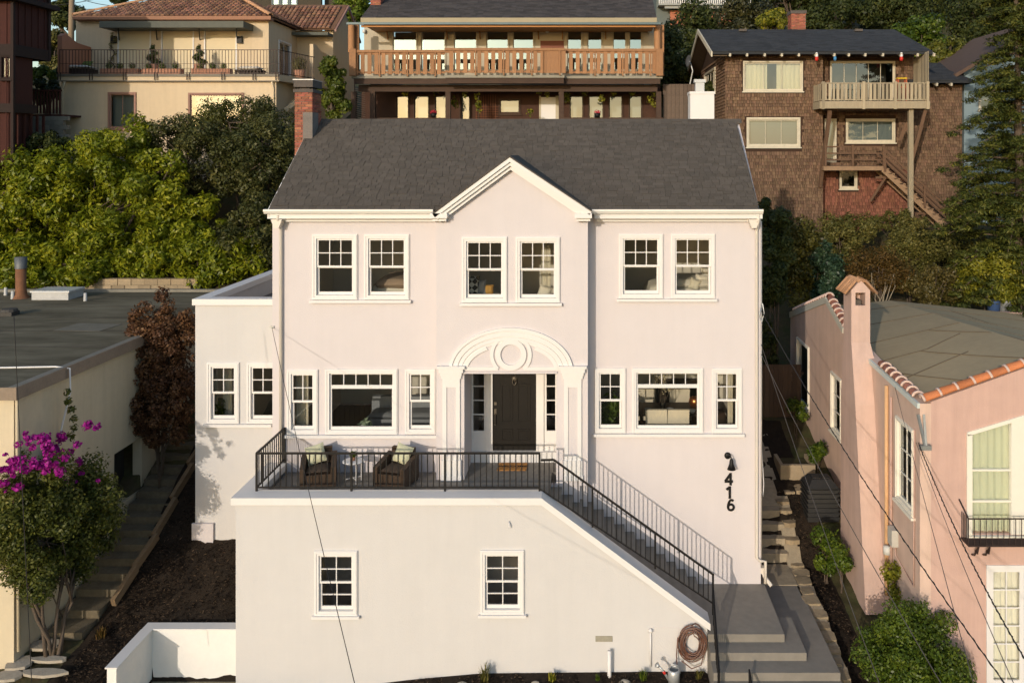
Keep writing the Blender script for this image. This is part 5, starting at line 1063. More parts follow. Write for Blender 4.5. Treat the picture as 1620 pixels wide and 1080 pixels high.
# ---------------------------------------------------------------- dark red house at the left
MAR = M('maroon_board_siding', (.05, .015, .011), .85, .2, 2, .4, 40, stretch=(8, 8, .3)); MTR = M('dark_trim', (.02, .011, .009), .8, .2, 3)
rh = thing('maroon_house', 'dark maroon board sided house beside the tile roofed house', 'house', (-27, 15, 8))
ax1 = PX(21, 13.0)
b = MB(); b.box(-32, ax1, 13.0, 15.3, PZ(88, 13), 20); b.box(-32, ax1-.12, 13.1, 14.4, 7.5, PZ(88, 13)-.001); b.build('wall', MAR, rh)
b = MB()
for a, c in ((70, 88), (164, 178)): b.box(-32, ax1+.05, 12.93, 15.32 if a < 100 else 14.42, PZ(c, 13), PZ(a, 13))
b.box(ax1-.06, ax1+.051, 12.92, 13.05, 7.5, 20); b.box(ax1-.1, ax1+.06, 15.2, 15.36, PZ(88, 13), 20); b.box(-32, ax1+.3, 12.6, 15.6, PZ(2, 13), PZ(-6, 13)); b.build('trim_board', MTR, rh)
for i in range(14): x = ax1-.3-i*.42; MB().box(x, x+.05, 12.97, 12.999, 7.5, 20).build('batten', MAR, rh)
for i in range(5): y = 13.3+i*.42; MB().box(ax1+.001, ax1+.03, y, y+.05, PZ(70, 13), 20).box(ax1+.0, ax1-.1, y, y+.05, 7.6, PZ(180, 13)).build('batten', MAR, rh)
window(rh, Matrix.Translation((0, 12.999, 0)), *rect(13, 1, 19, 88, 126), 'fix11', .07, True, GLASSM, MTR)
dk = MB().box(PX(37, 16.5), PX(97, 16.5), 16.5, 18, PZ(184, 16.5), PZ(181, 16.5)).build('side_deck', MAR, rh); pm = boxmesh('picket', MAR, .07, .05, 1.0)
for i in range(12): inst('picket', pm, dk, (PX(38, 16.5)+i*.145, 16.52, PZ(181, 16.5)+.52))
MB().box(PX(36, 16.5), PX(97, 16.5), 16.45, 16.56, PZ(181, 16.5)+1.02, PZ(181, 16.5)+1.1).build('deck_rail', MAR, dk)
cw_ = thing('concrete_block_wall', 'grey concrete block retaining wall under the maroon side deck', 'wall', (-25.2, 16.6, 8)); bm_ = boxmesh('block', M('concrete_block', (.21, .20, .17), .95, .15, 4, .4, 40, orand=.15), .4, .2, .19)
MB().box(PX(37, 16.6), PX(97, 16.6), 16.62, 16.9, 7, PZ(184, 16.6)).build('core', MORTAR, cw_)
for j in range(8):
    for i in range(5): inst('block', bm_, cw_, (PX(37, 16.6)+.2+.41*i-(.2 if j % 2 else 0)*(i > 0), 16.6, PZ(184, 16.6)-.1-.2*j))

# ---------------------------------------------------------------- farther houses
fh1 = thing('dark_hilltop_house', 'dark brown shingled house behind the tile roofs with three pale windows', 'house', (-21, 41, 18))
DB = M('dark_brown_wall', (.06, .05, .035), .9, .2, 3)
Y = 40; b = MB(); fw_ = [window(fh1, Matrix.Translation((0, Y, 0)), *rect(Y, a, a+13, -8, 10), 'fix11', .08, True, GLASSR, MATS['blue_gutter'])[1] for a in (430, 444, 458)]
b.wall(PX(385, Y), PX(508, Y), 16, 26, Y, Y+.3, fw_); b.box(PX(508, Y), PX(536, Y), Y+.8, Y+1.1, 16, 25); b.build('wall', DB, fh1); MB().box(PX(380, Y), PX(512, Y), Y-.5, Y+8, 26, 26.3).build('roof', SHB, fh1)
for q in fw_: blind(fh1, q, Y+.5, BLIND)
fh2 = thing('white_balcony_house', 'hilltop house with white balustrade above the dark trees', 'house', (7, 49, 18))
Y = 46; b = MB(); b.box(PX(1040, Y), PX(1186, Y), Y+1.2, Y+7, 17, 28); b.build('wall', M('grey_green_wall', (.12, .14, .13), .9, .1, 2), fh2); MB().box(PX(1042, Y), PX(1186, Y), Y, Y+1.3, PZ(8.5, Y), PZ(6, Y)).box(PX(1052, Y), PX(1180, Y), Y+.2, Y+.4, PZ(13, Y), PZ(8.5, Y)).build('deck', M('grey_deck', (.3, .31, .29), .8, .1, 3), fh2)
MB().box(PX(1062, Y), PX(1160, Y), Y+.9, Y+1.19, PZ(40, Y), PZ(14, Y)).build('brick_base', BRICK, fh2)
MB().box(PX(1042, Y), PX(1186, Y), Y, Y+.08, PZ(6, Y)+.95, PZ(6, Y)+1.05).build('rail', WHITE, fh2); wb = boxmesh('baluster', WHITE, .07, .06, .95)
for i in range(48): inst('baluster', wb, fh2, (PX(1043, Y)+.153*i, Y+.04, PZ(6, Y)+.48))
MB().prism([(PX(1036, Y), Y-.3, 27.6), (PX(1036, Y), Y+4, 29.5), (PX(1036, Y), Y+8.5, 27.6)], (8, 0, 0)).build('roof', SHB, fh2)
fh3 = thing('pale_blue_house', 'pale blue house with brown gable roof half hidden by the conifer', 'house', (22, 23, 8))
BLU = M('pale_blue_siding', (.2, .265, .29), .8, .06, 2, .2, 20, stretch=(.3, .3, 9)); Y = 21.0
_, q = window(fh3, Matrix.Translation((0, Y, 0)), *rect(Y, 1548, 1575, 140, 175), 'fix12', .1, True, GLASSM, OLDW)
b = MB(); b.wall(PX(1525, Y), 27, 6.5, 16.2, Y, Y+.25, [q]); b.box(PX(1525, Y), PX(1525, Y)+.25, Y+.25, 29, 6.5, 16.2); gx0 = PX(1525, Y); b.prism([(gx0, Y, 16.2), (27, Y, 16.2), ((gx0+27)/2, Y, 18.6)], (0, .25, 0)); b.build('wall', BLU, fh3); blind(fh3, q, Y+.3, BLIND)
mxx = (gx0+27)/2; b = MB(); b.prism([(gx0-.7, Y-.6, 15.85), (mxx, Y-.6, 18.75), (mxx, Y-.6, 18.95), (gx0-.7, Y-.6, 16.05)], (0, 9, 0)); b.prism([(27.7, Y-.6, 15.85), (27.7, Y-.6, 16.05), (mxx, Y-.6, 18.95), (mxx, Y-.6, 18.75)], (0, 9, 0)); b.build('roof', M('brown_roof', (.11, .07, .05), .9, .2, 3, .4, 50), fh3)
# ================================================================ vegetation
LG = leafmat('laurel_leaf', (.08, .112, .006), (.19, .222, .012), (.36, .35, .022), .35, .4, .3)
LD = leafmat('olive_dark_leaf', (.026, .035, .009), (.064, .07, .018), (.13, .122, .036), .2, .5, .3)
LR = leafmat('smoke_bush_leaf', (.055, .026, .014), (.125, .06, .03), (.21, .115, .05), .3, .5, .25)
LB = leafmat('bougainvillea_leaf', (.03, .042, .007), (.09, .105, .016), (.19, .18, .035), .3, .5, .3)
LM = leafmat('magenta_bract', (.20, .008, .15), (.36, .012, .27), (.50, .04, .36), .35, .5, .2)
LS = leafmat('green_shrub_leaf', (.03, .055, .006), (.075, .12, .012), (.16, .20, .02), .3, .42, .35)
LF = leafmat('forest_leaf', (.016, .026, .007), (.046, .06, .014), (.10, .108, .026), .2, .55, .25)
LC = leafmat('conifer_needle', (.024, .036, .008), (.075, .092, .016), (.18, .17, .03), .25, .55, .25)
LY_ = leafmat('yellow_lime_leaf', (.07, .09, .008), (.19, .19, .016), (.38, .34, .04), .35, .45, .3)
LO = leafmat('garden_mixed_leaf', (.045, .052, .011), (.12, .115, .028), (.22, .185, .05), .25, .5, .25)
LX = leafmat('rusty_shrub_leaf', (.04, .035, .008), (.11, .065, .018), (.19, .11, .03), .3, .5, .2)
def pplant(name, label, cat, px, py, rx, ry, Y, n, size, mat, seed, depth=None, nl=16, lr=None, base=None, group=None, **kw):
    s = (Y-CAMY)/F; c = P(px, py, Y); rad = (rx*s*.8, (depth or rx*s)*.8, ry*s*.82)
    bz = base if base is not None else ground(c.x, Y); lr = lr or min(rad[0], rad[2])*.42
    return plant(name, label, cat, (c.x, Y, bz), c, rad, nl, lr, n, size, mat, seed, group, **kw)
def mplant(name, label, cat, base, parts, lr, n, size, mat, seed, group=None, stems=4, sr=.05, crown='crown', **kw):
    rg = random.Random(seed); t = thing(name, label, cat, base, group); lumps = []
    for px, py, rx, ry, Y, dep, k in parts:
        s = (Y-CAMY)/F; lumps += lump_cloud(rg, P(px, py, Y), (rx*s*.85, dep, ry*s*.85), k, lr, .75)
    leaves(crown, mat, t, lumps, n, size, seed, **kw); b = MB()
    for i in range(stems):
        l = lumps[rg.randrange(len(lumps))]; pts = trunk(b, Vector(base)+Vector((rg.uniform(-1, 1)*sr*3, rg.uniform(-1, 1)*sr*3, -.2)), l[:3], sr, sr*.4, rg, sr)
        for j in range(6): trunk(b, pts[rg.randrange(2, len(pts))], lumps[rg.randrange(len(lumps))][:3], sr*.4, sr*.12, rg, sr*.8, 5)
    b.build('trunk', BARK, t, True); return t
G1 = 'laurel bushes behind the cottage roof'
def gp3(px, Y): x = PX(px, Y); return (x, Y, ground(x, Y))
mplant('laurel_bush', 'bright green laurel behind the rusty roof vent', 'bush', gp3(20, 13), ((0, 300, 60, 80, 13.2, 1.5, 30), (50, 330, 60, 105, 13, 1.5, 40), (20, 400, 70, 60, 12.6, 1.2, 25), (-30, 350, 60, 110, 13, 1.5, 20)), .40, 30000, .19, LG, 31, G1, sr=.07, aspect=.42)
mplant('laurel_bush', 'tallest bright green laurel in front of the peach house wall', 'bush', gp3(150, 13), ((150, 275, 75, 85, 13.6, 1.6, 45), (200, 250, 65, 70, 13.8, 1.5, 35), (110, 300, 60, 85, 13.3, 1.5, 35), (165, 370, 90, 80, 12.9, 1.4, 45), (245, 310, 65, 85, 13.2, 1.2, 40)), .40, 52000, .19, LG, 32, G1, sr=.08, aspect=.42)
mplant('laurel_bush', 'bright green laurel arching over the stone wall toward the white house', 'bush', gp3(310, 12.6), ((290, 370, 80, 70, 12.6, 1.3, 40), (370, 400, 60, 45, 12.3, 1.0, 25), (250, 410, 80, 45, 12.2, 1.0, 30), (330, 430, 70, 25, 12.0, .8, 15)), .36, 28000, .19, LG, 33, G1, sr=.07, aspect=.42)
mplant('laurel_bush', 'low bright green laurel foliage at the skylight end of the cottage', 'bush', gp3(100, 12.2), ((60, 415, 75, 42, 12.0, .9, 28), (150, 412, 80, 45, 12.2, .9, 30), (40, 432, 60, 22, 11.4, .6, 18), (120, 436, 50, 16, 11.3, .5, 12), (-10, 425, 40, 30, 11.5, .6, 12)), .34, 22000, .19, LG, 34, G1, sr=.06, aspect=.42)
G2 = 'olive shrubs beside the brick chimney'
pplant('olive_shrub', 'dull dark olive shrub below the three pane window', 'shrub', 310, 255, 112, 100, 14.6, 22000, .14, LD, 41, 2.0, 90, .36, group=G2, aspect=.45, sr=.08)
pplant('olive_shrub', 'dull olive shrub crowding against the brick chimney', 'shrub', 420, 250, 90, 112, 14.0, 20000, .14, LD, 42, 2.0, 85, .36, group=G2, aspect=.45, sr=.08)
pplant('olive_shrub', 'dark olive shrub in shade above the wing parapet', 'shrub', 400, 380, 65, 85, 12.8, 13000, .14, LD, 43, 1.5, 60, .34, group=G2, aspect=.45, sr=.07)
pplant('olive_shrub', 'lighter olive shrub with feathery top under the peach deck', 'shrub', 375, 200, 120, 48, 15.6, 14000, .13, leafmat('light_olive_leaf', (.035, .045, .008), (.085, .09, .016), (.15, .145, .03), .3), 44, 1.2, 34, group=G2, aspect=.4, sr=.06)
# smoke bush
pplant('smoke_bush', 'tall reddish brown smoke bush beside the white wing', 'shrub', 255, 560, 78, 130, 2.6, 24000, .085, LR, 51, .7, 150, .2, base=2.9, aspect=.6, stems=4, sr=.035)
pplant('smoke_bush', 'low brown branch of foliage drooping over the garden steps', 'shrub', 250, 650, 72, 75, 2.2, 12000, .08, LR, 52, .6, 70, .17, base=2.8, aspect=.6, stems=3, sr=.02)
# bougainvillea
bt_ = mplant('bougainvillea', 'large bougainvillea with magenta flowers against the cream cottage', 'shrub', (-12.0, -2.7, 1.0), ((55, 790, 85, 80, -2.9, .6, 55), (130, 800, 65, 75, -1.7, .5, 45), (20, 850, 70, 75, -3.3, .5, 40), (105, 870, 70, 60, -1.8, .5, 40), (162, 828, 42, 45, -1.2, .4, 24), (55, 905, 60, 35, -2.9, .5, 24)),   .26, 62000, .075, LB, 61, stems=6, sr=.045, aspect=.55)
rg = random.Random(62); fl = []
for px, py, r, k in ((62, 698, 26, 16), (90, 712, 24, 16), (72, 735, 30, 18), (110, 728, 18, 5), (42, 690, 10, 3), (8, 738, 26, 18), (30, 728, 16, 4), (0, 760, 14, 3), (138, 672, 10, 4), (150, 676, 5, 2), (122, 748, 14, 3), (85, 760, 20, 3), (25, 770, 14, 2), (100, 690, 10, 3), (150, 760, 10, 1)):
    for _ in range(k): p = P(px+rg.gauss(0, r*.6), py+rg.gauss(0, r*.38), (-3.35 if px < 85 else -1.75)-.3*rg.random()); q = rg.uniform(.05, .11); fl.append((p.x, p.y, p.z, q, q, q*.8))
leaves('flowers', LM, bt_, fl, 3200, .07, 63, aspect=.8)
sp = [P(112+6*math.sin(i), 690-14*i, -1.6) for i in range(6)]; leaves('vine_shoot', LB, bt_, [(p.x, p.y, p.z, .09, .09, .1) for p in sp], 260, .08, 64, aspect=.55)
# right front shrubs
pplant('pittosporum_bush', 'dense glossy green bush at the foot of the pink house', 'bush', 1440, 1030, 98, 92, -3.1, 30000, .072, LS, 71, 1.1, 110, .23, base=-.1, aspect=.5, sr=.05)
pplant('pittosporum_bush', 'lower glossy green bush in front of the pink house door', 'bush', 1500, 1085, 60, 45, -3.4, 7000, .085, LS, 72, .7, 20, .28, base=-.2, aspect=.5, sr=.04)
pplant('climbing_vine', 'yellow green climber on the pink wall below the meter', 'vine', 1418, 925, 22, 40, -1.2, 1600, .08, LY_, 73, .3, 12, .16, base=.5, aspect=.6, sr=.015)
pplant('leafy_shrub', 'fresh green shrub growing in front of the compost bin', 'shrub', 1308, 874, 34, 32, .9, 2600, .10, LS, 74, .5, 12, .2, base=.9, aspect=.5, sr=.02)
pplant('leafy_shrub', 'fresh green shrub against the base of the pink chimney', 'shrub', 1332, 888, 20, 30, .6, 1500, .10, LS, 75, .4, 9, .18, base=.7, aspect=.5, sr=.02)
pplant('leafy_shrub', 'small green shrub above the concrete planter box', 'shrub', 1293, 712, 16, 18, 4.6, 900, .1, LS, 76, .35, 7, .16, aspect=.5, sr=.015)
pplant('leafy_shrub', 'small round green shrub below the pink side window', 'shrub', 1260, 652, 16, 20, 6.6, 900, .1, LS, 77, .35, 8, .18, aspect=.5, sr=.015)
# garden behind the pink house
G3 = 'shrubs in the garden below the shingle house'
for i, (px, py, rx, ry, Y, n, sz, m_, lb) in enumerate((
    (1225, 400, 40, 150, 9.5, 14000, .15, LF, 'tall dark evergreen in shadow behind the white house corner'),
    (1258, 410, 45, 95, 12.5, 11000, .13, leafmat('golden_olive_leaf', (.045, .045, .008), (.11, .10, .016), (.2, .17, .03), .3), 'golden olive bush beside the white house corner'),
    (1300, 430, 35, 55, 12.0, 6000, .13, leafmat('blue_green_leaf', (.015, .035, .018), (.035, .07, .035), (.07, .11, .05), .2), 'blue green shrub to the rear of the pink chimney'),
    (1390, 430, 52, 45, 12.0, 9000, .1, LX, 'rust tinged maple spreading behind the pink chimney'),
    (1440, 395, 70, 45, 14.5, 10000, .13, LO, 'loose dark shrub under the outside stairs post'),
    (1335, 375, 60, 38, 16.2, 8000, .13, LO, 'weedy shrub along the foot of the red shingle wall'),
    (1470, 450, 55, 35, 11.5, 7000, .11, leafmat('ochre_leaf', (.04, .04, .01), (.10, .08, .02), (.17, .13, .04), .25), 'ochre tinted shrub beyond the olive felt roof'),
    (1420, 355, 60, 26, 17.2, 5000, .13, LO, 'dark low shrub below the stair braces'),
    (1520, 385, 50, 40, 16.5, 6000, .13, LO, 'mixed green shrub at the bottom of the outside stairs'),
    (1570, 440, 78, 55, 11.6, 15000, .12, LY_, 'rounded yellow lime shrub beyond the olive roof'),
    (1625, 425, 40, 70, 12.5, 6000, .13, LY_, 'second yellow lime shrub by the pale blue house'),
    (1215, 560, 22, 60, 9.0, 4000, .12, LF, 'dark hedge above the timber fence'))):
    pplant('garden_shrub', lb, 'shrub', px, py, rx, ry, Y, n, sz, m_, 80+i, None, 26, group=G3, aspect=.5, sr=.04)
b = MB(); rg = random.Random(5); tp = thing('bare_branch_shrub', 'pale bare twigs standing behind the pink chimney', 'shrub', P(1394, 470, 11.4), None); p0 = P(1392, 475, 11.4)
for i in range(7): trunk(b, p0+Vector((rg.uniform(-.1, .1), 0, -.6)), p0+Vector((rg.uniform(-.6, .6), rg.uniform(-.4, .4), rg.uniform(.6, 1.2))), .03, .008, rg, .05, 6)
b.build('twigs', M('pale_bark', (.28, .23, .16), .9, .2, 6), tp, True)
# conifer
def conifer(label, x, y, z0, H, r, seed, n, droop=.25, group=None, twist=0):
    rg = random.Random(seed); t = thing('conifer', label, 'tree', (x, y, z0), group); b = MB(); trunk(b, (x, y, z0-.3), (x, y, z0+H), .28, .03, rg, .05, 9); lum = []
    k = 0; z = z0+H*.12
    while z < z0+H*.97:
        f_ = 1-(z-z0)/H; L_ = r*(f_**.75)*rg.uniform(.75, 1.15); a = rg.uniform(0, 6.28); tip = Vector((x+L_*math.cos(a), y+L_*math.sin(a), z-L_*droop+rg.uniform(0, .3)))
        b.tube([(x, y, z), Vector((x, y, z)).lerp(tip, .55)+Vector((0, 0, .12*L_)), tip], [.05, .035, .01], 5)
        m_ = max(3, int(L_/.42))
        for j in range(m_):
            u = (j+1)/m_; q = Vector((x, y, z)).lerp(tip, u)+Vector((0, 0, .12*L_*math.sin(u*3.1))); w_ = .16+.34*(1-abs(u-.55)); lum.append((q.x+rg.gauss(0, .12), q.y+rg.gauss(0, .12), q.z, w_, w_, .13))
        z += H*.0045*rg.uniform(.6, 1.4)
    b.build('trunk', BARK, t, True); leaves('foliage', LC, t, lum, n, .16, seed, up=.9, aspect=.28, shell=.9, jit=.3); return t
conifer('large green conifer sweeping in front of the pale blue house', PX(1610, 12.5), 12.5, 4.6, 16.5, 3.9, 91, 150000, .26)
# hillside trees
G4 = 'trees on the hillside behind the houses'
back = [(1075, 110, 45, 105, 30, LF, 'dark tree between the cedar deck and the shingle house'), (1110, 60, 60, 55, 40, LF, 'dark tree under the white hilltop balcony'), (1185, 30, 55, 45, 34, leafmat('brown_green_leaf', (.02, .024, .008), (.05, .05, .015), (.09, .08, .025), .2), 'brownish green tree above the shingle house ridge'),
    (1222, 32, 30, 20, 30, LY_, 'small lime green tree beside the shingle house brick chimney'), (1320, 25, 75, 45, 44, LF, 'broad dark tree right of the shingle house brick chimney'), (1430, 20, 80, 55, 46, LF, 'broad dark tree above the end of the charcoal roof'),
    (1450, 62, 45, 42, 32, LS, 'mid green tree rising behind the shingle house gable end'), (1500, 85, 45, 26, 29, leafmat('olive_lime_leaf', (.05, .06, .008), (.11, .12, .015), (.2, .19, .03), .3), 'olive lime tree above the brown gable roof'), (1560, 30, 70, 60, 40, LF, 'dark tree filling the skyline above the blue house'),
    (1615, 60, 60, 90, 32, LF, 'dark tree at the edge behind the conifer'), (1250, -5, 70, 45, 55, LF, 'tall dark tree high on the ridge'), (1380, -15, 90, 45, 60, LF, 'wide dark tree high on the ridge above the charcoal roof'), (1150, -10, 60, 35, 60, LF, 'dark treetop behind the white balustrade'), (1520, -20, 90, 45, 62, LF, 'dark treetop high on the ridge above the lime tree'),
    (528, 140, 26, 62, 17.5, leafmat('fresh_leaf', (.04, .06, .008), (.10, .13, .015), (.2, .21, .03), .35), 'fresh green tree between peach house and cedar deck'), (560, 8, 32, 30, 30, leafmat('bright_leaf', (.06, .10, .008), (.13, .19, .015), (.24, .28, .03), .35), 'bright green tree behind the cedar house chimney'), (1120, 170, 22, 40, 24, LF, 'dark shrub under the shingle house eave')]
for i, (px, py, rx, ry, Y, m_, lb) in enumerate(back):
    sc_ = (Y-CAMY)/F; pplant('hillside_tree', lb, 'tree', px, py, rx, ry, Y, int(4500+rx*ry*1.9), .16+.0035*(Y-15), m_, 100+i, None, 30, group=G4, aspect=.55, sr=.12)
pplant('pine_tree', 'dark rounded pine against the sky beside the utility pole', 'tree', 100, 22, 32, 26, 62, 6500, .42, LF, 131, None, 22, base=20, aspect=.5, sr=.35, stems=1)
pplant('hillside_tree', 'green shrubbery on the slope behind the maroon house', 'tree', 85, 85, 30, 38, 34, 6000, .25, LO, 132, None, 20, group=G4, sr=.08)
pplant('hillside_tree', 'distant dark treetop above the tile roof hip', 'tree', 190, 2, 16, 8, 60, 2500, .35, LF, 133, None, 12, base=20, group=G4, sr=.1)
pplant('clipped_hedge', 'clipped green hedge between maroon house and peach terrace wall', 'hedge', 75, 118, 34, 16, 22, 6000, .13, LS, 134, 1.0, 20, aspect=.6, sr=.05)
pplant('clipped_hedge', 'dark shaded hedge above the concrete block wall', 'hedge', 75, 148, 36, 22, 20, 4000, .13, LF, 135, 1.0, 16, aspect=.6, sr=.05)
pplant('clipped_hedge', 'dark foliage below the concrete block wall', 'hedge', 70, 228, 40, 22, 14.2, 4000, .15, LF, 136, 1.0, 16, aspect=.5, sr=.05)
# off-frame neighbours on both sides of the frame
pplant('hillside_tree', 'dark tree on the slope left of the maroon house', 'tree', -120, 90, 90, 130, 20, 9000, .22, LF, 140, None, 30, group=G4, sr=.15)
# small garden plants
def tuft(name, label, cat, x, y, h, n, mat, seed, z=None, group=None, w_=.012):
    rg = random.Random(seed); z = ground(x, y) if z is None else z; b = MB(); rn = []
    for i in range(n):
        a = rg.uniform(0, 6.28); l = h*rg.uniform(.5, 1); s_ = rg.uniform(.15, .6)*l; p0 = Vector((x+rg.gauss(0, h*.12), y+rg.gauss(0, h*.12), z-.01)); p1 = p0+Vector((math.cos(a)*s_*.5, math.sin(a)*s_*.5, l*.7)); p2 = p0+Vector((math.cos(a)*s_, math.sin(a)*s_, l*.95)); q = Vector((-math.sin(a), math.cos(a), 0))*w_*rg.uniform(.6, 1.3)
        b.add([p0-q, p0+q, p1+q*.8, p1-q*.8, p2], [(0, 1, 2, 3), (3, 2, 4)]); rn += [rg.random()]*2
    o = b.build(name, mat, None, rnd=rn); return tag(o, label, cat, group)
def onground(px, py, off=0):
    Y = -2.5
    for _ in range(12): Y = (CAMZ-ground(PX(px, Y), Y)-off)*F/(py-CY)+CAMY
    return PX(px, Y), Y
x, y = onground(298, 950); tuft('small_plant', 'small green clump alone in the mulch slope', 'plant', x, y, .28, 70, LS, 151)
x, y = onground(365, 945); tuft('small_plant', 'small green clump against the terrace side wall', 'plant', x, y, .3, 60, LS, 152)
x, y = onground(350, 905); t_ = tuft('rose_plant', 'young rose with one pink bloom in the mulch', 'plant', x, y, .36, 60, LS, 153); leaves('bloom', leafmat('pink_petal', (.5, .06, .13), (.6, .09, .18), (.7, .16, .26), .3), t_, [(x-.02, y-.1, ground(x, y)+.28, .06, .06, .05)], 60, .06, 4, aspect=.9)
for i, (px, m_, h_, lb) in enumerate(((767, LO, .42, 'grey green lavender tuft at the foot of the terrace wall'), (873, LY_, .22, 'yellow green sprout beside the white standpipe bed'), (1018, LS, .25, 'green fern tuft left of the watering can'), (1105, LO, .2, 'low weeds under the coiled hose'), (945, LS, .15, 'tiny green seedling near the white standpipe'))):
    x = PX(px, -2.5); tuft('bed_plant', lb, 'plant', x, -2.5, h_, 60, m_, 160+i, ground(x, -2.5))
for i, (px, py, r, lb) in enumerate(((730, 1074, .11, 'pale round stone in the mulch below the terrace wall'), (847, 1078, .08, 'small pale stone near the yellow sprout'), (988, 1076, .1, 'flat pale stone beside the white standpipe'), (1273, 874, .07, 'white pebble on the mulch by the garden path'), (1310, 897, .13, 'flat cream rock on the mulch strip'))):
    x, y = onground(px, py) if px > 1200 else (PX(px, -2.62), -2.62); z = ground(x, y); b = MB(); b.lathe([(0, -.3), (.8, -.2), (1, .15), (.75, .5), (.3, .68), (0, .7)], (0, 0, 0), 9)
    rr = random.Random(i); b.v = [(x+vx*r*rr.uniform(.85, 1.15)*1.3, y+vy*r*rr.uniform(.85, 1.15), z+vz*r) for vx, vy, vz in b.v]; tag(b.build('stone', STONE, None, True), lb, 'stone')
rg = random.Random(17)
for i in range(3):
    px, py, lb = ((330, 735, 'scrubby shrub in the shade under the wing corner'), (285, 860, 'dry brown groundcover at the edge of the steps'), (160, 985, 'dry weeds at the lower end of the garden steps'))[i]
    x, y = onground(px, py+(25 if i else 110)); tuft('weed_clump', lb, 'plant', x, y, .3, 90, LX if i else LO, 170+i, ground(x, y))
# ================================================================ small things
# ---- terrace furniture
def weave(name, col):
    if name in MATS: return MATS[name]
    m = M(name, col, .7, .2, 5, 0, 1, .35); n = m.node_tree.nodes; L = m.node_tree.links.new; b = n['Principled BSDF']; tc = n.new('ShaderNodeTexCoord')
    hs = []
    for ax_ in ('X', 'Z'):
        wv = n.new('ShaderNodeTexWave'); wv.bands_direction = ax_; wv.inputs['Scale'].default_value = 18; wv.inputs['Distortion'].default_value = .4; L(tc.outputs['Object'], wv.inputs[0]); hs.append(wv.outputs['Fac'])
    mx = n.new('ShaderNodeMath'); mx.operation = 'MULTIPLY'; L(hs[0], mx.inputs[0]); L(hs[1], mx.inputs[1]); bp = n.new('ShaderNodeBump'); bp.inputs['Strength'].default_value = .8; bp.inputs['Distance'].default_value = .02; L(mx.outputs[0], bp.inputs['Height']); L(bp.outputs[0], b.inputs['Normal']); return m
WICK = weave('dark_wicker', (.075, .048, .03)); WICKF = M('wicker_base', (.03, .02, .014), .7, .2, 5)
PIL = M('pale_green_cushion', (.52, .52, .36), .95, .12, 9, .4, 60, stretch=(1, 1, 4))
def wicker(label, x, y, rz, side):
    t = thing('wicker_armchair', label, 'chair', (x, y, FLOOR), 'wicker armchairs on the terrace'); T = Matrix.Translation((x, y, FLOOR)) @ Matrix.Rotation(R(rz), 4, 'Z')
    MB(T).box(-.30, .30, -.40, .30, .06, .36).build('seat_base', WICK, t)
    for s_ in (-1, 1): b = MB(T); b.prism([(s_*.30, -.42, .06), (s_*.30, .38, .06), (s_*.30, .38, .66), (s_*.30, .05, .60), (s_*.30, -.42, .52)], (s_*.12, 0, 0)); b.build('arm', WICK, t)
    b = MB(T); b.prism([(-.299, .30, .06), (-.299, .41, .06), (-.299, .45, .78), (-.299, .33, .78)], (.598, 0, 0)); b.build('backrest', WICK, t)
    cushion(0, 0, 0, .58, .10, .66, T @ Matrix.Translation((0, -.05, .41)) @ Matrix.Rotation(R(90), 4, 'X'), puff=.4).build('seat_cushion', M('brown_seat_cushion', (.06, .042, .03), .9, .1, 6), t, True)
    for sx in (-.36, .36):
        for sy in (-.36, .34): MB(T).box(sx-.03, sx+.03, sy-.03, sy+.03, 0, .06).build('foot', WICKF, t)
    c = cushion(0, 0, 0, .46, .2, .46, T @ Matrix.Translation((side*.08, .17, .68)) @ Matrix.Rotation(R(-22), 4, 'X') @ Matrix.Rotation(R(side*14), 4, 'Y')).build('cushion', PIL, None, True)
    return tag(c, 'pale green cushion on the wicker armchair '+('by the side railing' if side < 0 else 'next to the pilaster'), 'cushion')
wicker('brown wicker armchair by the side railing, left of the white table', PX(505, -.75), -.78, 14, -1)
wicker('brown wicker armchair between the white table and the pilaster', PX(628, -.75), -.78, -14, 1)
tb = thing('side_table', 'small round white metal table between the wicker armchairs', 'table', (PX(560, -.6), -.65, FLOOR)); tx = PX(560, -.6)
MB().lathe([(0, .5), (.25, .5), (.27, .515), (.25, .53), (0, .53)], (tx, -.65, FLOOR), 20).build('table_top', WHITE, tb)
for a in (0.6, 2.2, 3.7, 5.3):
    c_, s_ = math.cos(a), math.sin(a); MB().tube([(tx+.2*c_, -.65+.2*s_, FLOOR), (tx+.2*c_, -.65+.2*s_, FLOOR+.5)], .011, 6).build('leg', WHITE, tb)
b = MB(); b.beam((tx+.2*math.cos(.6), -.65+.2*math.sin(.6), FLOOR+.1), (tx+.2*math.cos(3.7), -.65+.2*math.sin(3.7), FLOOR+.1), .014, .014); b.beam((tx+.2*math.cos(2.2), -.65+.2*math.sin(2.2), FLOOR+.1), (tx+.2*math.cos(5.3), -.65+.2*math.sin(5.3), FLOOR+.1), .014, .014); b.build('stretcher', WHITE, tb)
pt = thing('potted_plant', 'tiny potted succulent on the white terrace table', 'plant', (tx, -.65, FLOOR+.53)); MB().lathe([(0, 0), (.045, 0), (.055, .08), (0, .08)], (tx, -.65, FLOOR+.53), 12).build('pot', M('brown_pot', (.2, .1, .06), .7), pt, True); leaves('foliage', LS, pt, [(tx, -.65, FLOOR+.68, .08, .08, .07)], 90, .08, 3)
mt = MB().box(PX(788, .35), PX(833.5, .35), .08, .60, FLOOR+.001, FLOOR+.022).build('doormat', M('coir_mat', (.42, .20, .055), .98, .15, 30, .6, 120)); tag(mt, 'tan coir doormat with black lettering at the front door', 'doormat')
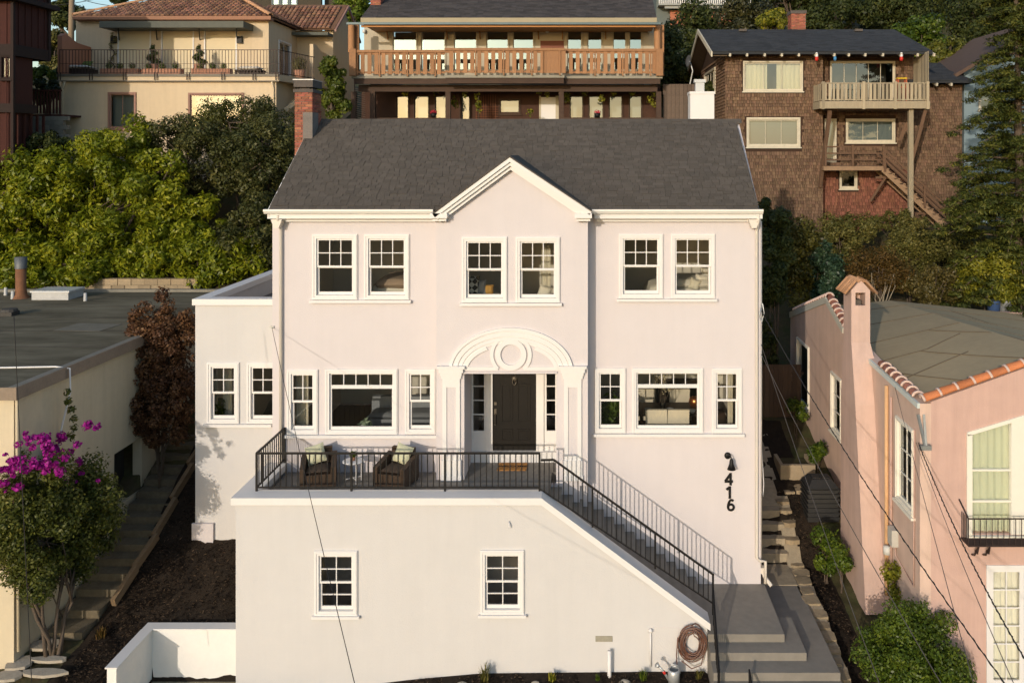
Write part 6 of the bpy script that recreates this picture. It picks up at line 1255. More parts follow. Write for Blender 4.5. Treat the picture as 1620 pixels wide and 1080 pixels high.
tx_ = link(bpy.data.objects.new('lettering', textmesh('lettering', 'WELCOME', .155, M('mat_ink', (.02, .012, .008), .95), .002, .004)), mt, Matrix.Translation(((PX(788, .35)+PX(833.5, .35))/2, .34, FLOOR+.024)))
# ---- house numbers and sconce
def digit(ch, px, py):
    c = P(px, py, 0); h, w_, st = .155, .10, .058; b = MB(); y = -.02
    def ln(x0, z0, x1, z1, e=0): b.beam((c.x+x0, y+e, c.z+z0), (c.x+x1, y+e, c.z+z1), st, .03, up=(0, 1, 0))
    if ch == '4': ln(.04, -h, .04, h); ln(-w_-.01, -.06, .10, -.06, .001); ln(.045, h-.02, -w_+.005, -.055, .002)
    if ch == '1': ln(.02, -h, .02, h); ln(.02, h-.025, -.065, h-.085, .001)
    if ch == '6':
        b.band(c.x, c.z-.055, .1, .1, .045, .047, 0, 2*math.pi, y-.015, y+.015, 24); b.band(c.x+.02, c.z-.05, .12, .205, .064, .15, R(62), R(185), y-.0155, y+.0145, 14)
    b.build('house_number', BLACK, house)
digit('4', 1153, 757); digit('1', 1153, 778); digit('6', 1156, 798)
sc = thing('wall_sconce', 'black gooseneck wall lamp above the house number', 'lamp', P(1151, 722, 0)); p = P(1151, 720, 0)
MB(Matrix.Translation(p+Vector((0, -.03, 0))) @ Matrix.Rotation(R(-90), 4, 'X')).lathe([(0, .028), (.085, .028), (.085, .0), (.06, -.02), (0, -.025)], (0, 0, 0), 16).build('wall_plate', BLACK, sc, True)
MB().tube([p+Vector((0, -.03, 0)), p+Vector((.02, -.18, .08)), p+Vector((.05, -.24, .04)), p+Vector((.06, -.24, -.02))], .016, 8).build('arm', BLACK, sc, True)
MB().lathe([(.03, .12), (.05, .08), (.055, .0), (.11, -.14), (.105, -.14), (.05, 0), (.02, .1)], tuple(p+Vector((.06, -.24, -.13))), 16).build('lamp_shade', BLACK, sc, True)
# ---- terrace wall fittings
MB().box(PX(942, TY), PX(969, TY), TY-.012, TY-.001, PZ(1014, TY), PZ(1005, TY)).build('vent', M('grey_vent', (.30, .28, .22), .8, .2, 12, .4, 60), house)
MB().tube([(PX(964, -2.35), -2.38, -.1), (PX(964, -2.35), -2.38, PZ(1028, -2.35)), ], .045, 10).build('standpipe', WHITE, house, True)
MB().tube([(PX(806, TY), TY-.002, PZ(824, TY)), (PX(806, TY), TY-.09, PZ(828, TY)), (PX(807, TY), TY-.1, PZ(832, TY))], .016, 6).build('wall_hook', WHITE, house, True)
MB().tube([(PX(1029, TY), TY-.05, PZ(992, TY)), (PX(1029, TY), TY-.05, PZ(1052, TY))], .02, 8).lathe([(0, 0), (.05, 0), (.05, .05), (0, .05)], (PX(1029, TY), TY-.05, PZ(997, TY)), 8).build('water_pipe', WHITE, house, True)
MB().frame(PX(1031, TY), PX(1073, TY), PZ(1050, TY), PZ(991, TY), .008, .008, TY-.006, TY-.001).build('access_panel', STUCCO, house)
hs = thing('garden_hose', 'brown garden hose coiled on a hook beside the steps', 'hose', (PX(1095, TY), TY-.1, .3)); rg = random.Random(9); c = P(1095, 1014, TY-.12); pts = []
HOSE = M('brown_hose', (.13, .062, .042), .45, .15, 8, 0, 1, .5)
for k_ in range(13):
    a_, b_, oz = .17+.18*(k_+.5)/13+rg.uniform(-.03, .03), .23+.19*(k_+.5)/13+rg.uniform(-.03, .03), rg.uniform(-.09, .02); dy = rg.uniform(-.09, .07)
    for i in range(22): t = 6.283*i/22+math.pi/2; pts.append(c+Vector((a_*math.cos(t), dy*math.sin(t*1.5), b_*math.sin(t)+oz)))
MB().tube(pts, .0135, 6).build('coil', HOSE, hs, True)
MB().tube([c+Vector((-.33, -.02, .1)), c+Vector((-.36, -.02, -.3)), c+Vector((-.34, -.08, -.7)), c+Vector((-.2, -.3, -1.05)), c+Vector((-.1, -.5, -1.06))], .0135, 6).build('tail', HOSE, hs, True)
MB().tube([c+Vector((.25, -.05, -.3)), c+Vector((.2, -.06, -.5)), c+Vector((-.02, -.07, -.58)), c+Vector((-.25, -.06, -.4))], .0135, 6).build('loose_loop', HOSE, hs, True)
MB().box(c.x-.06, c.x+.06, TY-.1, TY-.001, c.z+.22, c.z+.28).build('hook', WHITE, hs)
wc = thing('watering_can', 'galvanised watering can with a red band beside the hose', 'watering can', (PX(1062, -2.6), -2.6, 0)); wx, wy_ = PX(1066, -2.6), -2.62; wz = ground(wx, wy_)+.01
MB().lathe([(0, 0), (.13, 0), (.14, .28), (.12, .3), (.11, .3), (.125, .27), (.115, .02), (0, .02)], (wx, wy_, wz), 18).build('body', FLUE, wc, True)
MB().tube([(wx-.12, wy_, wz+.06), (wx-.24, wy_-.02, wz+.26), (wx-.34, wy_-.03, wz+.38)], [.03, .024, .02], 8).build('spout', FLUE, wc, True); MB().tube([(wx-.34, wy_-.03, wz+.37), (wx-.39, wy_-.04, wz+.42)], [.03, .06], 10).build('rose', FLUE, wc, True); MB().tube([(wx-.2, wy_-.015, wz+.2), (wx-.24, wy_-.02, wz+.26)], .032, 8).build('red_band', M('red_plastic', (.5, .03, .02), .5), wc, True)
MB().tube([(wx-.1, wy_, wz+.3), (wx-.05, wy_, wz+.4), (wx+.08, wy_, wz+.38), (wx+.14, wy_, wz+.2)], .012, 6).build('handle', FLUE, wc, True)
# ---- compost bin, planter, fence, walls
cb = thing('compost_bin', 'black plastic compost bin beside the concrete garden path', 'bin', (PX(1299, 2.8), 2.95, 1.7)); PLA = M('black_plastic', (.026, .026, .026), .5, .25, 4, .2, 30, .35); bx, by, bz0 = PX(1299, 2.8), 2.95, ground(6.5, 2.8)-.04; hw_ = .44
MB().prism([(bx-hw_, by-.4, bz0), (bx+hw_, by-.4, bz0), (bx+hw_*.92, by-.36, bz0+.95), (bx-hw_*.92, by-.36, bz0+.95)], (0, .8, 0)).build('body', PLA, cb)
for i in range(7): z = bz0+.08+i*.13; MB().box(bx-hw_-.02, bx+hw_+.02, by-.43, by+.43, z, z+.06).build('rib', PLA, cb)
MB().add([(bx-.44, by-.42, bz0+.95), (bx+.44, by-.42, bz0+.95), (bx+.44, by+.44, bz0+.95), (bx-.44, by+.44, bz0+.95), (bx-.28, by-.22, bz0+1.14), (bx+.28, by-.22, bz0+1.14), (bx+.28, by+.26, bz0+1.14), (bx-.28, by+.26, bz0+1.14)], [(0, 1, 5, 4), (1, 2, 6, 5), (2, 3, 7, 6), (3, 0, 4, 7), (4, 5, 6, 7)]).build('lid', PLA, cb)
for s_ in (-1, 1): MB().box(bx+s_*.14-.1, bx+s_*.14+.1, by-.14, by+.18, bz0+1.141, bz0+1.16).build('lid_panel', PLA, cb)
plb = thing('planter_box', 'raised concrete planter box on the slope behind the compost bin', 'planter', (6.0, 4.6, 2)); pz0 = ground(6, 4.4); TANC = M('tan_concrete', (.34, .27, .18), .95, .2, 3, .4, 30)
MB().wall(PX(1235, 4.4), PX(1290, 4.4), pz0-.4, pz0+.45, 4.4, 4.52).box(PX(1235, 4.4), PX(1235, 4.4)+.1, 4.521, 5.4, pz0-.4, pz0+.45).box(PX(1290, 4.4)-.1, PX(1290, 4.4), 4.521, 5.4, pz0-.4, pz0+.45).build('sides', TANC, plb); MB().box(PX(1235, 4.4)+.1, PX(1290, 4.4)-.1, 4.53, 5.4, pz0, pz0+.32).build('soil', SOILM, plb)
for i in range(3): MB().box(PX(1240+18*i, 3.9), PX(1256+18*i, 3.9), 3.75, 4.3, pz0-.6, pz0-.12+.05*i).build('front_slab', TANC, plb)
FEN = M('dark_fence_board', (.075, .05, .035), .9, .25, 3, .4, 30, orand=.25, stretch=(5, 5, .5)); fn = thing('timber_fence', 'dark timber fence across the gap behind the garden path', 'fence', (5.8, 7.6, 3)); fb = boxmesh('board', FEN, .15, .025, 1.8)
for i in range(18): inst('board', fb, fn, (4.45+i*.158, 7.6+.01*(i % 2), ground(5.5, 7.6)+.85))
MB().box(4.4, 7.3, 7.63, 7.7, ground(5.5, 7.6)+.3, ground(5.5, 7.6)+.38).box(4.4, 7.3, 7.63, 7.7, ground(5.5, 7.6)+1.4, ground(5.5, 7.6)+1.48).build('rail', FEN, fn)
fn2 = thing('timber_fence', 'grey board fence between the cedar house and shingle house', 'fence', (4.5, 20, 12)); FEN2 = M('grey_fence_board', (.11, .08, .06), .9, .25, 3, .4, 30, orand=.25); fb2 = boxmesh('board', FEN2, .19, .025, 2.0)
for i in range(9): inst('board', fb2, fn2, (PX(1052, 20)+i*.2, 20, PZ(195, 20)+.9))
MB().box(PX(1050, 20), PX(1110, 20), 20.02, 20.08, PZ(195, 20)+.4, PZ(195, 20)+.5).build('rail', FEN2, fn2)
sw_ = thing('stone_retaining_wall', 'tan block retaining wall under the laurel bushes', 'wall', (-18, 11.6, 6)); blk = boxmesh('block', M('tan_wall_block', (.33, .25, .155), .95, .2, 3, .4, 30, orand=.22), .5, .3, .24)
MB().box(PX(-10, 11.6), PX(315, 11.6), 11.66, 12, 5, PZ(444, 11.6)).build('core', MORTAR, sw_); i = 0; x = PX(80, 11.6)
for j in range(6):
    x = PX(158, 11.6)-(.25 if j % 2 else 0)
    while x < PX(312, 11.6): inst('block', blk, sw_, (x, 11.6+rg.uniform(-.02, .02), PZ(440, 11.6)-.13-.25*j)); x += .515
# ---- utility pole and cables
up_ = thing('utility_pole', 'wooden utility pole behind the peach terrace wall', 'pole', P(113, 60, 33)); MB().tube([P(112, 110, 33), P(114, -40, 33)], [.19, .14], 10).build('shaft', M('pole_wood', (.24, .18, .12), .9, .2, 4, stretch=(4, 4, .4)), up_, True); MB().beam(P(90, -28, 33), P(140, -30, 33), .12, .14).build('crossarm', MATS['pole_wood'], up_)
CAB = M('black_cable', (.02, .018, .017), .6, .1, 5); GCAB = M('grey_cable', (.10, .085, .075), .6, .1, 5)
def cable(label, a, b_, sag, r, mat=CAB, n=26, twist=0):
    a, b_ = Vector(a), Vector(b_); pts = []
    for i in range(n+1): t = i/n; p = a.lerp(b_, t); p.z -= sag*4*t*(1-t); pts.append(p)
    t_ = MB().tube(pts, r, 6)
    if twist:
        q = []
        for i in range(n*8+1): t = i/(n*8); p = a.lerp(b_, t); p.z -= sag*4*t*(1-t); q.append(p+Vector((math.cos(t*twist)*r*1.5, 0, math.sin(t*twist)*r*1.5)))
        t_.tube(q, r*.7, 5)
    return tag(t_.build('power_cable', mat, None, True), label, 'cable', 'overhead service cables')
hk = P(1204.5, 492, -.05)
cable('dark cable dropping from the house corner past the compost bin to the street', hk, P(1820, 1390, -13.5), .35, .008, CAB, 30, 300)
cable('thin grey cable below the main cable from the house corner', P(1204.5, 560, -.05), P(1640, 1330, -12.5), .25, .007, GCAB)
cable('thin grey cable close to the house wall corner dropping to the path', P(1204.5, 545, -.05), P(1500, 1370, -12.5), .2, .006, GCAB)
br = P(1453, 700, QY0-.28)
cable('thick twisted black cable from the pink house bracket down past the balcony', br, P(1740, 1230, -13), .35, .009, CAB, 30, 300)
cable('thin dark cable from the pink house bracket in front of the French door', br+Vector((-.05, 0, 0)), P(1700, 1290, -13), .2, .006, GCAB)
cable('thin dark cable from the pink eave crossing the side window', P(1414, 605, -.9), P(1570, 1190, -12), .05, .006, GCAB)
cable('thin black wire hanging from the wing wall across the terrace front', P(430, 517, -.02), P(600, 1240, -12), .12, .006, CAB)
MB().box(P(430, 517, 0).x-.04, P(430, 517, 0).x+.06, -.04, -.001, P(430, 517, 0).z-.03, P(430, 517, 0).z+.03).build('wire_anchor', FLUE, house)
cable('dark service wire hanging in front of the bougainvillea', P(22, 500, -5.5), P(52, 1120, -6), .0, .008, CAB)
for i, (a, c) in enumerate((((60, 10), (170, -6)), ((118, -5), (190, 10)), ((130, 15), (200, 3)))): cable(('far wire left of the utility pole top', 'far wire rising right of the utility pole', 'far lower wire from the utility pole to the tile roof')[i], P(*a, 33), P(*c, 33.5), .15, .02, CAB, 10)
MB().tube([P(1203, 488, -.03), P(1206, 480, -.1), P(1209, 495, -.12), P(1205, 510, -.08), P(1201, 500, -.06), P(1204, 486, -.04)], .012, 6).build('cable_loop', FLUE, house, True)
# ---- interior furniture
LIN = M('bed_linen', (.62, .57, .48), .95, .06, 4, .3, 20); TANB = M('tan_blanket', (.34, .25, .18), .95, .1, 5, .3, 20); GREYF = M('grey_fabric', (.22, .23, .25), .95, .08, 6); OCHF = M('ochre_fabric', (.42, .23, .06), .95, .08, 6); WOODD = M('dark_table_wood', (.05, .03, .02), .5, .2, 4)
def bed(label, x0, x1, y0, y1, z, cover, group=None):
    t = thing('bed', label, 'bed', ((x0+x1)/2, (y0+y1)/2, UFLOOR)); MB().box(x0, x1, y0, y1, UFLOOR+.1, UFLOOR+.3).build('bed_frame', WOODD, t)
    for sx in (x0+.05, x1-.05):
        for sy in (y0+.05, y1-.05): MB().box(sx-.04, sx+.04, sy-.04, sy+.04, UFLOOR, UFLOOR+.1).build('leg', WOODD, t)
    cushion((x0+x1)/2, 0, 0, x1-x0, z-UFLOOR-.3, y1-y0, Matrix.Translation((0, (y0+y1)/2, UFLOOR+.3+(z-UFLOOR-.3)/2)) @ Matrix.Rotation(R(90), 4, 'X'), 14, .25).build('mattress', LIN, t, True)
    cushion((x0+x1)/2, 0, 0, (x1-x0)*.6, .3, (y1-y0)*1.0, Matrix.Translation((-.1, (y0+y1)/2, z-.06)) @ Matrix.Rotation(R(90), 4, 'X'), 14, .3).build('blanket', cover, t, True)
zu = PZ(466, 0)
bed('bed with a tan blanket seen through the left upper windows', PX(585, .9), PX(672, .9), .5, 2.5, zu+.22, TANB); bed('bed with white linen seen through the right upper windows', PX(1015, .8), PX(1180, .8), .7, 2.3, PZ(458, 0)+.05, LIN)
def pillow(label, px, py, Y, w_, h_, mat, tilt=0):
    o = cushion(0, 0, 0, w_, .18, h_, Matrix.Translation(P(px, py, Y)) @ Matrix.Rotation(R(-15), 4, 'X') @ Matrix.Rotation(R(tilt), 4, 'Y')).build('pillow', mat, None, True); return tag(o, label, 'pillow', 'pillows behind the upper windows')
pillow('beige pillow propped on the bed behind the right upper window', 1111, 447, 1.0, .4, .42, LIN, 8); pillow('upright pale pillow at the far side of the right bedroom', 1122, 438, 1.5, .45, .5, LIN, 0); pillow('small brown patterned pillow on the right bed', 1099, 450, .8, .3, .3, OLDW, 20)
# triangle pattern material
tri = M('black_white_triangles', (.7, .68, .62), .95, .02, 3); n_ = tri.node_tree.nodes; ck = n_.new('ShaderNodeTexChecker'); ck.inputs['Scale'].default_value = 9; ck.inputs[1].default_value = (.02, .02, .02, 1); ck.inputs[2].default_value = (.62, .6, .55, 1); tcn = n_.new('ShaderNodeTexCoord'); mpn = n_.new('ShaderNodeMapping'); mpn.inputs['Rotation'].default_value = (0, R(45), 0); tri.node_tree.links.new(tcn.outputs['Object'], mpn.inputs[0]); tri.node_tree.links.new(mpn.outputs[0], ck.inputs[0]); tri.node_tree.links.new(ck.outputs[0], n_['Principled BSDF'].inputs['Base Color'])
ws = thing('window_seat', 'pale cushioned window seat behind the middle upper windows', 'seat', (-2, .2, UFLOOR)); MB().box(BX0+.25, BX1-.35, -.26, .75, UFLOOR, PZ(480, 0)+.0).build('bench', WHITE, ws); cushion((BX0+BX1)/2-.1, 0, 0, 2.9, .14, .9, Matrix.Translation((0, .22, PZ(474, 0)+.02)) @ Matrix.Rotation(R(90), 4, 'X'), 12, .25).build('seat_cushion', LIN, ws, True)
pillow('black and white triangle pillow behind the middle upper window', 745, 451, .25, .42, .5, tri, 5); pillow('round grey pillow next to the triangle pillow', 760, 455, .35, .3, .42, GREYF); pillow('small ochre pillow next to the grey pillow', 773, 458, .4, .26, .26, OCHF); pillow('white pillow at the right end of the window seat', 862, 461, .25, .34, .28, LIN, 18)
dt = thing('dining_table', 'dark dining table behind the right picture window', 'table', (PX(1055, 1.9), 1.9, IFL)); dxc = PX(1055, 1.9); MB().box(dxc-1.15, dxc+1.15, 1.25, 2.4, IFL+.74, IFL+.78).build('table_top', WOODD, dt)
for sx in (-1, 1):
    for sy in (1.35, 2.3): MB().box(dxc+sx*1.05-.04, dxc+sx*1.05+.04, sy-.04, sy+.04, IFL, IFL+.74).build('leg', WOODD, dt)
SLIP = M('cream_slipcover', (.60, .53, .42), .95, .06, 3, .2, 20)
def dchair(label, px, Y, face):
    x = PX(px, Y); t = thing('dining_chair', label, 'chair', (x, Y, IFL), 'slipcovered chairs around the dining table'); w_ = .29
    MB().box(x-w_, x+w_, Y, Y+.1, IFL+.35, IFL+1.05).box(x-w_-.004, x+w_+.004, Y-.012, Y+.112, IFL+.93, IFL+1.06).build('backrest', SLIP, t); s_ = .1 if face > 0 else -.45; MB().box(x-w_, x+w_, Y+s_, Y+s_+.45, IFL+.3, IFL+.46).build('seat', SLIP, t)
    for sx in (-w_+.04, w_-.04):
        for sy in (.05, s_+(.4 if face > 0 else .05)): MB().box(x+sx-.025, x+sx+.025, Y+sy-.025, Y+sy+.025, IFL, IFL+.3).build('leg', WOODD, t)
dchair('cream slipcovered dining chair with its back to the picture window, by the fern side', 1039, .75, 1); dchair('cream slipcovered dining chair with its back to the picture window, by the curtain side', 1073, .75, 1); dchair('cream dining chair across the table behind the flower vase', 1075, 2.75, -1); dchair('cream dining chair across the table in partial shade', 1020, 2.75, -1)
vs_ = thing('flower_vase', 'glass vase of pale blossom branches on the dining table', 'vase', (PX(1048, 1.8), 1.8, IFL+.78)); vx = PX(1048, 1.8); MB().lathe([(0, 0), (.07, 0), (.08, .12), (.05, .25), (.06, .28)], (vx, 1.8, IFL+.782), 14).build('vase', glassmat('vase_glass', 1.5, .05), vs_, True); b = MB(); rg = random.Random(3); lum = []
for i in range(9): q = Vector((vx+rg.uniform(-.35, .4), 1.8+rg.uniform(-.2, .2), IFL+1.3+rg.uniform(.1, .55))); trunk(b, (vx, 1.8, IFL+.85), q, .008, .004, rg, .02, 5); lum += [(q.x, q.y, q.z, .07, .07, .1), (q.x*.6+vx*.4, 1.8, q.z-.15, .06, .06, .09)]
b.build('branches', BARK, vs_, True); leaves('blossoms', leafmat('cream_blossom', (.4, .33, .2), (.58, .5, .34), (.7, .64, .48), .3), vs_, lum, 420, .045, 5, aspect=.8)
for i, (px, Y, lb) in enumerate(((1025, 1.5, 'blue grey bowl on the dining table by the fern side'), (1060, 1.5, 'white bowl on the dining table beside the vase'), (1095, 1.4, 'white cup on the dining table by the curtain side'))): tag(MB().lathe([(0, 0), (.05, 0), (.10, .09), (.095, .09), (.045, .01), (0, .01)], (PX(px, Y), Y, IFL+.782), 16).build('bowl', (GREYF, WHITE, WHITE)[i], None, True), lb, 'bowl', 'tableware on the dining table')
tag(MB().lathe([(0, 0), (.13, 0), (.17, .1), (.14, .22), (.1, .24), (0, .24)], (PX(1099, 2.1), 2.1, IFL+.782), 18).build('copper_pot', M('copper', (.6, .22, .08), .3, .1, 5, metal=.9), None, True), 'copper pot on the dining table', 'pot')
sb_ = thing('sideboard', 'dark sideboard along the back wall of the dining room', 'sideboard', (PX(1070, 4), 4.0, IFL)); MB().box(PX(1040, 4), PX(1130, 4), 3.85, 4.35, IFL, IFL+.95).build('cabinet', WOODD, sb_)
pf = thing('potted_fern', 'leafy potted fern behind the narrow dining window', 'plant', (PX(958, .8), .9, IFL)); fx = PX(962, .9); MB().lathe([(0, 0), (.16, 0), (.2, .4), (0, .4)], (fx, .9, IFL), 14).build('pot', MATS['brown_pot'], pf, True); leaves('foliage', LS, pf, [(fx+.1*i-.1, .9, IFL+.75+.2*i, .25, .25, .3) for i in range(3)], 500, .22, 6, aspect=.3)
pf = thing('potted_plant', 'broad leaved plant behind the wing window', 'plant', (PX(340, 1.4), 1.3, 4.1)); fx = PX(343, 1.3); MB().lathe([(0, 0), (.14, 0), (.17, .35), (0, .35)], (fx, 1.3, 4.1), 14).build('pot', MATS['brown_pot'], pf, True); leaves('foliage', LS, pf, [(fx, 1.3, 4.75+.2*i, .2, .2, .22) for i in range(4)], 160, .3, 7, aspect=.45)
pf = thing('potted_plant', 'spiky grey succulent on the living room window ledge', 'plant', (PX(577, .35), .4, 5)); MB().lathe([(0, 0), (.1, 0), (.12, .12), (0, .12)], (PX(577, .35), .42, PZ(680, .3)-.02), 12).build('pot', WHITE, pf, True); tuft_ = leaves('foliage', leafmat('succulent', (.10, .15, .10), (.18, .24, .17), (.3, .36, .26), .1), pf, [(PX(577, .35), .42, PZ(672, .3), .14, .12, .13)], 70, .2, 8, aspect=.25)
MB().box(PX(577, .35)-.3, PX(577, .35)+.3, .27, .6, IFL, PZ(680, .3)-.03).build('ledge', WHITE, pf)
sf = thing('sofa', 'grey brown sofa in the dark living room', 'sofa', (PX(600, 2.4), 2.4, IFL)); sx0 = PX(600, 2.4)
MB().box(sx0-.3, sx0+1.7, 2.0, 2.9, IFL+.1, IFL+.42).build('base', GREYF, sf); MB().box(sx0-.3, sx0+1.7, 2.75, 2.95, IFL+.42, IFL+.85).build('backrest', GREYF, sf)
for a in (0, 1): cushion(sx0+.2+a*1.0, 0, 0, .95, .16, .8, Matrix.Translation((0, 2.4, IFL+.48)) @ Matrix.Rotation(R(90), 4, 'X'), 8, .3).build('seat_cushion', GREYF, sf, True)
# ---- things on the peach house deck
TERR = M('terracotta_planter', (.40, .20, .13), .85, .15, 4, .2, 30); GB = leafmat('grass_ball', (.04, .06, .01), (.08, .11, .02), (.14, .17, .03), .2)
names = ('terracotta trough with three clipped grasses beside the vine trellis', 'terracotta trough with three clipped grasses between the two topiaries', 'terracotta trough with three clipped grasses next to the lounge seat')
for i, (a, c, balls) in enumerate(((161, 221, (172, 190, 209)), (227, 288, (235, 257, 277)), (305, 366, (317, 336, 354)))):
    Y = 18.75; t = thing('planter_trough', names[i], 'planter', P((a+c)/2, 118, Y), 'troughs along the peach deck railing'); h_ = .34; MB().wall(PX(a, Y), PX(c, Y), dzt, dzt+h_, Y-.18, Y+.18).build('trough', TERR, t); 
    for pb_ in balls: leaves('clipped_grass', GB, t, [(PX(pb_, Y), Y, dzt+h_+.13, .14, .14, .16)], 220, .1, pb_, aspect=.25)
for i, px in enumerate((242, 315)):
    Y = 19.4; x = PX(px, Y); t = thing('spiral_topiary', ('spiral topiary in a tall pot between the first two troughs', 'spiral topiary in a tall pot beside the lounge side trough')[i], 'topiary', (x, Y, dzt), 'spiral topiaries on the peach deck'); MB().lathe([(0, 0), (.2, 0), (.24, .62), (0, .62)], (x, Y, dzt), 14).build('pot', TERR, t, True)
    lum = [(x+.16*(1-k_/14)*math.cos(k_*.9), Y+.16*(1-k_/14)*math.sin(k_*.9), dzt+.72+k_*.06, .24-.012*k_, .24-.012*k_, .11) for k_ in range(14)]; leaves('foliage', leafmat('topiary_leaf', (.02, .035, .006), (.05, .07, .012), (.10, .11, .02), .15), t, lum, 2600, .06, 180+i, aspect=.6)
    MB().tube([(x, Y, dzt+.5), (x, Y, dzt+1.4)], .03, 6).build('stem', BARK, t)
vt = thing('wall_vine', 'trained yellowish vine climbing beside the wall lamp on the peach house', 'vine', P(180, 118, 20.1)); lum = [P(178+4*math.sin(i*2), 112-7*i, 20.1) for i in range(9)]; leaves('foliage', leafmat('vine_yellow', (.12, .11, .03), (.2, .17, .05), (.3, .26, .08), .2), vt, [(p.x, p.y, p.z, .1, .1, .14) for p in lum], 260, .09, 9); MB().tube(lum, .025, 6).build('stem', BARK, vt, True); MB().lathe([(0, 0), (.16, 0), (.2, .3), (0, .3)], (PX(180, 19.9), 19.9, dzt), 12).build('pot', TERR, vt, True)
db_ = thing('daybed', 'dark framed daybed with pale mattress by the salmon privacy wall', 'daybed', P(122, 118, 18.9)); Y = 18.9; MB().box(PX(97, Y), PX(146, Y), Y-.4, Y+.5, dzt+.1, dzt+.35).build('frame', WICKF, db_); cushion((PX(97, Y)+PX(146, Y))/2, 0, 0, 1.5, .2, .9, Matrix.Translation((0, Y+.05, dzt+.43)) @ Matrix.Rotation(R(90), 4, 'X'), 8, .3).build('mattress', LIN, db_, True)
for sx in (99, 144): MB().box(PX(sx, Y)-.04, PX(sx, Y)+.04, Y-.35, Y+.45, dzt, dzt+.1).build('leg', WICKF, db_)
tag(cushion(0, 0, 0, .36, .16, .48, Matrix.Translation((PX(104, Y), Y, dzt+.76)) @ Matrix.Rotation(R(-12), 4, 'X')).build('pillow', M('lime_fabric', (.28, .42, .04), .9, .1, 5), None, True), 'lime green pillow standing on the daybed', 'pillow'); tag(cushion(0, 0, 0, .5, .14, .32, Matrix.Translation((PX(136, Y), Y+.1, dzt+.62)) @ Matrix.Rotation(R(-50), 4, 'X')).build('pillow', M('moss_fabric', (.13, .17, .04), .9, .1, 5), None, True), 'moss green pillow lying on the daybed', 'pillow')
lo = thing('lounge_seat', 'low slatted lounge seat with white cushions at the end of the peach deck', 'seat', P(393, 118, 18.9)); MB().box(PX(375, Y), PX(416, Y), Y-.3, Y+.4, dzt+.22, dzt+.3).build('seat', WICKF, lo); 
for i in range(7): MB().box(PX(376+5.6*i, Y), PX(379+5.6*i, Y), Y-.3, Y-.26, dzt, dzt+.22).build('slat', WICKF, lo)
MB().box(PX(376, Y), PX(415, Y), Y+.3, Y+.38, dzt, dzt+.22).build('leg', WICKF, lo); cushion((PX(378, Y)+PX(414, Y))/2, 0, 0, 1.05, .18, .6, Matrix.Translation((0, Y+.05, dzt+.38)) @ Matrix.Rotation(R(90), 4, 'X'), 8, .3).build('cushion', LIN, lo, True)
gp_ = thing('potted_grass', 'tall ornamental grass in terracotta pot by the curved privacy wall', 'plant', P(473, 121, 21.6)); x = PX(474, 21.6); MB().lathe([(0, 0), (.22, 0), (.28, .55), (.24, .55), (0, .5)], (x, 21.6, dzt), 14).build('pot', TERR, gp_, True); leaves('grass', LO, gp_, [(x, 21.6, dzt+.85, .3, .3, .34)], 420, .35, 12, aspect=.08, droop=-.8)
# ---- things on the cedar house and shingle house
for i, (px, py) in enumerate(((640, 152), (665, 148), (690, 152), (720, 158), (735, 150), (755, 156), (757, 172), (852, 145), (866, 148), (898, 158), (925, 148), (952, 156), (972, 146), (1000, 147), (1030, 158), (1036, 148), (628, 170), (838, 175))):
    pass
vl = []; rg = random.Random(8)
for px, py in ((640, 146), (690, 144), (718, 158), (720, 165), (735, 150), (755, 152), (757, 165), (758, 172), (852, 144), (866, 148), (897, 150), (898, 158), (925, 146), (952, 156), (972, 146), (1000, 146), (1028, 158), (1034, 148), (1036, 165), (838, 178)):
    p = P(px, py, 20.2); vl.append((p.x, p.y, p.z, .16, .12, .2))
gv_ = thing('grape_vine', 'trailing yellow green vine hanging from the deck beam of the cedar house', 'vine', P(760, 190, 20.2)); leaves('foliage', LY_, gv_, vl, 700, .12, 14, aspect=.8); MB().tube([P(a, 142+2*math.sin(a), 20.2) for a in range(600, 1040, 20)], .018, 5).tube([P(757, 190, 20.2), P(757, 142, 20.2)], .02, 5).build('stem', BARK, gv_, True)
for px, lb in ((686, 'red geraniums in a pot on the lower rail of the cedar house'), (945, 'crimson flowers on the lower rail near the end post')):
    p = P(px, 186, 19.35); t = thing('flower_pot', lb, 'flowers', p); MB().lathe([(0, -.0), (.12, 0), (.16, .2), (0, .2)], tuple(p), 12).build('pot', BLACK, t, True); leaves('flowers', leafmat('red_petal', (.3, .01, .03), (.5, .02, .05), (.6, .05, .08), .2), t, [(p.x, p.y, p.z+.26, .16, .14, .1)], 90, .08, px)
for i, px in enumerate((1292, 1426)):
    p = P(px, 90, 18.5); t = thing('hanging_lantern', ('red and white hanging ornament at the left end of the balcony eave', 'red and white hanging ornament above the yellow stool')[i], 'ornament', p, 'ornaments hung under the shingle house eave'); MB().lathe([(0, .2), (.04, .2), (.07, .08), (.07, 0)], tuple(p), 10).build('top', WHITE, t, True); MB().lathe([(.07, 0), (.09, -.1), (.06, -.2), (0, -.2)], tuple(p), 10).build('body', MATS['red_plastic'], t, True)
p = P(1321, 92, 18.5); t = thing('hanging_lantern', 'blue glass ornament hung under the eave over the balcony', 'ornament', p); MB().lathe([(0, .2), (.02, .1), (.08, 0), (.06, -.12), (0, -.14)], tuple(p), 10).build('body', M('blue_glass', (.05, .2, .4), .2, .1, 4), t, True)
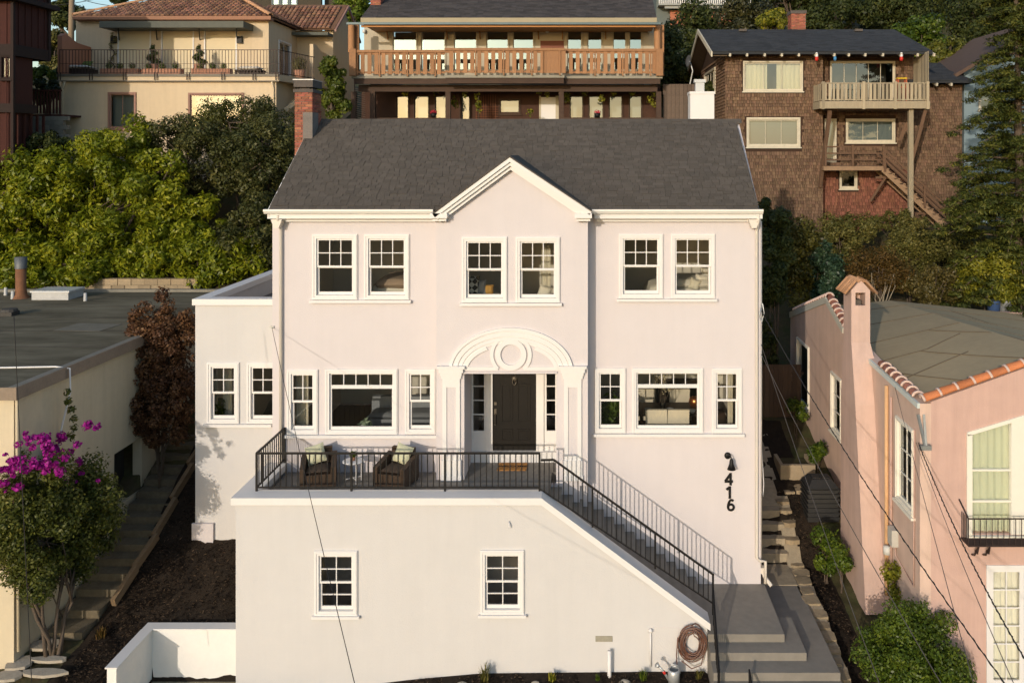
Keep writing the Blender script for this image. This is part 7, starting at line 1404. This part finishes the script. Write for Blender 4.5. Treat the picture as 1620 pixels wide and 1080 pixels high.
stl = thing('step_stool', 'yellow topped red stool on the weathered balcony', 'stool', P(1425, 160, 18.9)); x = PX(1426, 18.9); MB().box(x-.22, x+.22, 18.75, 19.05, bzf+1.12, bzf+1.18).build('top', M('yellow_paint', (.6, .4, .03), .6), stl)
for s_ in (-1, 1):
    for yy in (18.78, 19.0): MB().box(x+s_*.19-.02, x+s_*.19+.02, yy-.02, yy+.02, bzf, bzf+1.12).build('leg', M('orange_red_paint', (.45, .1, .05), .6), stl)
MB().box(x-.19, x+.19, 18.77, 18.8, bzf+.7, bzf+.76).build('rung', MATS['orange_red_paint'], stl)
p = P(1413, 383, 17.6); og = thing('orange_buoy', 'small bright orange bottle shape standing in the shrubs', 'ornament', p); MB().lathe([(0, -.5), (.1, -.5), (.12, -.2), (.12, .1), (.05, .25), (0, .26)], (p.x, p.y, p.z), 12).build('body', M('orange_plastic', (.7, .1, .01), .5), og, True); MB().tube([(p.x, p.y, ground(p.x, p.y)), (p.x, p.y, p.z-.45)], .025, 6).build('stake', BARK, og)
sd2 = thing('satellite_dish', 'grey satellite dish mounted on a mast by the shingle house gable', 'dish', P(1093, 120, 22)); p = P(1091, 97, 22); T = Matrix.Translation(p) @ Matrix.Rotation(R(70), 4, 'X') @ Matrix.Rotation(R(-72), 4, 'Y'); MB(T).lathe([(0, 0), (.15, .02), (.3, .09), (.31, .08), (.15, .005), (0, -.02)], (0, 0, 0), 18).build('dish', M('dish_grey', (.09, .095, .105), .5), sd2, True); MB().tube([p, P(1096, 112, 22.1), P(1086, 160, 22.1), P(1086, 200, 22.1)], .04, 6).build('mast', FLUE, sd2, True)
for i, px in enumerate((1572, 1590)):
    p = P(px, 478, 10.6); t = tag(MB().lathe([(0, -.6), (.2, -.6), (.24, .02), (.26, .05), (.1, .12), (0, .12)], (p.x, p.y, p.z), 14).build('garbage_can', (M('blue_barrel', (.05, .09, .2), .5), FLUE)[i], None, True), ('blue barrel beyond the olive felt roof', 'grey metal can beside the blue barrel')[i], 'can')
